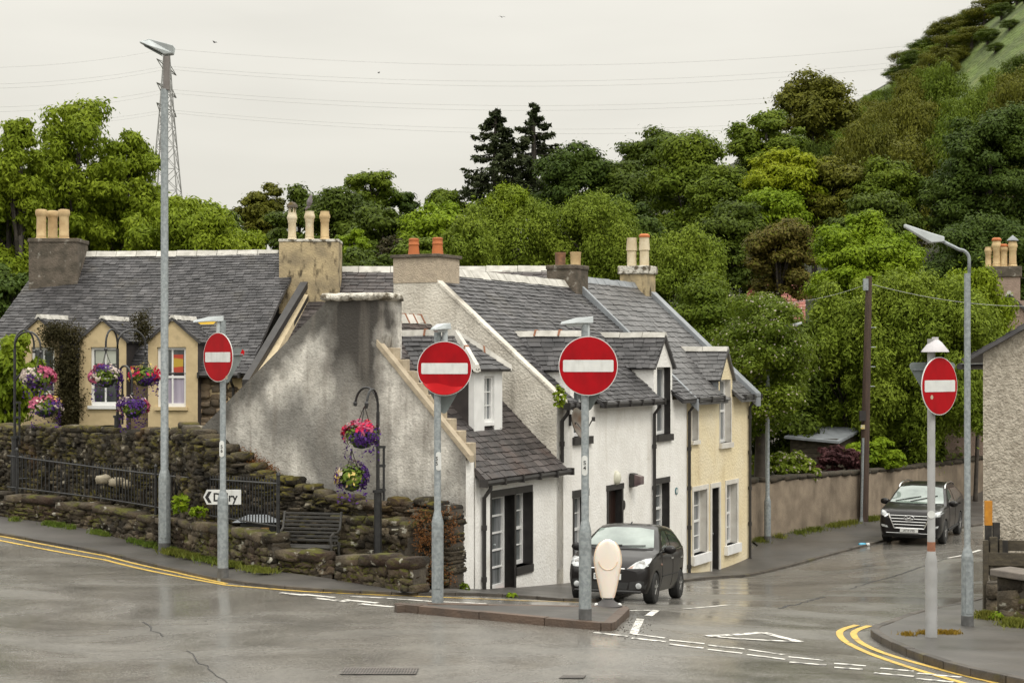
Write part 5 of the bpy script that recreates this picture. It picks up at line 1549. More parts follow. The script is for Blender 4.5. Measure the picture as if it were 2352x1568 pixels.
# garden floors
def flat_sheet(name, pts, z, m):
    q = MB(); q.add([(p[0], p[1], z if not hasattr(z, "__call__") else z(p)) for p in pts], [tuple(range(len(pts)))])
    o = q.build(name, m); o["kind"] = "structure"; return o
M_gfloor = mat("garden_soil", (.10, .085, .05), (.05, .055, .02), rough=.9, scale=3, detail=8, bump=.8, bscale=12, bdist=.05)
b_in = [v for v in offset_line(V2(fw), .35)] + [Vector(G(735, 1324, LF)[:2]), Vector(G(950, 1350, LF)[:2])]
q = MB()
pts_f = b_in; pts_b = [rwp[0], rwp[1], rwp[2], rwp[4], rwp[6], rwp[8], rwp[10], rwp[11]]
Vv = []
for a, b in zip(pts_f, pts_b):
    for k in range(7):
        f = k / 6; p = a * (1 - f) + b * f
        zz = gz(a.x, a.y) + .12; z1 = zz * (1 - f) + (GF + (.5 if pts_f.index(a) < 3 else 0)) * f if pts_f.index(a) < 6 else zz + .02
        Vv.append((p.x, p.y, z1))
q.add(Vv, [(i * 7 + k, i * 7 + 7 + k, i * 7 + 8 + k, i * 7 + k + 1) for i in range(len(pts_f) - 1) for k in range(6)])
o = q.build("garden_ground", M_gfloor); o["kind"] = "structure"
# terrace in front of the left cottage, held by the retaining wall
up_pts = [rwp[0], rwp[1], rwp[2], rwp[3], rwp[4], rwp[5], Vector((-5.9, 36.5)), Vector((-5.0, 52)), Vector((-22, 56)), Vector((-24, 44))]
flat_sheet("garden_terrace", up_pts, 1.92, M_soil)

# garden wall along the side road
wb2 = V2(WB); wb2 = [wb2[0] - (wb2[1] - wb2[0]).normalized() * .2] + wb2[1:] + [wb2[-1] + (wb2[-1] - wb2[-2]).normalized() * 8]
zt2 = [zat(1099, WB[0].y), zat(1080, WB[1].y), zat(1056, WB[2].y)]; zt2.append(zt2[-1] + .1)
gw = thing("garden_wall", "long grey-brown cement rendered wall with dark cope running beside the side road", "garden wall", (wb2[0].x, wb2[0].y, gz(wb2[0].x, wb2[0].y)))
M_render = mat("weathered_render", (.29, .235, .175), (.20, .16, .12), rough=.9, spec=.25, scale=2.2, detail=9, bump=.6, bscale=25, bdist=.02)
add_stain(M_render, (.06, .05, .038), scale=1.5, lo=.5, hi=.72, stretch=(1.2, 1.2, .3), amount=.5)
pin = offset_line(wb2, .15)
q = MB(); wall_core(q, pin, [gz(p.x, p.y) - .3 for p in pin], [z - .12 for z in zt2], .3); q.build("wall", M_render, gw)
Stones(61).cope(pin, [z - .13 for z in zt2], .42, .14, .6, k=6, jit=.008).build("cope", mat("dark_mossy_cope", (.055, .042, .028), (.03, .026, .016), rough=.9, scale=4, bump=.6, bscale=20), gw)
gpts = [Vector((pin[0].x - .1, pin[0].y + .2)), pin[1] + Vector((-.1, .2)), pin[2] + Vector((-.1, .2)), pin[3] + Vector((-.1, .2)), Vector((12, 82)), Vector((-3, 70)), Vector((1, 56)), H(17.3, 5.5, 0)]
flat_sheet("garden_terrace", [p[:2] for p in gpts], -.15, M_soil)

# =================================================================== railings
def railing(name, label, pts, zbot, ztop, step=.125, post_at=(), post_r=.035, cap=True, group="black iron railings round the small garden"):
    pts = V2(pts)
    L = [0]
    for a, b in zip(pts[:-1], pts[1:]): L.append(L[-1] + (b - a).length)
    P = lambda x: Vector((np.interp(x, L, [p.x for p in pts]), np.interp(x, L, [p.y for p in pts])))
    zb = lambda x: float(np.interp(x, L, zbot)); zt = lambda x: float(np.interp(x, L, ztop))
    t = thing(name, label, "railing", (pts[0].x, pts[0].y, zbot[0]), group)
    q = MB(); q.tube([(P(x).x, P(x).y, zt(x) - .10) for x in np.linspace(0, L[-1], len(pts) * 2)], .019, 6); q.build("top_rail", M_blackiron, t)
    q = MB(); q.tube([(P(x).x, P(x).y, zb(x) + .09) for x in np.linspace(0, L[-1], len(pts) * 2)], .017, 6); q.build("bottom_rail", M_blackiron, t)
    q = MB(); x = step
    while x < L[-1] - .02:
        p = P(x); z0, z1 = zb(x) + .06, zt(x)
        q.tube([(p.x, p.y, z0), (p.x, p.y, z1 - .05), (p.x, p.y, z1)], [.014, .014, .004], 5); x += step
    q.build("bars", M_blackiron, t)
    for x in post_at:
        x = x * L[-1]; p = P(x); q = MB()
        q.tube([(p.x, p.y, zb(x) - .12), (p.x, p.y, zt(x) + .04)], post_r, 8); q.lathe([(.03, 0), (.045, .03), (.03, .07), (.005, .09)], (p.x, p.y, zt(x) + .03), 8)
        q.build("post", M_blackiron, t)
fr_pts = [v for v in FWI[2:]]
rz_b = [z for z in FWT[2:]]
rz_t = [zat(y, p.y) for y, p in zip((1036, 1062, 1085, 1098), fr_pts)]
railing("railing", "long black iron railing set along the cope of the front garden wall", fr_pts, [z + .02 for z in rz_b], rz_t, post_at=(.03, .50, .78, .995))
bk = [at(30, 1040, 40.6), at(150, 1030, 39.9), at(262, 1022, 38.6)]
railing("railing", "shorter black iron railing standing behind the front one by the retaining wall", bk, [zat(1108, 40.6), zat(1102, 39.9), zat(1095, 38.6)], [p.z for p in bk], post_at=(0, .5, 1), group="black iron railings round the small garden")

# =================================================================== hanging basket posts and baskets
F_PINK = leaf_mat("pink_petals", (.38, .03, .09), (.52, .18, .27), transl=.2, var=.25)
F_PURP = leaf_mat("purple_petals", (.055, .018, .13), (.10, .04, .21), transl=.2, var=.35)
F_WHITE = leaf_mat("pale_petals", (.55, .42, .48), (.58, .53, .38), transl=.2, var=.15)
F_RED = leaf_mat("red_petals", (.60, .02, .04), (.55, .03, .12), transl=.2, var=.25)
F_YEL = leaf_mat("yellow_petals", (.65, .48, .04), (.70, .55, .25), transl=.2, var=.2)
L_BASK = leaf_mat("basket_leaves", (.06, .11, .018), (.16, .22, .03), transl=.25)
def leaves(rng, C, N, size, aspect=1.0, tang=None):
    """diamond leaves at C with normals N"""
    n = len(C)
    N = N / (np.linalg.norm(N, axis=1, keepdims=True) + 1e-9)
    r = rng.normal(size=(n, 3)) if tang is None else tang + rng.normal(size=(n, 3)) * .3
    t = np.cross(N, np.cross(r, N)); t /= np.linalg.norm(t, axis=1, keepdims=True) + 1e-9
    b = np.cross(N, t)
    s = size * rng.uniform(.6, 1.3, (n, 1))
    V = np.stack([C - t * s * aspect, C - b * s * .62, C + t * s * aspect, C + b * s * .62], 1).reshape(-1, 3)
    return V, np.arange(n * 4).reshape(-1, 4)
def blob_pts(rng, n, c, rad, shell=.75, up=.0):
    d = rng.normal(size=(n, 3)); d /= np.linalg.norm(d, axis=1, keepdims=True)
    r = rng.uniform(shell, 1.08, (n, 1))
    return np.array(c) + d * r * np.array(rad), d
def basket(label, c, rx, rz, mix, seed, chain_top, group="flower-filled hanging baskets on the black posts", trail=.25):
    rng = np.random.default_rng(seed)
    t = thing("hanging_basket", label, "hanging basket", c, group)
    q = MB(); q.lathe([(.02, -.34 * rz - .08), (rx * .42, -.30 * rz - .06), (rx * .62, -.02), (rx * .64, 0), (rx * .58, .01), (.03, 0)], (0, 0, 0), 16)
    q.build("bowl", mat("green_black_plastic", (.012, .03, .02), (.02, .03, .022), rough=.4), t, local=True, smooth=True, auto=50)
    q = MB(); q.lathe([(rx * .66, -.015), (rx * .69, 0), (rx * .66, .02)], (0, 0, 0), 18)
    q.build("rim", mat("basket_rim", (.30, .30, .29), rough=.4), t, local=True)
    q = MB()
    top = Vector(chain_top) - Vector(c)
    for k in range(3):
        a = k * 2.1 + .4; q.tube([(rx * .66 * math.cos(a), rx * .66 * math.sin(a), .0), (top.x * .5 + .02 * math.cos(a), top.y * .5, top.z * .85), top], .008, 5)
    q.build("hanger", M_blackiron, t, local=True)
    P, N = blob_pts(rng, 420, (0, 0, .06), (rx * .92, rx * .92, rz * .62), .5); V, Q = leaves(rng, P, N + [0, 0, .4], .045, 1.2); np_mesh("foliage", V, Q, L_BASK, t, local=True)
    for nm, m_, fr in mix:
        d0 = rng.normal(size=(max(3, int(fr * 9)), 3)); d0[:, 2] = np.abs(d0[:, 2]) * .8 - .12
        if nm.startswith("purple"): d0[:, 2] -= .35
        d0 /= np.linalg.norm(d0, axis=1, keepdims=True)
        n = int(620 * fr); k = rng.integers(0, len(d0), n)
        d = d0[k] + rng.normal(size=(n, 3)) * .30; d /= np.linalg.norm(d, axis=1, keepdims=True)
        P = d * np.array([rx, rx, rz * .78]) * rng.uniform(.86, 1.12, (n, 1)) + np.array([0, 0, .06])
        V, Q = leaves(rng, P, d + rng.normal(size=(n, 3)) * .35, .034 if nm.startswith("purple") else .05, 1.0)
        np_mesh(nm, V, Q, m_, t, local=True)
    n = int(190 * trail * 2); a = rng.uniform(0, 6.28, n); dz = rng.uniform(0, 1, n) ** 1.3
    st_ = np.floor(a * 3.2) / 3.2 + rng.normal(0, .07, n)
    P = np.c_[np.cos(st_) * rx * (.8 + .15 * rng.uniform(size=n)), np.sin(st_) * rx * .85, -.05 - dz * trail * 1.5]
    V, Q = leaves(rng, P, rng.normal(size=(n, 3)), .03, 1.1); np_mesh("trailing_flowers", V, Q, F_PURP, t, local=True)
    return t
mixA = [("pink_flowers", F_PINK, .42), ("pale_flowers", F_WHITE, .18), ("purple_flowers", F_PURP, .38)]
mixB = [("pink_flowers", F_PINK, .22), ("yellow_flowers", F_YEL, .10), ("purple_flowers", F_PURP, .42), ("pale_flowers", F_WHITE, .06)]
mixC = [("pink_flowers", F_PINK, .28), ("purple_flowers", F_PURP, .62), ("pale_flowers", F_WHITE, .12)]
mixD = [("red_flowers", F_RED, .16), ("purple_flowers", F_PURP, .60), ("yellow_flowers", F_YEL, .06)]
mixE = [("red_flowers", F_RED, .22), ("pink_flowers", F_PINK, .24), ("purple_flowers", F_PURP, .42), ("pale_flowers", F_WHITE, .12)]
mixF = [("purple_flowers", F_PURP, .70), ("pale_flowers", F_WHITE, .14), ("yellow_flowers", F_YEL, .08)]
def hook_post(label, px, pyb, pytop, D, arms, seed, twin=True):
    """post with swan-neck arms; arms: (tip px, tip py, depth shift, start py, apex py)"""
    b = at(px, pyb, D); t = thing("basket_post", label, "basket post", b, "black swan-neck posts carrying hanging baskets")
    zt = zat(pytop, D); q = MB()
    q.tube([(b.x, b.y, b.z - .15), (b.x, b.y, b.z + 1.15)], .075, 10); q.tube([(b.x, b.y, b.z + 1.15), (b.x, b.y, b.z + 1.2)], .10, 10)
    q.tube([(b.x, b.y, b.z + 1.2), (b.x, b.y, zt - .45)], .034, 8)
    q.tube([(b.x + .11, b.y, b.z + 1.0), (b.x + .11, b.y, b.z + 2.0)], .026, 6)
    for z in (1.2, 1.65, 2.0): q.box((b.x + .055, b.y, b.z + z), (.18, .05, .05))
    q.build("pole", M_blackiron, t)
    tips = []
    for (tx, ty, dd, ys, ya) in arms:
        T = at(tx, ty, D + dd); s = Vector((b.x + (.0), b.y, zat(ys, D))); q = MB(); pts = [s]
        rise = zat(ya, D) - s.z
        for k in range(0, 15):
            f = k / 14; a = math.pi * f
            x = s.x + (T.x - s.x) * (1 - math.cos(a)) / 2; y = s.y + (T.y - s.y) * (1 - math.cos(a)) / 2
            zc = s.z + (zat(ya, D) - .35 - s.z) + math.sin(a) * .35
            pts.append(Vector((x, y, zc)))
        pts.append(Vector((T.x, T.y, T.z)))
        q.tube(pts, .024, 7); q.lathe([(.035, -.05), (.04, 0), (.02, .04)], T, 8); q.build("arm", M_blackiron, t)
        tips.append(T)
    return tips
T1 = hook_post("tall black basket post at the far left in front of the leafy shrub", 34, 1118, 757, 39.2, ((78, 806, .35, 840, 757), (93, 808, -.3, 850, 762), (103, 905, -.5, 900, 852)), 1)
T2 = hook_post("black basket post in the middle of the railings with three baskets", 270, 1075, 755, 37.6, ((243, 801, -.4, 850, 757), (334, 808, .3, 860, 757), (303, 905, -.5, 890, 840)), 2)
T3 = hook_post("black basket post in front of the sooty gable beside the bench", 868, 1272, 890, 30.9, ((816, 925, .4, 960, 890), (842, 926, -.4, 950, 893)), 3)
basket("hanging basket of pink and white flowers high on the far-left post", at(88, 873, 38.95), 0.39, 0.35, mixA, 1, T1[1])
basket("hanging basket of purple, yellow and pink flowers low on the far-left post", at(105, 940, 38.8), 0.38, 0.33, mixB, 2, T1[2])
basket("hanging basket of purple flowers topped with pink in front of the middle cottage window", at(243, 870, 37.2), 0.35, 0.35, mixC, 3, T2[0], trail=.3)
basket("hanging basket of purple and red flowers right of the middle post", at(332, 868, 37.9), 0.34, 0.35, mixD, 4, T2[1])
basket("hanging basket of deep purple and pink flowers low on the middle post", at(306, 941, 37.1), 0.34, 0.33, mixC, 5, T2[2], trail=.3)
basket("hanging basket of red, pink and purple flowers high in front of the sooty gable", at(831, 1006, 30.9), 0.36, 0.35, mixE, 6, T3[1])
basket("rounded hanging basket of purple and white flowers low in front of the sooty gable", at(808, 1102, 30.9), 0.30, 0.39, mixF, 7, at(808, 1030, 30.9))

# =================================================================== bench and bin
bb = at(705, 1300, 31.35); bb.z = gz(bb.x, bb.y) + .20
rzb = R(-12)
M_bench = mat('bench_black', (.045, .043, .04), (.07, .066, .06), rough=.3, scale=9)
tb = thing("bench", "black slatted metal park bench with scrolled arms against the garden wall", "bench", bb, rz=rzb)
q = MB()
for i in range(6): q.box((0, -.28 + i * .085, .44 - .004 * abs(i - 3)), (1.1, .055, .03))
q.build("seat", M_bench, tb, local=True, bevel=.006)
q = MB()
for i in range(8): q.box((0, .20 + i * .022, .52 + i * .07), (1.1, .028, .045))
q.build("backrest", M_bench, tb, local=True, bevel=.006)
for s_ in (-1, 1):
    for y0, y1 in ((-.27, -.30), (.18, .26)):
        q = MB(); q.tube([(s_ * .57, y0, .62 if y0 < 0 else .5), (s_ * .57, y0, .3), (s_ * .57, y1, -.02)], .027, 8); q.build("leg", M_bench, tb, local=True)
    q = MB(); q.tube([(s_ * .57, .36, 1.05), (s_ * .57, .26, .74), (s_ * .57, .12, .68), (s_ * .57, -.15, .68), (s_ * .57, -.30, .64), (s_ * .57, -.30, .54), (s_ * .57, -.22, .55)], .026, 8); q.build("arm_rest", M_bench, tb, local=True)
bn = at(594, 1300, 32.6); bn.z = gz(bn.x, bn.y) + .14
tn = thing("litter_bin", "dark square litter bin with a sloping grey lid behind the garden wall", "bin", bn)
q = MB(); q.box((bn.x, bn.y, bn.z + .42), (.68, .6, .84), .12); q.box((bn.x, bn.y - .31, bn.z + .72), (.5, .03, .07), .12, 1); q.build("body", [mat("bin_black", (.02, .022, .024), (.03, .03, .03), rough=.4), MATS["gilt_edge"]], tn, bevel=.02)
q = MB(); z = bn.z + .86
q.add([(bn.x - .46, bn.y - .4, z), (bn.x + .46, bn.y - .36, z), (bn.x + .44, bn.y + .38, z), (bn.x - .46, bn.y + .36, z), (bn.x - .2, bn.y, z + .12), (bn.x + .16, bn.y, z + .12)], [(3, 2, 1, 0), (0, 1, 5, 4), (1, 2, 5), (2, 3, 4, 5), (3, 0, 4)])
q.build("lid", M_lead, tn)

# =================================================================== signs, posts, lamps
def rot_local(c, yaw):
    """frame at c: x to the viewer's right, y away from the viewer, turned by yaw"""
    return Matrix.Translation(c) @ Matrix.Rotation(yaw, 4, 'Z')
def disc_poly(r, n=48, dent=None):
    P = []
    for k in range(n):
        a = 2 * math.pi * k / n; rr = r
        if dent:
            da = abs((a - dent[0] + math.pi) % (2 * math.pi) - math.pi)
            if da < dent[1]: rr = r * (1 - dent[2] * (1 - da / dent[1]))
        P.append((rr * math.cos(a), rr * math.sin(a)))
    return P
def rrect(w_, h, r, n=5):
    P = []
    for cx, cy, a0 in ((w_ / 2 - r, h / 2 - r, 0), (-w_ / 2 + r, h / 2 - r, 90), (-w_ / 2 + r, -h / 2 + r, 180), (w_ / 2 - r, -h / 2 + r, 270)):
        for k in range(n + 1):
            a = R(a0 + 90 * k / n); P.append((cx + r * math.cos(a), cy + r * math.sin(a)))
    return P
def plate(poly, y0, y1, M):
    """flat plate in the local xz plane between y0 (back) and y1 (front, towards the viewer = -y)"""
    q = MB(); q.prism([M @ Vector((x, y0, z)) for x, z in poly], (M.to_3x3() @ Vector((0, y1 - y0, 0)))); return q
def no_entry(parent, c, yaw, r, dent=None, roll=0.0, flap=False, scuff=None):
    M = rot_local(c, yaw) @ Matrix.Rotation(roll, 4, 'Y')
    s_ = plate(disc_poly(r, 56, dent), 0, -.012, M).build("sign_face", [M_signwhite], parent)
    plate(disc_poly(r * .972, 56, dent), -.0125, -.016, M).build("red_disc", [M_red], s_)
    plate(rrect(r * 1.70, r * .40, r * .045), -.0165, -.0195, M).build("white_bar", M_signwhite, s_)
    plate(disc_poly(r * .97, 40), .003, .0005, M).build("back_plate", M_signback, s_)
    if flap:      # lower edge bent forwards; sky light on it is painted as a lighter red
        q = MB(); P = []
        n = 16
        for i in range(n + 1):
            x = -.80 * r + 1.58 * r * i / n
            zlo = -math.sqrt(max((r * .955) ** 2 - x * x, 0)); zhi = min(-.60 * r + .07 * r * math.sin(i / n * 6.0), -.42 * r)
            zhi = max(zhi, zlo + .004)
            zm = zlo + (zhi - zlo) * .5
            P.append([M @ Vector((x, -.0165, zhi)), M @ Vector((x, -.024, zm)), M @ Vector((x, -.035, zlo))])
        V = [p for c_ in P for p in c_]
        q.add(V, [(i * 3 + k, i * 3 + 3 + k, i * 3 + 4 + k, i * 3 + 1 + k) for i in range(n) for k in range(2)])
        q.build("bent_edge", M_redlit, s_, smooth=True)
    if scuff:
        q = MB(); q.lathe([(.035, 0), (.03, -.002)], (0, 0, 0), 9, M=M @ Matrix.Translation((scuff[0], -.0168, scuff[1])) @ Matrix.Rotation(R(90), 4, 'X')); q.build("scuff_mark", M_cope, s_)
    return s_
def post(parent, b, ztop, r0=.085, r1=.055, hbase=.75, m=None, door=True, n=16, taper=None, base_dark=True):
    q = MB()
    q.lathe([(r0, -.1), (r0, hbase), (r0 * .98, hbase + .03), (r1 * 1.1, hbase + .16), (r1, hbase + .18), (taper or r1, ztop - b.z)], b, n)
    if door:
        q.box((b.x - .0, b.y - r0 * .99, b.z + hbase * .55), (r0 * 1.05, .02, hbase * .72)); q.lathe([(.012, -.01), (.012, .01)], (b.x, b.y - r0 - .012, b.z + hbase * .8), 8, axis='y')
    p = q.build("pole", m or M_galv, parent, smooth=True, auto=35)
    if base_dark:
        q = MB(); q.lathe([(r0 + .004, -.02), (r0 + .005, .16), (r0 + .002, .17)], b, n); q.build("painted_foot", mat("dark_foot_paint", (.07, .07, .068), (.12, .12, .12), rough=.7, scale=9), p)
    return p
def tag_plate(parent, b, z, text, r):
    q = MB(); M = Matrix.Translation((b.x - .01, b.y - r - .012, z))
    o = plate(rrect(.085, .30, .042), 0, -.004, M).build("number_plate", M_signwhite, parent)
    lettering("lettering", text, .085, M_letter, o, Matrix.Translation((-.01, -r - .0175, z - b.z)) @ Matrix.Rotation(R(90), 4, 'X'), weight=.001)
def flat_lamp(parent, c, yaw, L=.55, low=False, glow=None):
    """flat street-sign lantern on top of a post: a thin shell overhanging the sign"""
    M = rot_local(c, yaw)
    q = MB(); 
    q.add([M @ Vector(p) for p in ((.09, -.075, 0), (.09, .075, 0), (-L * .45, .085, .0), (-L, .05, -.02), (-L, -.05, -.02), (-L * .45, -.085, .0),
                                   (.09, -.06, .10), (.09, .06, .10), (-L * .4, .06, .085), (-L * .97, .035, .015), (-L * .97, -.035, .015), (-L * .4, -.06, .085))],
          [(5, 4, 3, 2, 1, 0), (6, 7, 8, 9, 10, 11), (0, 1, 7, 6), (1, 2, 8, 7), (2, 3, 9, 8), (3, 4, 10, 9), (4, 5, 11, 10), (5, 0, 6, 11)])
    q.lathe([(.045, -.25), (.045, .02)], c, 10)
    l_ = q.build("sign_lamp", M_lampgrey, parent, bevel=.008)
    q = MB(); q.add([M @ Vector(p) for p in ((-L * .12, -.06, -.004), (-L * .12, .06, -.004), (-L * .8, .045, -.02), (-L * .8, -.045, -.02), (-L * .2, -.04, -.05), (-L * .2, .04, -.05), (-L * .7, .03, -.055), (-L * .7, -.03, -.055))],
                    [(0, 1, 2, 3), (4, 7, 6, 5), (0, 4, 5, 1), (1, 5, 6, 2), (2, 6, 7, 3), (3, 7, 4, 0)])
    q.build("lens", glow or mat("lamp_lens", (.45, .48, .48), rough=.2), l_)
def give_way_back(parent, c, yaw, s=.75, dy=.10):
    """the unpainted back of a triangular sign pointing down"""
    M = rot_local(c, yaw); h = s * .866; r = .06; P = []
    for cx, cz, a0 in ((s / 2 - r * 1.5, h * .36 - r, -30), (-s / 2 + r * 1.5, h * .36 - r, 90), (0, -h * .64 + r * 1.6, 210)):
        for k in range(7): a = R(a0 + 120 * k / 6); P.append((cx + r * math.cos(a), cz + r * math.sin(a)))
    o = plate(P, dy + .01, dy, M).build("give_way_sign", M_signback, parent)
    q = MB(); q.add([M @ Vector(p) for p in ((-s * .40, dy - .03, h * .18), (s * .40, dy - .03, h * .18), (s * .40, dy - .001, h * .18), (-s * .40, dy - .001, h * .18), (-s * .40, dy - .03, h * .21), (s * .40, dy - .03, h * .21), (s * .40, dy - .001, h * .21), (-s * .40, dy - .001, h * .21))],
                    [(3, 2, 1, 0), (4, 5, 6, 7), (0, 1, 5, 4), (1, 2, 6, 5), (2, 3, 7, 6), (3, 0, 4, 7)]); q.build("rail", M_galv, o)
    return o
GS = "no-entry signs on grey posts around the junction"
def G_at(px, py, lift): return G(px, py, lift)
# post on the island, left
b = G(1005, 1384, .115)
t = thing("no_entry_sign", "no-entry sign with a bent red lower edge on the left end of the traffic island", "road sign", b, GS)
D = b.y; ztop = zat(757, D)
p = post(t, b, ztop, r0=.095, r1=.056, hbase=1.28, base_dark=False)
lean = (1020 - 1006) / F * D
c = at(1021, 846, D - .09); r = 62.5 / F * D
no_entry(t, c, R(2), r, dent=(R(222), .22, .10), flap=True)
give_way_back(t, at(1021, 888, D), R(8), s=.84)
tag_plate(t, Vector((b.x + .03, b.y, b.z)), zat(1058, D), "S\n5", .056)
flat_lamp(t, at(1022, 756, D), R(65), .42)
# post on the island, right
b = G(1344, 1422, .115)
t = thing("no_entry_sign", "largest no-entry sign, on the right end of the traffic island beside the white bollard", "road sign", b, GS)
D = b.y; ztop = zat(735, D)
post(t, b, ztop, r0=.094, r1=.058, hbase=1.30, door=False)
c = at(1351, 840, D - .09); r = 68 / F * D
no_entry(t, c, R(1), r)
give_way_back(t, at(1350, 872, D), R(-6), s=.9)
tag_plate(t, b, zat(1068, D), "S\n4", .058)
flat_lamp(t, at(1348, 742, D), R(3), .40)
# post on the left pavement
b = G(512, 1324, .075)
t = thing("no_entry_sign", "no-entry sign on the left pavement with the grey back of another sign behind it", "road sign", b, GS)
D = b.y; ztop = zat(735, D)
post(t, b, ztop, r0=.10, r1=.056, hbase=1.40, door=False)
nrm = Vector((math.sin(R(-44)), -math.cos(R(-44)), 0)); c = Vector((b.x, D, zat(820, D))) + nrm * .10; r = 56.5 / F * D
no_entry(t, c, R(-44), r, scuff=(.27, -.37))
cb = Vector((b.x + .06, D + .22, zat(830, D))); give_way_back(t, cb, R(28), s=.78)
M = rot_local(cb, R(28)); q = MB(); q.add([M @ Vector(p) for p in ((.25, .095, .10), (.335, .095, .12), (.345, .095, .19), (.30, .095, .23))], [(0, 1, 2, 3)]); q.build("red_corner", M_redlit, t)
tag_plate(t, b, zat(1030, D), "S\n6", .056)
flat_lamp(t, at(502, 738, D), R(4), .46, glow=mat("lit_yellow_lens", (.6, .42, .05), rough=.3, emit=(1.0, .62, .08, .6)))
# post on the right pavement
b = G(2139, 1462, LR)
t = thing("no_entry_sign", "no-entry sign turned to the left on the grey painted post at the right corner", "road sign", b, GS)
D = b.y; ztop = zat(778, D)
post(t, b, ztop, r0=.092, r1=.060, hbase=1.15, m=M_greypaint, door=False, base_dark=False)
nrm = Vector((math.sin(R(39)), -math.cos(R(39)), 0)); c = Vector((b.x + .045, D, zat(886, D))) + nrm * .09; r = 66.5 / F * D
no_entry(t, c, R(39), r, scuff=(-.2, -.17))
give_way_back(t, at(2146, 868, D + .16), R(2), s=.78)
q = MB(); top = at(2148, 783, D); q.lathe([(.21, -.17), (.205, -.15), (.10, -.02), (.05, .02), (.05, .06)], top, 20); q.build("lamp_hood", mat("pale_hood", (.52, .50, .52), (.45, .43, .45), rough=.5), t, smooth=True, auto=40)
q = MB(); q.lathe([(.0625, .0), (.0625, .28)], (b.x, b.y, zat(1285, D)), 16); q.build("rust_patch", M_rust, t)
q = MB(); M_ = Matrix.Translation((b.x - .015, b.y - .064, zat(1180, D))); plate(disc_poly(.06, 20), 0, -.004, M_).build("reflector", M_signwhite, t)
# tall lamp post left
b = G(378, 1264, .15); D = b.y
t = thing("street_lamp", "tall galvanised street lamp with a flat LED head rising above the left pavement", "street lamp", b)
ztop = zat(130, D)
post(t, b, zat(205, D), r0=.125, r1=.082, hbase=1.50, taper=.075, n=18)
q = MB(); q.lathe([(.068, 0), (.068, ztop - zat(207, D))], (b.x + .04, b.y, zat(207, D)), 14); q.build("sleeve", mat("brown_grey_sleeve", (.20, .18, .17), rough=.5), t)
q = MB(); c = at(385, 112, D); k = D / F
def hp(px, py, dy): p = at(px, py, D); return (p.x, p.y + dy, p.z)
q.add([hp(319, 96, -.02), hp(345, 92, -.12), hp(400, 106, -.12), hp(398, 124, -.05), hp(378, 126, -.08), hp(345, 108, -.16),
       hp(319, 98, .10), hp(345, 91, .16), hp(400, 108, .16), hp(398, 126, .1), hp(378, 128, .12), hp(345, 112, .18)],
      [(0, 5, 4, 3, 2, 1), (6, 7, 8, 9, 10, 11), (0, 1, 7, 6), (1, 2, 8, 7), (2, 3, 9, 8), (3, 4, 10, 9), (4, 5, 11, 10), (5, 0, 6, 11)])
q.build("lamp_head", M_lampgrey, t, bevel=.02)
q = MB(); q.add([hp(330, 101, -.03), hp(372, 124, -.06), hp(372, 125, .08), hp(330, 102, .1)], [(0, 1, 2, 3)]); q.prism([hp(330, 103.5, -.03), hp(372, 126.5, -.06), hp(372, 127.5, .08), hp(330, 104.5, .1)], (0, 0, -.01)); q.build("lens", M_signback, t)
# right lamp with curved bracket
b = G(2222, 1436, LR); D = b.y
t = thing("street_lamp", "slim street lamp with a curved bracket and pale lantern beside the right no-entry sign", "street lamp", b)
post(t, b, zat(628, D), r0=.098, r1=.052, hbase=1.12, door=True)
q = MB(); x0 = b.x + .03; pts = [Vector((x0, D, zat(632, D)))]
for k_ in range(9):
    a = R(90) * k_ / 8; pts.append(Vector((x0 - .16 * (1 - math.cos(a)), D, zat(596, D) + .16 * math.sin(a))))
e = at(2163, 553, D); pts.append(Vector((e.x, D, e.z))); q.tube(pts, .028, 8); q.build("bracket", M_galv, t, smooth=True)
A = at(2168, 551, D); Bq = at(2077, 519, D); dv = (Bq - A)
q = MB(); up = Vector((0, 0, 1))
q.add([A + Vector((0, -.05, -.03)), A + Vector((0, .05, -.03)), A + dv * .35 + Vector((0, .10, -.13)), A + dv * .35 + Vector((0, -.10, -.13)), Bq + Vector((0, -.05, -.02)), Bq + Vector((0, .05, -.02)),
       A + Vector((0, -.05, .05)), A + Vector((0, .05, .05)), A + dv * .35 + Vector((0, .10, .03)), A + dv * .35 + Vector((0, -.10, .03)), Bq + Vector((0, -.05, .03)), Bq + Vector((0, .05, .03))],
      [(0, 3, 2, 1), (3, 4, 5, 2), (6, 7, 8, 9), (9, 8, 11, 10), (0, 1, 7, 6), (1, 2, 8, 7), (2, 5, 11, 8), (5, 4, 10, 11), (4, 3, 9, 10), (3, 0, 6, 9)])
q.build("lantern", M_lampgrey, t, bevel=.012)
# lamp post on the far pavement, half hidden by the tree
b = G(1763, 1243, LF); D = b.y
t = thing("street_lamp", "street lamp by the rendered wall with its head poking out of the roadside tree", "street lamp", b)
post(t, b, zat(765, D), r0=.10, r1=.062, hbase=1.15, door=False)
q = MB(); q.tube([at(1763, 768, D), at(1765, 752, D), at(1790, 748, D), at(1812, 752, D - .3)], .04, 8)
a, c = at(1800, 756, D - .3), at(1842, 741, D - .4)
q.tube([a, (a + c) / 2, c], [.10, .07, .03], 8); q.build("lantern", M_lampgrey, t, smooth=True)
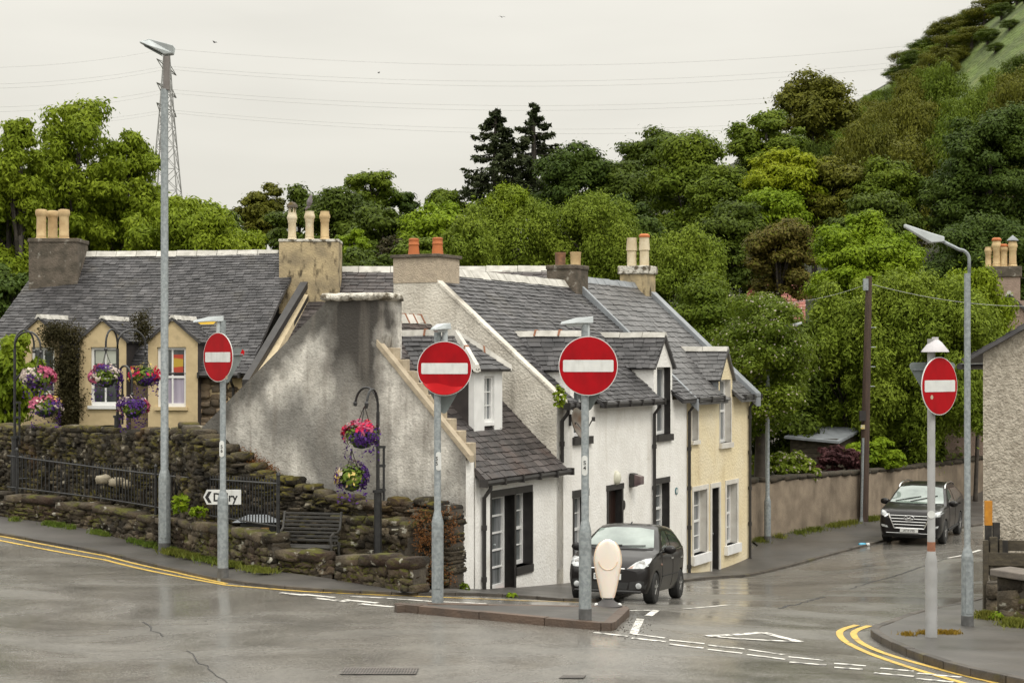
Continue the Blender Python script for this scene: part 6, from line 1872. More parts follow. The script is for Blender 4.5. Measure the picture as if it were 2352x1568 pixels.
# telegraph pole
b = G(1983, 1196, LF, 40, 62); D = b.y; tp = at(1996, 634, D)
t = thing("telegraph_pole", "dark tarred telegraph pole by the rendered wall", "telegraph pole", b)
q = MB(); q.tube([b - Vector((0, 0, .2)), b * .5 + tp * .5, tp], [.155, .13, .10], 12); q.build("pole", M_wood, t, smooth=True, auto=60)
q = MB(); f1 = .30
def on_pole(f): return b + (tp - b) * f
cc = [on_pole(f) + Vector((-.10, -.15, 0)) for f in (.0, .02, .18, .34)]
q.tube(cc, [.07, .045, .042, .042], 8); q.build("conduit", M_galv, t)
q = MB(); c = on_pole(.43) + Vector((-.13, -.1, 0)); q.box(tuple(c), (.2, .12, .32)); q.build("joint_box", M_black, t)
q = MB(); c = on_pole(.385) + Vector((-.12, -.16, 0)); q.box(tuple(c), (.13, .02, .13)); q.build("warning_plate", mat("yellow_plate", (.55, .42, .05), (.5, .5, .45), rough=.5, scale=20), t)
q = MB(); c = on_pole(.965) + Vector((-.12, -.08, 0)); q.box(tuple(c), (.16, .1, .38)); q.build("top_box", M_galv, t)
q = MB()
for f in (.55, .63, .71, .79): 
    c = on_pole(f); q.tube([c + Vector((0, -.05, 0)), c + Vector((.26, -.05, 0))], .012, 6)
q.build("steps", M_galv, t)
TP = on_pole(.97)
# bollard
b = G(1396, 1391, .115); D = b.y
t = thing("bollard", "plain white oval traffic bollard on a dark foot at the traffic island's tip", "bollard", b)
q = MB()
zb, zt = .10, (zat(1238, D) - b.z)
prof = []
for i in range(25):
    f = i / 24; z = zb + (zt - zb) * f
    w_ = .085 + (.222 - .085) * min(1, (f / .62)) ** .8 if f < .62 else .222 * math.sqrt(max(0, 1 - ((f - .62) / .385) ** 2.4))
    prof.append((max(w_, .012), z))
V = []
for (w_, z) in prof:
    for k_ in range(12):
        a = 2 * math.pi * k_ / 12; V.append((b.x + w_ * math.copysign(abs(math.cos(a)) ** .7, math.cos(a)), b.y + .055 * math.sin(a), b.z + z))
q.add(V, [(i * 12 + k_, i * 12 + (k_ + 1) % 12, i * 12 + 12 + (k_ + 1) % 12, i * 12 + 12 + k_) for i in range(24) for k_ in range(12)] + [tuple(range(24 * 12, 25 * 12))])
M_boll = mat("translucent_white_plastic", (.84, .755, .66), (.82, .76, .69), rough=.3, spec=.5, scale=2)
M_boll.node_tree.nodes["Principled BSDF"].inputs["Subsurface Weight"].default_value = .3
o = q.build("body", M_boll, t, smooth=True)
q = MB(); pts = [(b.x + .16 * math.cos(R(a)), b.y - .056, b.z + zt * .72 + .19 * math.sin(R(a))) for a in range(195, 350, 10)]; q.tube(pts, .008, 6)
q.build("moulded_ring", mat("cream_plastic", (.80, .62, .46), rough=.35), o)
q = MB(); pts = []
for side in (-1, 1):
    P_ = [(b.x + side * (w_ + .002), b.y, b.z + z) for (w_, z) in prof[1:-1]]; q.tube(P_, .010, 6)
q.build("edge", MATS["cream_plastic"], o)
q = MB(); q.lathe([(.24, -.0), (.24, .015), (.12, .08), (.085, .12), (.09, .14)], b, 18)
o = q.build("foot", mat("dark_rubber", (.045, .042, .042), (.06, .055, .055), rough=.6), t, smooth=True, auto=40)
for dx, dy in ((-.19, -.06), (.19, -.06), (.0, .2)):
    q = MB(); q.lathe([(.035, .02), (.035, .04), (.015, .06)], (b.x + dx, b.y + dy, b.z), 8); q.build("bolt_cap", M_signwhite, o)
# direction sign
D = 31.9; c = at(511, 1141, D)
t = thing("direction_sign", "white direction sign with a black left-pointing chevron, fixed to the black railings", "direction sign", c)
k = D / F; Mx = rot_local(c, 0)
P = [(-44 * k, 0), (-36 * k, 17 * k), (42 * k, 17 * k), (43 * k, 16 * k), (43 * k, -16 * k), (42 * k, -17 * k), (-36 * k, -17 * k)]
Pf = [(x, z) for x, z in P]
plate(Pf[::-1], 0, -.012, Mx).build("panel", M_signwhite, t, bevel=.004)
Ch = [(-40 * k, 0), (-32 * k, 13 * k), (-24.5 * k, 13 * k), (-32 * k, 0), (-24.5 * k, -13 * k), (-32 * k, -13 * k)]
plate(Ch[::-1], -.0125, -.015, Mx).build("chevron", M_letter, t)
lettering("lettering", "Dalry", 27 * k, M_letter, t, Matrix.Translation((6.5 * k, -.0135, -1 * k)) @ Matrix.Rotation(R(90), 4, 'X'), weight=.005, squeeze=.93)
for x in (-20 * k, 20 * k):
    q = MB(); q.box((c.x + x, c.y + .06, c.z), (.04, .12, .05)); q.build("clip", M_galv, t)

# =================================================================== right edge: fence posts, planks and stone wall
def rock(label, px0, px1, pyb0, pyb1, pyt0, pyt1, D0, D1, seed, cope_m=None, th=.4, size=(.4, .3)):
    a, c = at(px0, pyb0, D0), at(px1, pyb1, D1)
    p = [Vector(a[:2]), Vector(c[:2])]; zt = [zat(pyt0, D0), zat(pyt1, D1)]; zb = [gz(v.x, v.y) for v in p]
    t = thing("stone_wall", label, "stone wall", (a.x, a.y, zb[0]))
    Stones(seed).wall(p, zb, [z - .1 for z in zt], th, size, jit=.02).build("stones", M_stone, t)
    q = MB(); wall_core(q, p, [z - .2 for z in zb], [z - .1 for z in zt], th * .7); q.build("core", M_mortar, t)
    if cope_m:
        q = MB(); pp = offset_line(p, 0)
        a2, c2 = p; tdir = (c2 - a2).normalized(); nrm = Vector((-tdir.y, tdir.x)); a2 = a2 - tdir * .06; w_ = th / 2 + .07
        q.hexa([(*(a2 - nrm * w_), zt[0] - .12), (*(c2 - nrm * w_), zt[1] - .12), (*(c2 + nrm * w_), zt[1] - .12), (*(a2 + nrm * w_), zt[0] - .12), (*(a2 - nrm * w_), zt[0]), (*(c2 - nrm * w_), zt[1]), (*(c2 + nrm * w_), zt[1]), (*(a2 + nrm * w_), zt[0])])
        q.build("cope", cope_m, t, bevel=.02)
rock("stone wall under the wooden fence at the right edge, dark and weathered", 2268, 2420, 1418, 1418, 1322, 1322, 29.6, 29.2, 71, th=.35)
rock("stone wall with a flat concrete cope at the right edge of the picture", 2303, 2480, 1434, 1470, 1303, 1330, 28.2, 27.0, 73, cope_m=mat("concrete_cope", (.19, .165, .14), (.13, .115, .10), rough=.85, bump=.5, bscale=25), th=.42)
D = 29.9
FT = thing("wooden_fence", "broken wooden fence of uneven dark stakes and planks, one stake with an orange top", "fence", at(2264, 1420, D))
for px, pyt, pyb, w_, m_ in ((2270, 1152, 1320, 15, None), (2288, 1199, 1330, 16, None), (2282, 1232, 1330, 17, 1), (2307, 1240, 1330, 15, None), (2264, 1240, 1420, 12, 1), (2298, 1238, 1320, 7, 1)):
    q = MB(); a = at(px, pyt, D - (.12 if m_ else 0)); zb = zat(pyb, D); ww = w_ / F * D
    q.box((a.x, a.y, (a.z + zb) / 2), (ww, .07, a.z - zb))
    st = q.build("stake", M_oldwood if m_ else mat("tarred_stake", (.018, .016, .014), (.04, .035, .03), rough=.8, scale=9), FT, bevel=.008)
    if px == 2270:
        q = MB(); q.box((a.x, a.y, a.z - .20), (ww + .008, .078, .44)); q.build("orange_top", mat("orange_paint", (.55, .24, .015), (.42, .17, .015), rough=.6, scale=9), st)
for py, h, px0, dd in ((1252, 24, 2312, 0), (1283, 30, 2270, -.16), (1304, 14, 2268, -.12)):
    q = MB(); a = at(px0, py, D + dd); bq = at(2560, py + 6, D + dd - .6); hh = h / F * D
    q.hexa([(a.x, a.y, a.z - hh / 2), (bq.x, bq.y, bq.z - hh / 2), (bq.x, bq.y + .05, bq.z - hh / 2), (a.x, a.y + .05, a.z - hh / 2), (a.x, a.y, a.z + hh / 2), (bq.x, bq.y, bq.z + hh / 2), (bq.x, bq.y + .05, bq.z + hh / 2), (a.x, a.y + .05, a.z + hh / 2)])
    q.build("plank", M_oldwood, FT, bevel=.008)
q = MB(); a = at(2318, 1309, D + .3); bq = at(2500, 1314, D); q.tube([a, bq], .03, 8); tag(q.build("plastic_pipe", mat("blue_plastic", (.05, .18, .55), rough=.4), None), "blue plastic pipe lying behind the wooden fence", "pipe")

# =================================================================== small things on the road
def grate(px0, px1, py0, py1, label, name="drain_grate", D_=None):
    c = G((px0 + px1) / 2, (py0 + py1) / 2, .004); t = thing(name, label, "drain cover", c)
    A_, B_, C_, E_ = [G(x, y, .0) for x, y in ((px0, py1), (px1 - 6, py1), (px1, py0), (px0 + 10, py0))]
    up = Vector((0, 0, .008)); q = MB(); q.quad(A_ + up, B_ + up, C_ + up, E_ + up); q.build("pit", M_tar, t)
    q = MB(); n = 26
    for i in range(n):
        f0, f1 = (i + .12) / n, (i + .62) / n
        for (v0, v1) in ((.04, .47), (.53, .96)):
            def W(f, v): return (A_ * (1 - f) + B_ * f) * (1 - v) + (E_ * (1 - f) + C_ * f) * v + Vector((0, 0, .016))
            q.quad(W(f0, v0), W(f1, v0), W(f1 + .01, v1), W(f0 + .01, v1))
    for (a, b_, c_, d_) in ((0, 1, -.02, .04), (0, 1, .96, 1.02), (0, 1, .47, .53)):
        q.quad(W(0, c_), W(1, c_), W(1, d_), W(0, d_))
    q.build("bars", mat("worn_iron", (.17, .15, .135), (.11, .10, .09), rough=.5), t)
grate(780, 962, 1535, 1549, "long slotted iron drain grate in the road at the bottom of the picture")
grate(1283, 1346, 1551, 1558, "small iron cover in the road right of the long drain grate", "manhole_cover")
c = G(1984, 1254, .0); q = MB(); M_ = Matrix.Translation(c + Vector((0, 0, .05))) @ Matrix.Rotation(R(20), 4, 'Z') @ Matrix.Rotation(R(90), 4, 'Y')
t = thing("plastic_bottle", "crushed blue and white plastic bottle lying by the kerb", "bottle", c)
q.lathe([(.05, -.16), (.06, -.13), (.058, .0), (.05, .04), (.03, .08)], (0, 0, 0), 10, M=M_); q.build("bottle", mat("blue_bottle", (.10, .42, .62), rough=.2), t, smooth=True)
q = MB(); q.lathe([(.045, .07), (.045, .18)], (0, 0, 0), 10, M=M_); q.build("label", M_signwhite, t)
# =================================================================== cars
M_paint = mat("black_car_paint", (.008, .007, .007), (.011, .009, .009), rough=.3, spec=.22, coat=.32, scale=30)
M_cglass = mat("car_glass", (.05, .062, .058), (.08, .095, .09), rough=.03, spec=1.0, scale=2.0, coat=.6)
M_wind = mat("windscreen_glass", (.13, .165, .15), (.27, .32, .295), rough=.04, spec=.8, scale=1.5, coat=.3)
M_tyre = mat("tyre_rubber", (.015, .015, .015), (.025, .025, .024), rough=.75, scale=20)
M_alloy = mat("alloy", (.50, .50, .50), (.42, .42, .42), rough=.3, metal=.8, scale=5)
M_chrome = mat("chrome", (.72, .72, .72), (.66, .66, .66), rough=.15, metal=.9, scale=5)
M_trim = mat("black_trim", (.012, .012, .012), (.02, .02, .02), rough=.6, scale=9)
M_lampg = mat("headlamp_glass", (.50, .52, .52), (.24, .25, .26), rough=.08, spec=.9, scale=14, detail=2, coat=.8)
M_amber = mat("amber_lens", (.45, .30, .24), rough=.2)
M_plate = mat("plate_white", (.66, .67, .66), (.60, .61, .60), rough=.4, scale=9)

def settle(o, rz, x0, x1, wd):
    """pitch and roll a car so that all four wheels stand on the sloping road"""
    d = Vector((math.cos(rz), math.sin(rz))); s = Vector((-d.y, d.x)); L = Vector(o.location[:2])
    zf = gz(*(L + d * x0)); zr = gz(*(L + d * x1)); m = L + d * (x0 + x1) / 2; sl = gz(*(m + s * wd)) - gz(*(m - s * wd))
    o.rotation_euler = (math.atan2(sl, 2 * wd), -math.atan2(zr - zf, x1 - x0), rz)
    o.location.z = zf - (zr - zf) / (x1 - x0) * x0 + .004
class Car:
    def __init__(s, name, label, cat, loc, rz, L, pr):
        s.t = thing(name, label, cat, loc, rz=rz); s.L = L
        I = lambda key, x: float(np.interp(x, [p[0] for p in pr[key]], [p[1] for p in pr[key]]))
        s.I = I; s.wheels = pr['wheels']; Rw = pr['rw']; arch = Rw + .055
        xs = [0, .015, .04, .08, .13, .19] + list(np.arange(.26, L - .2, .055)) + [L - .19, L - .12, L - .06, L - .02, L]
        rings = []
        NU = 9
        for x in xs:
            zt, zb_, zr, wb, wr, zl = (I(k, x) for k in ('zt', 'zbelt', 'zr', 'wb', 'wr', 'zl'))
            for xw in s.wheels:
                if abs(x - xw) < arch: zl = max(zl, Rw - .02 + math.sqrt(arch ** 2 - (x - xw) ** 2))
            low = wb - .075 if zl < .4 else wb - .02
            half = [(low, zl)]
            for f, dw in ((.18, -.028), (.4, -.004), (.62, .0), (.82, -.006), (1.0, -.022)):
                z = zl + (zb_ - zl) * f; half.append((wb + dw if zl < .4 or f > .3 else wb - .008, z))
            for f, b in ((.06, .0), (.35, .022), (.68, .026), (.92, .014)):
                half.append((wb - .03 + (wr - wb + .03) * f + b, zb_ + (zr - zb_) * f))
            half.append((wr - .03, zr + (zt - zr) * .45))
            half.append((wr * .72, zr + (zt - zr) * .82)); half.append((wr * .36, zr + (zt - zr) * .97)); half.append((0, zt))
            ring = [(x, y, z) for y, z in half] + [(x, -y, z) for y, z in half[-2::-1]]
            rings.append(ring)
        m = len(rings[0]); V = [p for r in rings for p in r]
        Fc = [(i * m + k, i * m + k + 1, (i + 1) * m + k + 1, (i + 1) * m + k) for i in range(len(rings) - 1) for k in range(m - 1)]
        Fc += [tuple(range(m)), tuple(range((len(rings) - 1) * m + m - 1, (len(rings) - 1) * m - 1, -1))]
        q = MB(); q.add(V, Fc); s.body = q.build("body", M_paint, s.t, smooth=True, local=True, auto=42)
        s.bvh = BVHTree.FromPolygons([Vector(p) for p in V], Fc)
        q = MB(); q.box((L / 2, 0, .42), (L * .93, I('wb', L / 2) * 2 - .26, .40)); q.build("underbody", M_trim, s.t, local=True)
        for xw in s.wheels:
            for sg in (-1, 1): s.wheel(xw, sg, I('wb', xw), Rw, pr.get('spokes', 5))
    def wheel(s, x, sg, wb, Rw, ns):
        c = (x, sg * (wb - .115), Rw); q = MB()
        q.lathe([(Rw * .62, -.10), (Rw * .9, -.105), (Rw, -.08), (Rw, .08), (Rw * .9, .105), (Rw * .66, .10), (Rw * .62, .06), (Rw * .62, -.06)], c, 28, axis='y')
        w_ = q.build("wheel", M_tyre, s.t, smooth=True, local=True, auto=35)
        q = MB(); o = sg * .085
        q.lathe([(Rw * .66, -.012), (Rw * .66, .012), (Rw * .58, .012), (Rw * .56, -.012)], (c[0], c[1] + o, c[2]), 28, axis='y')
        q.lathe([(Rw * .16, -.02), (Rw * .16, .02), (.01, .022)], (c[0], c[1] + o, c[2]), 12, axis='y')
        for k in range(ns):
            a = 2 * math.pi * k / ns + .3
            for da in (-.13, .13):
                a0 = a + da * .4; a1 = a + da; d = Vector((math.cos(a1) * Rw * .6, 0, math.sin(a1) * Rw * .6)); e = Vector((math.cos(a0) * Rw * .12, 0, math.sin(a0) * Rw * .12))
                C = Vector((c[0], c[1] + o, c[2])); q.tube([C + e, C + d], [.024, .017], 5)
        q.build("rim", M_alloy, w_, local=True)
        q = MB(); q.lathe([(Rw * .58, -.01), (Rw * .58, .01)], (c[0], c[1] + sg * .035, c[2]), 20, axis='y'); q.build("brake", M_trim, w_, local=True)
    def cast(s, a, b, ax, sg=1, off=.006):
        if ax == 'x': o, d = Vector((-2 if sg > 0 else s.L + 2, a, b)), Vector((sg, 0, 0))
        else: o, d = Vector((a, sg * 3, b)), Vector((0, -sg, 0))
        h = s.bvh.ray_cast(o, d)
        if h[0] is None: return None
        n = h[1]
        if n.dot(d) > 0: n = -n
        return h[0] + n * off
    def patch(s, name, poly, ax, m, sg=1, off=.006, parent=None, nr=7, dens=.05, label=None, smooth=True):
        """a panel that follows the body: outline in the front (y, z) or side (x, z) view"""
        B = []
        for (p, q_) in zip(poly, poly[1:] + poly[:1]):
            n = max(1, int(math.hypot(q_[0] - p[0], q_[1] - p[1]) / dens))
            for i in range(n): B.append((p[0] + (q_[0] - p[0]) * i / n, p[1] + (q_[1] - p[1]) * i / n))
        c = (sum(p[0] for p in B) / len(B), sum(p[1] for p in B) / len(B))
        V = []; n = len(B); last = s.cast(c[0], c[1], ax, sg, off) or Vector((0, 0, 0))
        V.append(last)
        for r in range(1, nr + 1):
            for p in B:
                a, b = c[0] + (p[0] - c[0]) * r / nr, c[1] + (p[1] - c[1]) * r / nr
                h = s.cast(a, b, ax, sg, off)
                V.append(h if h is not None else V[len(V) - n] if r > 1 else last)
        Fc = [(0, 1 + i, 1 + (i + 1) % n) for i in range(n)]
        for r in range(nr - 1):
            for i in range(n):
                a = 1 + r * n; b = a + n; Fc.append((a + i, b + i, b + (i + 1) % n, a + (i + 1) % n))
        q = MB(); q.add(V, Fc); o = q.build(name, m, parent or s.t, smooth=smooth, local=True)
        if label: o["label"] = label
        return o
    def line(s, name, pts, ax, m, r=.01, sg=1, parent=None, off=.006, dens=.06):
        P = []
        for p, q_ in zip(pts[:-1], pts[1:]):
            n = max(1, int(math.hypot(q_[0] - p[0], q_[1] - p[1]) / dens))
            for i in range(n + (1 if q_ is pts[-1] else 0)):
                h = s.cast(p[0] + (q_[0] - p[0]) * i / n, p[1] + (q_[1] - p[1]) * i / n, ax, sg, off)
                if h is not None: P.append(h)
        if len(P) < 2: return
        q = MB(); q.tube(P, r, 6); return q.build(name, m, parent or s.t, local=True)
    def mirror(s, x, y, z, sg, sz=1.0):
        q = MB()
        V = []; 
        prof = [(0, .04), (.02, .085), (.07, .10), (.12, .08), (.15, .03)]
        c = Vector((x, sg * (y + .11), z))
        for dx, r in prof:
            for k in range(12):
                a = 2 * math.pi * k / 12; V.append(c + Vector((dx - .05, math.cos(a) * r * 1.25 * sz, math.sin(a) * r * .85 * sz)))
        q.add(V, [(i * 12 + k, i * 12 + (k + 1) % 12, i * 12 + 12 + (k + 1) % 12, i * 12 + 12 + k) for i in range(4) for k in range(12)] + [tuple(range(11, -1, -1)), tuple(range(48, 60))])
        q.tube([(x + .03, sg * (y - .06), z - .05), (x + .03, sg * (y + .06), z - .03)], .025, 6)
        q.build("wing_mirror", M_paint, s.t, smooth=True, local=True, auto=50)
    def numberplate(s, z, text, w=.52, h=.111, size=.098, tilt=0, squeeze=.8, y=0, align='CENTER', tx=0):
        p = s.cast(y, z, 'x', 1, .02); x = min(p.x, s.cast(y + .2, z, 'x', 1, .02).x, s.cast(y - .2, z, 'x', 1, .02).x)
        x = p.x - .005
        q = MB(); q.box((x, y, z), (.012, w, h)); o = q.build("number_plate", M_plate, s.t, local=True, bevel=.003)
        # x of the text runs to the viewer's right = -y of the car
        M = Matrix(((0, 0, -1, x - .0075), (-1, 0, 0, y - tx), (0, 1, 0, z), (0, 0, 0, 1)))
        if text: lettering("lettering", text, size, M_letter, o, M, weight=.002, squeeze=squeeze, align=align)
        return o

# ---- small black hatchback beside the island
pr = dict(wheels=(.66, 3.04), rw=.295, spokes=5,
    zt=[(0, .64), (.04, .70), (.12, .775), (.3, .865), (.6, .96), (.86, 1.02), (1.0, 1.09), (1.3, 1.265), (1.55, 1.395), (1.75, 1.45), (2.1, 1.475), (2.6, 1.465), (3.1, 1.43), (3.35, 1.36), (3.48, 1.15), (3.54, .9), (3.57, .7)],
    zbelt=[(0, .60), (.04, .66), (.12, .73), (.3, .81), (.6, .90), (.9, .94), (1.3, .955), (2.2, .97), (3.0, 1.02), (3.4, 1.04), (3.48, .98), (3.54, .82), (3.57, .64)],
    zr=[(0, .62), (.04, .68), (.12, .75), (.3, .835), (.6, .93), (.9, .975), (1.05, 1.07), (1.3, 1.215), (1.55, 1.335), (1.75, 1.39), (2.1, 1.415), (2.6, 1.405), (3.1, 1.37), (3.35, 1.29), (3.48, 1.08), (3.54, .87), (3.57, .67)],
    wb=[(0, .56), (.015, .63), (.04, .69), (.08, .73), (.13, .76), (.3, .785), (.6, .797), (3.0, .797), (3.3, .775), (3.45, .72), (3.54, .66), (3.57, .6)],
    wr=[(0, .40), (.04, .50), (.3, .62), (.6, .69), (.9, .72), (1.05, .70), (1.4, .63), (1.75, .57), (2.2, .56), (3.0, .54), (3.35, .53), (3.57, .45)],
    zl=[(0, .24), (.1, .20), (3.4, .24), (3.57, .33)])
bc = G(1401, 1378, 0); bc2 = G(1490, 1381, 0)
base = G(1405, 1382, 0, 26, 40)
YAW1 = R(90 - 17)
c1 = Car("small_hatchback", "small black hatchback facing the camera, parked beside the traffic island by the white houses", "car", (base.x - .12, base.y - .55, gz(base.x, base.y + .4) ), YAW1, 3.57, pr)
mirror_y = lambda P: [(-a, b) for a, b in P]
c1.patch("windscreen", [(-.66, 1.02), (-.3, 1.01), (.3, 1.01), (.66, 1.02), (.60, 1.19), (.53, 1.36), (.25, 1.395), (-.25, 1.395), (-.53, 1.36), (-.60, 1.19)], 'x', M_wind)
c1.patch("scuttle", [(-.66, .99), (.66, .99), (.66, 1.03), (-.66, 1.03)], 'x', M_trim, off=.009, nr=2)
c1.line("wiper", [(.55, 1.03), (-.05, 1.05)], 'x', M_trim, r=.011, off=.02); c1.line("wiper", [(.05, 1.03), (-.5, 1.05)], 'x', M_trim, r=.011, off=.02)
for sg in (-1, 1):
    hl = [(.36, .645), (.47, .65), (.66, .66), (.735, .71), (.755, .80), (.74, .845), (.64, .83), (.5, .765), (.40, .68)]
    P = hl if sg > 0 else mirror_y(hl)
    h = c1.patch("headlight", P, 'x', M_lampg, off=.008)
    am = [(.38, .65), (.46, .655), (.49, .715), (.43, .69)]
    c1.patch("indicator", am if sg > 0 else mirror_y(am), 'x', M_amber, off=.011, parent=h, nr=3)
    pc = c1.cast(sg * .61, .75, 'x', 1, .0)
    q = MB(); q.lathe([(.062, -.03), (.058, .0), (.03, .004)], (0, 0, 0), 14, M=Matrix.Translation(pc + Vector((-.012, 0, 0))) @ Matrix.Rotation(R(-90), 4, 'Y')); q.build("reflector_bowl", M_chrome, h, local=True)
    bz = [(.40, .27), (.70, .29), (.735, .42), (.60, .44), (.42, .41)]
    c1.patch("bumper_recess", bz if sg > 0 else mirror_y(bz), 'x', M_trim, off=.004, nr=3)
    pc = c1.cast(sg * .585, .345, 'x', 1, .008)
    q = MB(); q.lathe([(.055, -.02), (.055, .01), (.045, .016), (.01, .018)], (0, 0, 0), 14, M=Matrix.Translation(pc) @ Matrix.Rotation(R(-90), 4, 'Y')); q.build("fog_light", M_lampg, c1.t, local=True, smooth=True, auto=40)
    # side glass, handles, trim
    w_ = c1.patch("side_window", [(1.16, .985), (2.02, .99), (2.06, 1.35), (1.75, 1.335), (1.45, 1.215)], 'y', M_cglass, sg=sg, off=.004)
    c1.patch("side_window", [(2.10, .995), (2.95, 1.04), (3.02, 1.18), (2.85, 1.335), (2.14, 1.355)], 'y', M_cglass, sg=sg, off=.004)
    c1.line("waist_trim", [(1.10, .962), (2.0, .972), (3.0, 1.02)], 'y', M_chrome, r=.008, sg=sg)
    c1.line("door_seam", [(1.10, .90), (1.14, .55), (1.12, .30)], 'y', M_trim, r=.005, sg=sg, off=.001); c1.line("door_seam", [(2.09, .98), (2.12, .6), (2.10, .30)], 'y', M_trim, r=.005, sg=sg, off=.001)
    c1.line("rubbing_strip", [(1.15, .50), (2.9, .54)], 'y', M_trim, r=.012, sg=sg, off=.002)
    for hx in (1.93, 2.85):
        p = c1.cast(hx, .83, 'y', sg, .02); q = MB(); q.tube([p + Vector((-.10, 0, 0)), p + Vector((0, sg * .02, .005)), p + Vector((.10, 0, .01))], .018, 6); q.build("door_handle", M_chrome, c1.t, local=True)
    p = c1.cast(1.02, .72, 'y', sg, .006); q = MB(); q.lathe([(.025, -.01), (.022, .008)], p, 8, axis='y'); q.build("side_repeater", M_amber, c1.t, local=True)
    c1.mirror(1.22, .80, 1.0, sg)
c1.patch("grille", [(-.36, .27), (.36, .27), (.40, .40), (-.40, .40)], 'x', M_trim, off=.005, nr=4)
c1.patch("upper_grille", [(-.30, .60), (.30, .60), (.33, .67), (-.33, .67)], 'x', M_trim, off=.005, nr=3)
c1.line("chrome_strip", [(-.32, .64), (.32, .64)], 'x', M_chrome, r=.016, off=.012)
c1.line("splitter", [(-.62, .235), (.62, .235)], 'x', M_trim, r=.03, off=.01)
c1.numberplate(.50, "SC", size=.10, align='LEFT', tx=-.245, squeeze=.95)
q = MB(); q.tube([(1.85, 0, 1.44), (1.90, 0, 1.49), (1.93, 0, 1.495)], .014, 6); q.build("aerial", M_trim, c1.t, local=True)
# seats and a rear window seen as paler shapes through the glass
q = MB()
for y in (.34, -.34): q.box((1.9, y, 1.05), (.14, .36, .5)); q.box((1.92, y, 1.34), (.1, .2, .14))
q.build("seats", M_trim, c1.t, local=True, bevel=.03)

# ---- black SUV further along the road
pr = dict(wheels=(.88, 3.55), rw=.355, spokes=5,
    zt=[(0, .80), (.03, .90), (.1, .985), (.3, 1.04), (.7, 1.10), (1.1, 1.145), (1.3, 1.21), (1.7, 1.43), (2.0, 1.57), (2.3, 1.63), (2.8, 1.655), (3.5, 1.62), (4.0, 1.54), (4.25, 1.35), (4.4, 1.1), (4.475, .9)],
    zbelt=[(0, .76), (.03, .86), (.1, .93), (.3, .975), (.8, 1.03), (1.3, 1.07), (2.0, 1.09), (3.2, 1.14), (4.1, 1.20), (4.3, 1.15), (4.42, 1.0), (4.475, .84)],
    zr=[(0, .78), (.03, .88), (.1, .955), (.3, 1.01), (.7, 1.075), (1.1, 1.115), (1.3, 1.17), (1.7, 1.38), (2.0, 1.505), (2.3, 1.565), (2.8, 1.585), (3.5, 1.555), (4.0, 1.47), (4.25, 1.28), (4.4, 1.06), (4.475, .87)],
    wb=[(0, .70), (.015, .76), (.04, .81), (.1, .855), (.25, .895), (.6, .92), (3.9, .92), (4.2, .89), (4.4, .83), (4.475, .75)],
    wr=[(0, .56), (.05, .66), (.3, .74), (.8, .80), (1.2, .83), (1.5, .76), (2.0, .69), (2.4, .665), (3.5, .645), (4.1, .62), (4.475, .55)],
    zl=[(0, .30), (.2, .25), (4.2, .27), (4.475, .42)])
base = G(2084, 1251, 0, 40, 60)
c2 = Car("suv", "black SUV with a chrome-barred grille and silver roof rails parked against the far kerb", "car", (base.x, base.y - .2, gz(base.x, base.y + 1.0)), R(90 - 24), 4.475, pr)
c2.patch("windscreen", [(-.78, 1.15), (-.35, 1.135), (.35, 1.135), (.78, 1.15), (.70, 1.36), (.625, 1.53), (.3, 1.575), (-.3, 1.575), (-.625, 1.53), (-.70, 1.36)], 'x', M_wind)
c2.line("wiper", [(.62, 1.165), (.25, 1.24), (-.08, 1.30)], 'x', M_trim, r=.014, off=.02); c2.line("wiper", [(.18, 1.165), (-.2, 1.25), (-.55, 1.33)], 'x', M_trim, r=.014, off=.02)
gr = [(-.60, .90), (.60, .90), (.43, .50), (-.43, .50)]
g_ = c2.patch("grille", gr, 'x', M_trim, off=.006, nr=5)
c2.line("chrome_frame", [(.60, .90), (.43, .50), (-.43, .50), (-.60, .90)], 'x', M_chrome, r=.018, off=.014, parent=g_)
for z in (.86, .775, .69, .605):
    w_ = .43 + (.60 - .43) * (z - .50) / .40 - .03; c2.line("chrome_bar", [(-w_, z), (w_, z)], 'x', M_chrome, r=.011, off=.014, parent=g_)
pc = c2.cast(0, .80, 'x', 1, .03)
q = MB(); E = [Vector((pc.x, .14 * math.cos(a), .80 + .072 * math.sin(a))) for a in np.linspace(0, 2 * math.pi, 25)]; q.tube(E, .013, 6, caps=False)
for (a, b_) in (((.065, .045), (.03, -.045)), ((-.03, .045), (-.065, -.045)), ((.04, -.012), (-.04, .012))):
    q.tube([(pc.x, a[0], .80 + a[1]), (pc.x, b_[0], .80 + b_[1])], .013, 6)
q.build("emblem", M_chrome, g_, local=True)
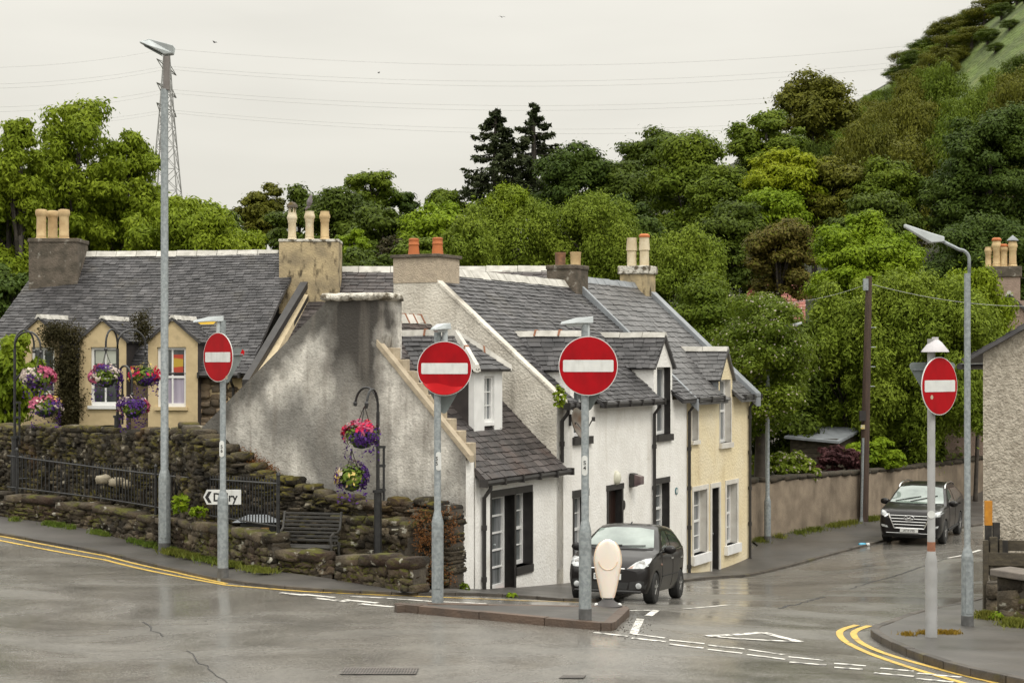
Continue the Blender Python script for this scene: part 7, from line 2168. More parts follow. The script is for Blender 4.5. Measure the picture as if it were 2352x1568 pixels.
for sg in (-1, 1):
    hl = [(.62, .90), (.70, .83), (.86, .86), (.90, .95), (.86, 1.00), (.72, .965)]
    c2.patch("headlight", hl if sg > 0 else mirror_y(hl), 'x', M_lampg, off=.008)
    dr_ = [(.585, .905), (.63, .90), (.73, .825), (.70, .80), (.60, .86)]
    c2.patch("chrome_wing", dr_ if sg > 0 else mirror_y(dr_), 'x', M_chrome, off=.012, nr=3)
    fl = [(.60, .50), (.80, .53), (.83, .60), (.64, .57)]
    c2.patch("fog_light", fl if sg > 0 else mirror_y(fl), 'x', M_lampg, off=.008, nr=3)
    c2.patch("side_window", [(1.55, 1.11), (2.42, 1.13), (2.46, 1.50), (2.1, 1.48), (1.8, 1.33)], 'y', M_cglass, sg=sg, off=.004)
    c2.patch("side_window", [(2.52, 1.13), (3.75, 1.22), (3.8, 1.34), (3.55, 1.46), (2.56, 1.50)], 'y', M_cglass, sg=sg, off=.004)
    c2.line("waist_trim", [(1.5, 1.095), (2.5, 1.118), (3.8, 1.20)], 'y', M_chrome, r=.010, sg=sg)
    c2.line("door_seam", [(1.45, 1.05), (1.48, .6), (1.44, .36)], 'y', M_trim, r=.006, sg=sg, off=.001); c2.line("door_seam", [(2.49, 1.1), (2.50, .7), (2.48, .36)], 'y', M_trim, r=.006, sg=sg, off=.001)
    c2.line("sill_cladding", [(1.35, .37), (3.1, .37)], 'y', M_trim, r=.045, sg=sg, off=.0)
    for hx in (2.3, 3.3):
        p = c2.cast(hx, 1.0, 'y', sg, .02); q = MB(); q.tube([p + Vector((-.11, 0, 0)), p + Vector((0, sg * .02, .005)), p + Vector((.11, 0, .01))], .02, 6); q.build("door_handle", M_paint, c2.t, local=True)
    c2.mirror(1.55, .90, 1.12, sg, 1.15)
    q = MB(); pts = [c2.cast(x, sg * .60, 'x') for x in ()] 
    pts = [Vector((x, sg * (c2.I('wr', x) - .015), c2.I('zr', x) + dz)) for x, dz in ((1.98, .02), (2.15, .07), (2.5, .085), (3.2, .085), (3.75, .075), (3.95, .02))]
    q.tube(pts, [.02, .028, .028, .028, .028, .02], 8); q.build("roof_rail", M_chrome, c2.t, local=True, smooth=True)
c2.patch("lower_grille", [(-.62, .29), (.62, .29), (.56, .37), (-.56, .37)], 'x', M_trim, off=.006, nr=3)
c2.line("lower_trim", [(-.66, .36), (.66, .36)], 'x', M_alloy, r=.010, off=.008)
c2.numberplate(.435, "AY19 VYS", size=.096, squeeze=.80)
q = MB(); q.box((2.4, .4, 1.15), (.14, .4, .5)); q.box((2.4, -.4, 1.15), (.14, .4, .5)); q.build("seats", M_trim, c2.t, local=True, bevel=.03)

settle(c1.t, YAW1, .66, 3.04, .7)
settle(c2.t, R(90 - 24), .88, 3.55, .8)
# =================================================================== trees
LEAF = {
    'ash':    leaf_mat("ash_leaves", (.105, .160, .008), (.250, .310, .022), transl=.30),
    'bright': leaf_mat("bright_leaves", (.110, .185, .008), (.250, .335, .018), transl=.32),
    'lime':   leaf_mat("lime_leaves", (.120, .185, .008), (.240, .300, .016), transl=.32),
    'birch':  leaf_mat("birch_leaves", (.100, .150, .012), (.225, .285, .030), transl=.28),
    'mid':    leaf_mat("mid_leaves", (.060, .100, .007), (.150, .195, .016), transl=.25),
    'dark':   leaf_mat("dark_leaves", (.034, .056, .006), (.098, .135, .013), transl=.22),
    'deep':   leaf_mat("deep_leaves", (.026, .050, .007), (.072, .108, .013), transl=.2),
    'olive':  leaf_mat("olive_leaves", (.068, .078, .008), (.145, .145, .015), transl=.22),
    'yellow': leaf_mat("yellow_green_leaves", (.150, .210, .008), (.300, .330, .014), transl=.3),
    'red':    leaf_mat("russet_leaves", (.075, .075, .015), (.150, .115, .025), transl=.22),
    'spruce': leaf_mat("spruce_needles", (.024, .036, .014), (.055, .066, .025), transl=.12),
    'purple': leaf_mat("purple_leaves", (.055, .022, .025), (.11, .045, .045), transl=.2),
    'flower': leaf_mat("pale_blossom", (.42, .38, .30), (.50, .42, .38), transl=.25, var=.2),
    'brown':  leaf_mat("withered_leaves", (.032, .030, .012), (.060, .050, .020), transl=.15),
    'rust':   leaf_mat("rusty_creeper", (.13, .055, .02), (.20, .09, .03), transl=.15),
    'grass':  leaf_mat("grass_blades", (.08, .14, .018), (.18, .21, .04), transl=.3),
    'ochre':  leaf_mat("ochre_moss", (.20, .14, .02), (.32, .20, .03), transl=.2),
    'moss':   leaf_mat("verge_moss", (.075, .115, .015), (.190, .180, .035), transl=.15),
}
def crown_pts(rng, c, rad, nclump, n, top_bias=.15, hollow=.35, cl=(.14, .27), sq=(1.2, 1.2, .62)):
    d = rng.normal(size=(nclump, 3)); d[:, 2] += top_bias; d /= np.linalg.norm(d, axis=1, keepdims=True)
    r = rng.uniform(hollow, 1.0, (nclump, 1)) ** .6
    mean = float(np.mean(rad))
    rc = mean * rng.uniform(cl[0], cl[1], nclump)
    cen = d * r * (np.array(rad) - rc[:, None] * .75)
    w_ = rc ** 2; k = rng.choice(nclump, n, p=w_ / w_.sum())
    e = rng.normal(size=(n, 3)); e[:, 2] += .25; e /= np.linalg.norm(e, axis=1, keepdims=True)
    s_ = rng.uniform(.45, 1.05, (n, 1)) ** .6 * (1 + .35 * rng.uniform(0, 1, (n, 1)) ** 7)
    s_ = s_ * np.where(rng.uniform(size=(n, 1)) < .30, rng.uniform(1, 1.5, (n, 1)), 1)
    wob = 1 + .22 * np.sin(e[:, :1] * 7 + k[:, None]) * np.cos(e[:, 1:2] * 6 + k[:, None] * 2)
    P = cen[k] + e * s_ * wob * rc[k][:, None] * np.array(sq)
    N = e + np.array([0, 0, .45]) + rng.normal(size=(n, 3)) * .30
    return np.array(c) + P, N, np.array(c) + cen
def trunk(t, b, top, r, cen, rng, nl=7, m=None):
    q = MB(); b = Vector(b); top = Vector(top)
    mid = b * .5 + top * .5 + Vector((rng.normal() * .15, rng.normal() * .1, 0))
    q.tube([b - Vector((0, 0, .3)), b + (mid - b) * .1, mid, top], [r * 1.35, r, r * .78, r * .35], 9)
    for i in rng.choice(len(cen), min(nl, len(cen)), replace=False):
        e = Vector(cen[i]); f = rng.uniform(.45, .9); s_ = b + (top - b) * f
        if e.z < s_.z - .5: continue
        q.tube([s_, s_ * .5 + e * .5 + Vector((0, 0, -.15)), e], [r * .38, r * .24, r * .08], 6)
    return q.build("trunk", m or M_bark, t, smooth=True)
def tree(name, label, kind, px, pyt, wpx, D, pyb=None, hpx=None, n=9000, ls=.20, nclump=42, seed=1, group=None, asp=1.25, droop=False, cat="tree", depth=1.0, tr=.2, top_bias=.15, hollow=.35, extra=None, lift=0.0, cl=(.13, .26), trunk_m=None):
    """crown seen with its top at pyt, width wpx and height hpx around column px, at distance D"""
    rng = np.random.default_rng(seed)
    if ls >= .10: ls, n, nclump = ls * .43, int(n * 3.4), int(nclump * 1.7)
    k = D / F; rx = wpx / 2 * k; rz = (hpx or wpx) / 2 * k
    T = at(px, pyt, D); x, y = T.x, T.y
    zb = gz(x, y) + lift
    c = (x, y, T.z - rz)
    t = thing(name, label, cat, (x, y, zb), group)
    P, N, cen = crown_pts(rng, c, (rx, rx * depth, rz), nclump, n, top_bias, hollow, cl, ((1.1, 1.1, .8) if kind == 'ash' else (.92, .92, 1.1)) if droop else (1.2, 1.2, .66))
    ok = P[:, 2] > zb + .05
    P, N = P[ok], N[ok]
    if droop:
        N = N * np.array([1, 1, .7]) + rng.normal(size=N.shape) * .3; tg = rng.normal(size=P.shape) * .55 + np.array([0, 0, -.8]); V, Q = leaves(rng, P, N, ls, asp * 1.25, tang=tg)
    else: V, Q = leaves(rng, P, N, ls, asp)
    np_mesh("crown", V, Q, LEAF[kind], t)
    if extra:
        k2, fr = extra; idx = rng.choice(len(P), int(len(P) * fr), replace=False)
        e = P[idx] - np.array(c); P2 = np.array(c) + e * 1.04
        V, Q = leaves(rng, P2, N[idx], ls * .9, 1.0); np_mesh("blossom" if k2 == 'flower' else "coloured_leaves", V, Q, LEAF[k2], t)
    if tr: trunk(t, (x, y, zb), (x, y, max(c[2] + rz * .35, zb + .5)), tr, cen, rng, m=trunk_m)
    return t
def conifer(label, px, pyt, pyb, wpx, D, seed, name="spruce_tree"):
    rng = np.random.default_rng(seed); k = D / F; T = at(px, pyt, D); H_ = (pyb - pyt) * k; Rr = wpx / 2 * k
    zb = gz(T.x, T.y); t = thing(name, label, "tree", (T.x, T.y, zb), "dark spruces rising above the wood")
    C = []; Nn = []; q = MB()
    q.tube([(T.x, T.y, zb - .3), (T.x, T.y, T.z - H_ * .5), (T.x, T.y, T.z)], [.35, .2, .03], 8)
    nb = 105
    for i in range(nb):
        f = (i + rng.uniform()) / nb; z = T.z - H_ * f; L_ = Rr * (f ** .75) * rng.uniform(.45, 1.15) + .15; a = rng.uniform(0, 6.283)
        m_ = int(26 + 130 * L_ / Rr); s_ = rng.uniform(.12, 1, m_) ** .65
        side = rng.normal(0, .13, m_) * L_ * (1.1 - s_ * .6)
        x = T.x + math.cos(a) * L_ * s_ - math.sin(a) * side; y = T.y + math.sin(a) * L_ * s_ + math.cos(a) * side
        zz = z + .22 * L_ * (s_ - .5) ** 2 * 2 - .12 * L_ * s_ - np.abs(rng.normal(0, .10, m_)) * (1 + L_ * .3)
        C.append(np.c_[x, y, zz]); Nn.append(rng.normal(size=(m_, 3)) * .6 + np.array([math.cos(a) * .4, math.sin(a) * .4, .8]))
        q.tube([(T.x, T.y, z), (T.x + math.cos(a) * L_ * .9, T.y + math.sin(a) * L_ * .9, z - .08 * L_)], [.045, .012], 4)
    q.build("trunk", M_bark, t)
    C = np.concatenate(C); Nn = np.concatenate(Nn); V, Q = leaves(rng, C, Nn, .12, 1.6); np_mesh("crown", V, Q, LEAF['spruce'], t)

# ---- left: big ash behind the sandstone cottage
T = tree
T("ash_tree", "tall bright ash tree behind the left end of the sandstone cottage, highest on the left", 'ash', 180, 214, 270, 60, hpx=420, n=9500, ls=.15, seed=1, droop=True, nclump=60, hollow=.3, cl=(.10, .22))
T("ash_tree", "slim pointed ash stem at the left with its own tuft-like top", 'ash', 42, 258, 150, 57, hpx=260, n=3600, ls=.14, seed=8, droop=True, nclump=26, cl=(.12, .26))
T("ash_tree", "dense lower ash crown filling in behind the two left chimneys of the sandstone cottage", 'ash', 170, 385, 430, 64, hpx=330, n=14000, ls=.15, seed=9, droop=True, nclump=60, cl=(.12, .24))
T("ash_tree", "leafy ash tree at the far left edge behind the cottage chimney", 'ash', 20, 340, 260, 58, hpx=420, n=11000, ls=.15, seed=2, droop=True, nclump=46, cl=(.10, .22))
T("ash_tree", "broad ash tree in the gap between the far-left tree and the tall lamp post", 'ash', 295, 285, 200, 61, hpx=360, n=7000, ls=.15, seed=3, droop=True, nclump=40, cl=(.10, .22))
T("ash_tree", "low spreading ash tree above the long roof ridge of the sandstone cottage", 'ash', 420, 452, 330, 57, hpx=220, n=10000, ls=.14, seed=4, droop=True, nclump=44, cl=(.10, .22))
T("dark_tree", "shaded tree low behind the left chimney of the sandstone cottage", 'mid', 60, 480, 420, 64, hpx=420, n=9000, ls=.2, seed=5)
T("ash_tree", "small ash tree right of the low spreading one, just left of the three-pot lichened chimney", 'ash', 545, 505, 130, 59, hpx=150, n=3500, ls=.13, seed=6, droop=True, nclump=22)
T("dark_tree", "dark round tree at the left edge behind the cottage roof", 'deep', 5, 560, 200, 53, hpx=330, n=6000, ls=.17, seed=7)
# ---- middle distance skyline
T("round_tree", "rounded dark tree on the skyline left of the three-pot lichened chimney", 'olive', 605, 412, 130, 118, hpx=150, n=5000, ls=.27, seed=10, nclump=30, hollow=.1)
T("round_tree", "low dark tree between the rounded skyline tree and the roof of the sandstone cottage", 'dark', 500, 462, 150, 110, hpx=170, n=5000, ls=.27, seed=11)
T("broad_tree", "dark broad tree directly behind the three-pot lichened chimney", 'dark', 690, 415, 170, 105, hpx=260, n=7000, ls=.26, seed=12)
T("broad_tree", "large dark tree right of the three-pot lichened chimney", 'dark', 775, 400, 200, 100, hpx=330, n=9000, ls=.25, seed=13)
T("open_tree", "airy pale-green tree with sky showing through its crown on the skyline", 'mid', 852, 382, 160, 120, hpx=120, n=2600, ls=.26, seed=14, nclump=26, hollow=.2, tr=.28)
T("round_tree", "dark domed tree on the skyline right of the airy pale tree", 'deep', 918, 428, 90, 122, hpx=120, n=3500, ls=.27, seed=15, nclump=20)
T("broad_tree", "dark shaded tree below the airy skyline tree", 'dark', 880, 452, 190, 92, hpx=260, n=8000, ls=.24, seed=16)
T("broad_tree", "mid-green tree on the skyline in the dip left of the spruces", 'mid', 1020, 428, 130, 112, hpx=170, n=5000, ls=.27, seed=17)
T("leafy_tree", "bright leafy tree behind the two orange chimney pots", 'bright', 1005, 455, 190, 84, hpx=220, n=8000, ls=.2, seed=18)
T("small_tree", "small bright tree between the lichened chimney and the orange pots", 'bright', 815, 518, 110, 68, hpx=110, n=2600, ls=.15, seed=19, nclump=22)
T("bare_shrub", "grey-brown shrub with bare twigs left of the orange chimney pots", 'brown', 905, 530, 90, 66, hpx=110, n=900, ls=.12, seed=20, cat="shrub", nclump=20)
T("dark_bush", "dark bushy tree behind the ridge of the rear roof", 'dark', 860, 560, 190, 66, hpx=120, n=5000, ls=.17, seed=21)
T("dark_bush", "mid-green bush low behind the roof right of the lichened chimney", 'mid', 960, 525, 130, 64, hpx=150, n=5000, ls=.16, seed=22)
# ---- spruces and the dark domes behind them
conifer("dark spruce on the skyline, left and slightly lower of the pair", 1138, 250, 480, 235, 112, 30)
conifer("dark spruce on the skyline, right and taller of the pair", 1226, 236, 490, 225, 114, 31)
T("round_tree", "big dark-green round tree right of the two spruces", 'deep', 1320, 322, 210, 100, hpx=210, n=9000, ls=.23, seed=32)
T("round_tree", "tall dark-green domed tree on the skyline between the round tree and the hillside wood", 'dark', 1505, 272, 200, 112, hpx=260, n=10000, ls=.25, seed=33)
T("round_tree", "dark tree filling the dip between the round tree and the domed skyline tree", 'dark', 1420, 345, 170, 100, hpx=240, n=8000, ls=.23, seed=34)
T("broad_tree", "large mid-green tree below the domed skyline tree", 'mid', 1590, 300, 230, 96, hpx=330, n=12000, ls=.23, seed=35)
T("broad_tree", "dark tree standing between the birches and the mid-green hillside trees", 'deep', 1430, 430, 220, 86, hpx=230, n=8000, ls=.2, seed=36)
# ---- birches behind the chimneys
T("birch_tree", "wide feathery birch behind the roof between the orange pots and the sooty chimney", 'birch', 1180, 432, 300, 70, hpx=260, n=17000, ls=.105, seed=40, nclump=70, droop=True, depth=.8)
T("birch_tree", "feathery birch with a pointed top behind the sooty two-pot chimney", 'birch', 1370, 438, 270, 69, hpx=270, n=16000, ls=.105, seed=41, nclump=70, droop=True, depth=.8)
T("birch_tree", "thin birch top rising out of the birches left of the dark round tree", 'lime', 1168, 412, 110, 70, hpx=130, n=2600, ls=.11, seed=42, nclump=24, droop=True)
T("birch_tree", "small birch between the wide birch and the orange chimney pots", 'birch', 1075, 500, 170, 66, hpx=170, n=7000, ls=.11, seed=43, nclump=40, droop=True)
T("birch_tree", "birch standing right behind the cream chimney with two buff pots", 'birch', 1570, 520, 240, 64, hpx=300, n=14000, ls=.105, seed=44, nclump=64, droop=True, depth=.8)
# ---- right-hand wood
T("tall_tree", "tall dark tree on the skyline with a bare trunk and sky between its branches", 'olive', 1872, 155, 200, 122, hpx=190, n=6500, ls=.26, seed=50, nclump=44, hollow=.2, tr=.45, cl=(.16, .28))
T("leafy_tree", "light green skyline tree left of the tall dark tree with the bare trunk", 'mid', 1760, 240, 190, 112, hpx=200, n=7500, ls=.25, seed=51, nclump=40)
T("yellow_tree", "yellow-topped maple in the middle of the wood", 'yellow', 1800, 335, 200, 88, hpx=170, n=8000, ls=.19, seed=52)
T("broad_tree", "green tree directly below the yellow-topped maple", 'bright', 1770, 410, 200, 86, hpx=240, n=8000, ls=.19, seed=53)
T("broad_tree", "mid-green tree left of the yellow-topped maple", 'mid', 1655, 370, 200, 92, hpx=290, n=9000, ls=.21, seed=54)
T("broad_tree", "olive-green tree right of the yellow-topped maple", 'olive', 1915, 352, 190, 88, hpx=200, n=8000, ls=.19, seed=55)
T("broad_tree", "silvery-leaved tree below the hillside wood, left of the huge dark tree", 'mid', 2040, 352, 170, 86, hpx=220, n=8000, ls=.19, seed=56)
T("broad_tree", "dark tree below the silvery-leaved tree", 'dark', 2010, 430, 250, 82, hpx=250, n=9000, ls=.19, seed=57)
T("huge_tree", "huge dark-green tree at the right edge towering over the far chimney", 'deep', 2275, 222, 310, 84, hpx=420, n=24000, ls=.18, seed=58, nclump=80, hollow=.4, cl=(.10, .20))
T("huge_tree", "dark lower tree behind the far chimney under the huge dark tree", 'deep', 2260, 470, 330, 78, hpx=330, n=14000, ls=.18, seed=59)
T("maple_tree", "russet-tinged maple above the red tiled roof", 'red', 1790, 490, 170, 75, hpx=230, n=8000, ls=.16, seed=60, extra=('olive', .35))
T("broad_tree", "dark green tree left of the russet maple", 'dark', 1690, 440, 190, 80, hpx=330, n=9000, ls=.19, seed=61)
T("leafy_tree", "bright fresh-green tree in front of the dark wood above the telegraph pole", 'bright', 1985, 478, 290, 66, hpx=300, n=15000, ls=.15, seed=62, nclump=60, cl=(.11, .21))
T("willow_tree", "big feathery green tree hanging over the garden wall right of the telegraph pole", 'birch', 2110, 600, 440, 59, hpx=500, n=34000, ls=.11, tr=.12, seed=63, nclump=100, droop=True, depth=.7, cl=(.10, .20))
T("willow_tree", "dark feathery tree behind the telegraph pole and the shed", 'birch', 1950, 640, 330, 60, hpx=470, n=22000, ls=.12, tr=.12, seed=64, nclump=80, droop=True, depth=.7, cl=(.10, .20))
T("willow_tree", "feathery yellow-green tree at the right behind the curved lamp post", 'lime', 2240, 600, 190, 60, hpx=300, n=11000, ls=.115, tr=.08, seed=65, nclump=50, droop=True, depth=.8)
T("roadside_tree", "rounded roadside tree with pale blossom leaning over the pavement beyond the cream house", 'mid', 1742, 655, 250, 50.6, hpx=365, n=22000, ls=.105, seed=66, nclump=84, depth=2.3, extra=('flower', .03), cl=(.10, .20))
T("roadside_tree", "darker tree directly behind the cream house gable", 'mid', 1640, 600, 230, 57, hpx=420, n=14000, ls=.12, seed=67, nclump=60)
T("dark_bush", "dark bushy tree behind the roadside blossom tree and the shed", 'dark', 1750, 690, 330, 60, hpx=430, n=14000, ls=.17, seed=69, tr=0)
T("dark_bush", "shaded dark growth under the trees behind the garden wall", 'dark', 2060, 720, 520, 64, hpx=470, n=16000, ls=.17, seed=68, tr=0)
# ---- hillside wood
rh = np.random.default_rng(77)
HG = "broadleaf trees of the wood covering the right hillside"
protos = []
for i, kd in enumerate(('olive', 'mid', 'dark', 'olive', 'mid')):
    P, N, cen = crown_pts(np.random.default_rng(200 + i), (0, 0, 0), (1, 1, .9), 60, 13000, .3, .35, (.15, .28))
    V, Q = leaves(np.random.default_rng(300 + i), P, N, .027, 1.2)
    o = np_mesh("crown", V, Q, LEAF[kd]); protos.append(o.data); bpy.data.objects.remove(o)
tq = MB(); tq.tube([(0, 0, -1.6), (0, 0, -.6), (.05, 0, .3)], [.10, .075, .03], 7); to = tq.build("trunk", M_bark); tmesh = to.data; bpy.data.objects.remove(to)
HILL_LABEL = {'olive': "olive-brown tree in the dense wood on the right hillside", 'mid': "mid-green tree in the dense wood on the right hillside", 'dark': "dark green tree in the dense wood on the right hillside"}
def hill_tree(px, D, h, wd, i):
    k = (px - CX) / F * D; zb = gz(k, D); kd = ('olive', 'mid', 'dark', 'olive', 'mid')[i]
    t = thing("hillside_tree", HILL_LABEL[kd], "tree", (k, D, zb), HG + ", " + kd)
    rz_ = rh.uniform(0, 6.28)
    for me, nm in ((protos[i], "crown"), (tmesh, "trunk")):
        o = link(bpy.data.objects.new(nm, me)); o.parent = t; o.rotation_euler = (0, 0, rz_)
        o.scale = (wd / 2, wd / 2, h / 2 * 1.05); o.location = (0, 0, h * .55)
def in_grass(px, py): return px > 2195 and 20 < py < 150
for D, step, p0, p1 in ((205, 62, 2010, 2500), (186, 68, 1985, 2520), (166, 74, 1960, 2540), (148, 82, 1930, 2540), (131, 92, 1900, 2540), (116, 104, 1690, 2520), (103, 118, 1660, 2480)):
    px = p0
    while px < p1:
        x = (px - CX) / F * D; zb = gz(x, D); h = rh.uniform(7.5, 11.5); py_t = HY - (zb + h - CZ) / D * F; py_b = HY - (zb - CZ) / D * F
        dd = D + rh.uniform(-5, 5)
        sk_ = np.interp(px, [1650, 1800, 1960, 2050, 2130, 2200, 2250, 2290, 2400, 2500], [300, 260, 216, 172, 138, 92, 45, 5, -40, -60])
        if D < 175 and px > 2180: sk_ = max(sk_, 116)
        h = min(h, (py_b - sk_) / F * D * rh.uniform(.86, 1.0))
        if h < 1.2: px += step; continue
        py_t = py_b - h / D * F
        if not (in_grass(px, py_b) or in_grass(px, py_t + 20) and D > 140):
            hill_tree(px, dd, h, (rh.uniform(.85, 1.15) * step * 1.55 / F * D) * min(1, max(.4, h / 7)), int(rh.integers(0, 5)))
        px += step * rh.uniform(.8, 1.2)

px = 2060
while px < 2440:
    D = rh.uniform(222, 232); h = rh.uniform(2.6, 4.6); x = (px - CX) / F * D
    hill_tree(px, D, h, rh.uniform(4, 6.5), (2, 0, 4)[int(rh.integers(0, 3))]); px += rh.uniform(14, 24)
px = 1945
while px < 2235:
    hill_tree(px, rh.uniform(205, 222), rh.uniform(2.5, 4.2), rh.uniform(4, 6), int(rh.integers(0, 4))); px += rh.uniform(16, 26)
for px, D, h in ((2286, 196, 1.5), (2318, 199, 1.6), (2268, 203, 2.2), (2300, 211, 2.4), (2335, 214, 2.6), (2352, 208, 1.5)): hill_tree(px, D, h, h * 1.7, 2)
# ---- shrubs and plants by the houses
T("shrub", "light green leafy shrub in front of the left end of the sandstone cottage", 'ash', 30, 752, 150, 43.2, hpx=240, n=5000, ls=.07, seed=90, cat="shrub", tr=.04, droop=True, nclump=40)
T("shrub", "dark green shrub at the left edge behind the far-left basket post", 'mid', 10, 800, 120, 43.8, hpx=210, n=4000, ls=.08, seed=91, cat="shrub", tr=.03)
T("flowering_shrub", "pale flowering shrub on top of the rendered wall beside the cream house", 'birch', 1800, 1030, 190, 51.6, hpx=90, n=6000, ls=.065, seed=92, cat="shrub", tr=0, extra=('flower', .14), lift=.6, depth=.35, nclump=50)
T("purple_shrub", "dark purple shrub on the garden wall left of the telegraph pole", 'purple', 1925, 1020, 130, 54.5, hpx=80, n=5000, ls=.065, seed=93, cat="shrub", tr=0, lift=.6, depth=.5)
T("green_shrub", "bright green shrub spilling over the garden wall at the telegraph pole", 'bright', 2000, 1000, 140, 55.5, hpx=90, n=6000, ls=.075, seed=94, cat="shrub", tr=0, lift=.4, depth=.5)
T("green_shrub", "smaller bright green shrub drooping over the wall right of the telegraph pole", 'bright', 2052, 1030, 60, 55.0, hpx=55, n=2200, ls=.07, seed=95, cat="shrub", tr=0, lift=.3, depth=.6)
rng = np.random.default_rng(5)
# creeper between the dormers
def cloud(name, label, cat, kind, C, size, n, seed, group=None, tang=None):
    rng = np.random.default_rng(seed); C = np.asarray(C); k = rng.integers(0, len(C), n)
    P = C[k, :3] + rng.normal(size=(n, 3)) * C[k, 3:4]
    t = P.mean(0); 
    V, Q = leaves(rng, P, rng.normal(size=(n, 3)) + np.array([0, -.7, .3]), size, 1.2)
    o = np_mesh(name, V, Q, LEAF[kind]); return tag(o, label, cat, group)
cr_ = []
for i in range(46):
    px = rng.uniform(136, 184); py = rng.uniform(765, 965); p = at(px, py, 45.1); cr_.append((p.x, p.y, p.z, .14))
for i in range(12):
    p = at(rng.uniform(100, 150), rng.uniform(752, 800), 45.0); cr_.append((p.x, p.y, p.z, .10))
for i in range(8):
    p = at(rng.uniform(312, 335), rng.uniform(728, 790), 44.7); cr_.append((p.x, p.y, p.z, .11))
cloud("climbing_plant", "dark withered climber on the sandstone cottage between the first two dormers", "climber", 'brown', cr_, .028, 12000, 3)
cr_ = []
for i in range(34):
    f = rng.uniform(); p = at(525 + 105 * f, 1045 + 50 * f + rng.uniform(-14, 30) * math.sin(f * 3.1), 33.8 - f * .6); cr_.append((p.x, p.y, p.z, .09))
cloud("creeper", "rust-brown dead creeper trailing down the retaining wall beside the sooty gable", "creeper", 'rust', cr_, .017, 9000, 4)
cr_ = []
for i in range(30):
    p = at(rng.uniform(958, 1046), rng.uniform(1170, 1340), 30.85); cr_.append((p.x, p.y, p.z, .07))
cloud("creeper", "reddish creeper on the dark wall beside the white corner of the low cottage", "creeper", 'rust', cr_, .016, 2600, 6)
# ---- verges and tufts: nobody could count them
def tufts(name, label, kind, pts, n, h, seed, spread=.10, kind_obj="stuff", lift=LF):
    rng = np.random.default_rng(seed); pts = np.array([(p[0], p[1]) for p in pts]); k = rng.integers(0, len(pts), n)
    XY = (lambda c: pts[c[rng.integers(0, len(c), n)]])(rng.integers(0, len(pts), max(6, len(pts) // 3))) + rng.normal(size=(n, 2)) * spread * rng.uniform(.3, 1.6, (n, 1)); Z = gzv(XY[:, 0], XY[:, 1]) + lift
    hh = h * rng.uniform(.4, 1.2, n); a = rng.uniform(0, 6.28, n); b = rng.normal(size=(n, 2)) * .35
    w_ = .008 + .006 * rng.uniform(size=n)
    V = np.zeros((n, 4, 3)); dx, dy = np.cos(a) * w_, np.sin(a) * w_
    V[:, 0] = np.c_[XY[:, 0] - dx, XY[:, 1] - dy, Z]; V[:, 1] = np.c_[XY[:, 0] + dx, XY[:, 1] + dy, Z]
    V[:, 2] = np.c_[XY[:, 0] + dx * .3 + b[:, 0] * hh, XY[:, 1] + dy * .3 + b[:, 1] * hh, Z + hh]; V[:, 3] = np.c_[XY[:, 0] - dx * .3 + b[:, 0] * hh, XY[:, 1] - dy * .3 + b[:, 1] * hh, Z + hh]
    o = np_mesh(name, V.reshape(-1, 3), np.arange(n * 4).reshape(-1, 4), LEAF[kind])
    o["label"] = label; o["category"] = "grass"
    if kind_obj: o["kind"] = kind_obj
    return o
def along(pxs, m=30, lift=LF):
    P = [G(x, y, lift) for x, y in pxs]; return [(p.x, p.y) for p in [Vector(v) for v in dense(P, .12)]]
tufts("grass_verge", "mossy grass along the foot of the garden wall", 'moss', along([(395, 1268), (470, 1284), (540, 1300), (620, 1315)], lift=.16), 6500, .09, 1, .10, lift=.15)
tufts("grass_verge", "grass tufts at the foot of the long garden wall", 'grass', along([(0, 1190), (100, 1203), (200, 1219), (300, 1242), (395, 1266)], lift=.16), 2600, .10, 2, .06, lift=.15)
tufts("grass_verge", "weeds at the foot of the rendered wall", 'moss', along([(1728, 1246), (1850, 1222), (1975, 1199), (2060, 1183)]), 3500, .12, 3, .10)
tufts("grass_verge", "grass and weeds at the foot of the stone wall on the right", 'moss', along([(2255, 1425), (2290, 1432), (2352, 1452)]), 2600, .12, 4, .08, lift=LR)
tufts("weed_tuft", "yellow-green weeds round the foot of the right sign post", 'ochre', along([(2085, 1467), (2139, 1463), (2190, 1463)]), 1200, .06, 5, .05, lift=LR)
rg = np.random.default_rng(9); bp_ = [G(x, y) for x, y in ((1452, 1412), (1462, 1426), (1448, 1440), (1430, 1452))]
q = Stones(5)
for i in range(130):
    p = bp_[int(rg.integers(0, 4))]; x, y = p.x + rg.normal() * .16, p.y + rg.normal() * .5; s_ = rg.uniform(.008, .022); q.add((x, y, gz(x, y) + s_ * .3), (s_, s_, s_ * .8), (1, 0), k=3)
o = q.build("road_grit", M_kerb); o["kind"] = "stuff"; o["label"] = "loose dark grit on the road by the island kerb"; o["category"] = "grit"
T("weed", "leafy green weed at the foot of the right lamp post by the stone wall", 'bright', 2292, 1404, 52, 28.0, hpx=40, n=420, ls=.03, seed=101, cat="weed", tr=0, lift=.1)
T("weed", "small green weed growing at the kerb by the white glazed door", 'bright', 1178, 1358, 36, 30.4, hpx=26, n=180, ls=.035, seed=102, cat="weed", tr=0, lift=0)
T("weed", "green weed at the white corner of the low cottage", 'mid', 1066, 1334, 26, 30.9, hpx=36, n=200, ls=.03, seed=103, cat="weed", tr=0, lift=0)
T("plant", "broad-leaved green plant with yellow flowers behind the railings", 'bright', 412, 1130, 50, 33.4, hpx=50, n=110, ls=.06, seed=104, cat="plant", tr=0, lift=.1, extra=('yellow', .15))
T("plant", "leafy low plant behind the railings below the direction sign", 'bright', 455, 1160, 46, 32.8, hpx=30, n=160, ls=.05, seed=105, cat="plant", tr=0, lift=.1)
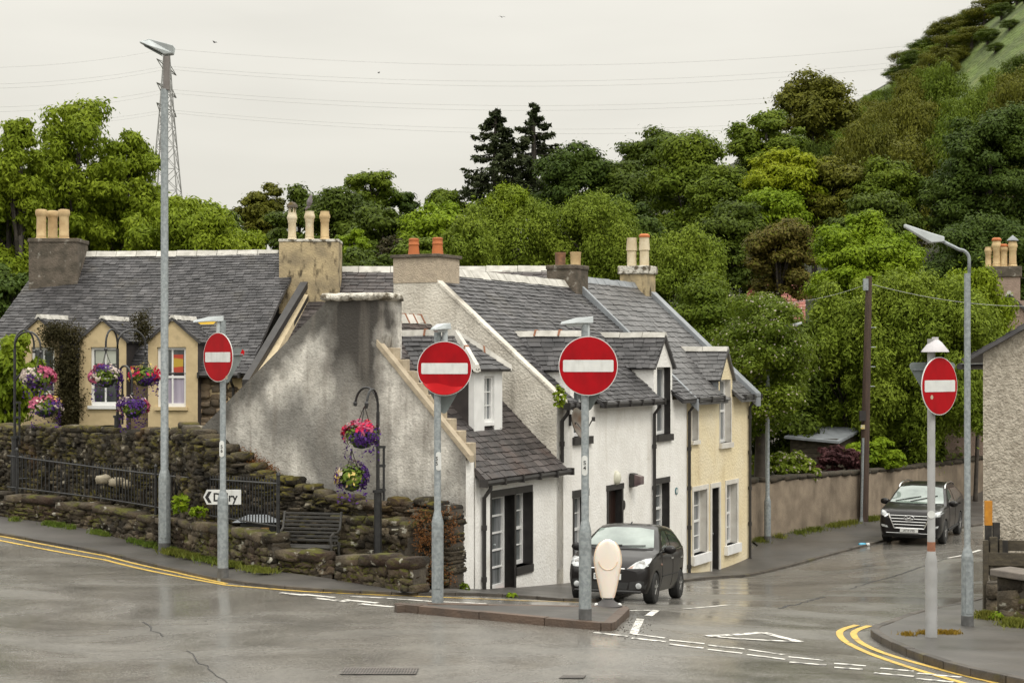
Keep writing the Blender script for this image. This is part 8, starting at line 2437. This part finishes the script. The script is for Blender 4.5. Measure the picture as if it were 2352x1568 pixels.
T("gutter_plant", "sapling sprouting from the gutter at the corner of the white house", 'lime', 1284, 880, 34, 34.8, hpx=62, n=130, ls=.05, seed=106, cat="plant", tr=0, lift=0)
# pale garden stones behind the railings
q = Stones(88)
for i, (px, py, s_) in enumerate(((238, 1100, .34), (268, 1106, .38), (292, 1112, .26))):
    c = at(px, py, 36.6); st = Stones(90 + i); st.add((c.x, c.y, c.z), (s_, .35, .2), (1, 0), k=3)
    tag(st.build("garden_rock", mat("pale_rock", (.34, .30, .22), (.22, .19, .14), rough=.85, bump=.5)), "pale rock lying in the garden bed behind the long railing", "rock", "pale rocks in the garden bed")

# =================================================================== pylon, power lines, wires, birds
D = 300.0
p0 = at(383, 560, D); t = thing("pylon", "slender steel lattice pylon rising behind the tall street lamp", "pylon", (p0.x, D, gz(p0.x, D)))
M_pyl = mat("pylon_steel", (.30, .30, .29), rough=.6)
q = MB()
def leg(sx, sy, py):
    hw_ = np.interp(py, [118, 250, 430, 640], [5, 13, 27, 48]) / F * D; c = at(383, py, D); return Vector((c.x + sx * hw_, D + sy * hw_, c.z))
lv = [118, 150, 185, 220, 255, 295, 340, 390, 440, 510, 590, 660]
for sx in (-1, 1):
    for sy in (-1, 1): q.tube([leg(sx, sy, y) for y in lv], .13, 5)
for a, b in zip(lv[:-1], lv[1:]):
    for (u, v) in (((-1, -1), (1, -1)), ((1, -1), (1, 1)), ((1, 1), (-1, 1)), ((-1, 1), (-1, -1))):
        q.tube([leg(*u, a), leg(*v, b)], .06, 4); q.tube([leg(*v, a), leg(*u, b)], .06, 4)
    q.tube([leg(-1, -1, b), leg(1, -1, b)], .07, 4)
q.build("lattice", M_pyl, t)
q = MB(); AR = []
for y in (155, 208, 253):
    c = at(383, y, D)
    for sy in (-1, 1):
        tip = Vector((c.x, D + sy * 8.5, c.z)); AR.append((y, sy))
        for sx in (-1, 1): q.tube([leg(sx, sy, y - 6), tip], .08, 4); q.tube([leg(sx, sy, y + 4), tip], .08, 4)
q.build("cross_arms", M_pyl, t)
M_wire = mat("wire_grey", (.55, .55, .53), rough=.5)
def cable(a, b, sag, r, label, name="power_line", group=None, n=24, m=None):
    q = MB(); q.tube([a + (b - a) * (i / n) - Vector((0, 0, 4 * sag * (i / n) * (1 - i / n))) for i in range(n + 1)], r, 4)
    return tag(q.build(name, m or M_wire), label, "power line" if name == "power_line" else "cable", group)
# each pair of heights: at the pylon, at the left edge, towards the hill on the right
for (yp, yl, yr, dD, lab) in ((112, 152, 62, 0, "highest thin power line across the sky"), (152, 190, 98, 8.5, "far cable of the upper pair of power lines"), (159, 200, 107, -8.5, "near cable of the upper pair of power lines"),
                              (205, 243, 158, 8.5, "far cable of the middle pair of power lines"), (213, 254, 165, -8.5, "near cable of the middle pair of power lines"),
                              (252, 283, 222, 8.5, "far cable of the lowest pair of power lines"), (258, 291, 230, -8.5, "near cable of the lowest pair of power lines")):
    a = at(383, yp, D + dD); l = at(-60, yl + 4, D - 40 + dD); r = at(2500, yr - 12, D + 30 + dD)
    cable(l, a, .8, .026, lab + ", left of the pylon", group="power lines of the pylon"); cable(a, r, 5.5, .026, lab + ", right of the pylon", group="power lines of the pylon", n=40)
cable(TP, at(1700, 690, 60), .3, .0055, "thin telephone wire running left from the telegraph pole", "telephone_wire")
cable(TP, at(2420, 702, 57), .25, .0055, "thin telephone wire running right from the telegraph pole", "telephone_wire")
M_bird = mat("bird_grey", (.08, .08, .085), (.14, .13, .14), rough=.7)
def bird_fly(px, py, D, s_, a, label):
    c = at(px, py, D); q = MB(); ca, sa = math.cos(a), math.sin(a)
    q.lathe([(.01, -.2), (.05, -.12), (.07, 0), (.05, .1), (.03, .16), (.035, .19), (.005, .24)], (0, 0, 0), 8, M=Matrix.Translation(c) @ Matrix.Rotation(a, 4, 'Z') @ Matrix.Rotation(R(90), 4, 'X') @ Matrix.Scale(s_, 4))
    for sg in (-1, 1):
        P = [Vector(p) * s_ for p in ((sg * .05, .10, .02), (sg * .30, .12, .14), (sg * .62, -.02, .06), (sg * .30, -.06, .12), (sg * .05, -.1, .02))]
        q.prism([c + Matrix.Rotation(a, 3, 'Z') @ p for p in P], (0, 0, .012))
    tag(q.build("bird", M_bird), label, "bird", "birds flying in the grey sky")
bird_fly(1153, 40, 90, .34, .5, "tiny bird flying at the top centre of the sky")
bird_fly(493, 98, 90, .42, 1.2, "tiny bird flying right of the tall lamp head")
bird_fly(870, 168, 90, .3, 2.0, "tiny bird flying low in the middle of the sky")
# pigeon on the middle pot
c = PERCH; rng = np.random.default_rng(1); q = MB()
prof = [(.01, -.17), (.045, -.12), (.075, -.05), (.085, .02), (.07, .09), (.045, .13), (.043, .16), (.045, .19), (.03, .215), (.005, .225)]
q.lathe(prof, (0, 0, 0), 14, M=Matrix.Translation(c + Vector((0, 0, .16))) @ Matrix.Rotation(R(14), 4, 'Y'))
q.tube([c + Vector((-.02, 0, .05)), c + Vector((-.12, .02, -.06))], [.045, .03], 6)
q.tube([c + Vector((.055, -.02, .355)), c + Vector((.105, -.03, .345))], [.014, .003], 5)
for s_ in (-.025, .025): q.tube([c + Vector((.0, s_, .06)), c + Vector((.01, s_, -.02))], .009, 5)
tag(q.build("pigeon", mat("pigeon_grey", (.23, .20, .21), (.13, .115, .12), rough=.7, scale=12), smooth=True), "grey pigeon perched on the middle pot of the lichened chimney", "bird")
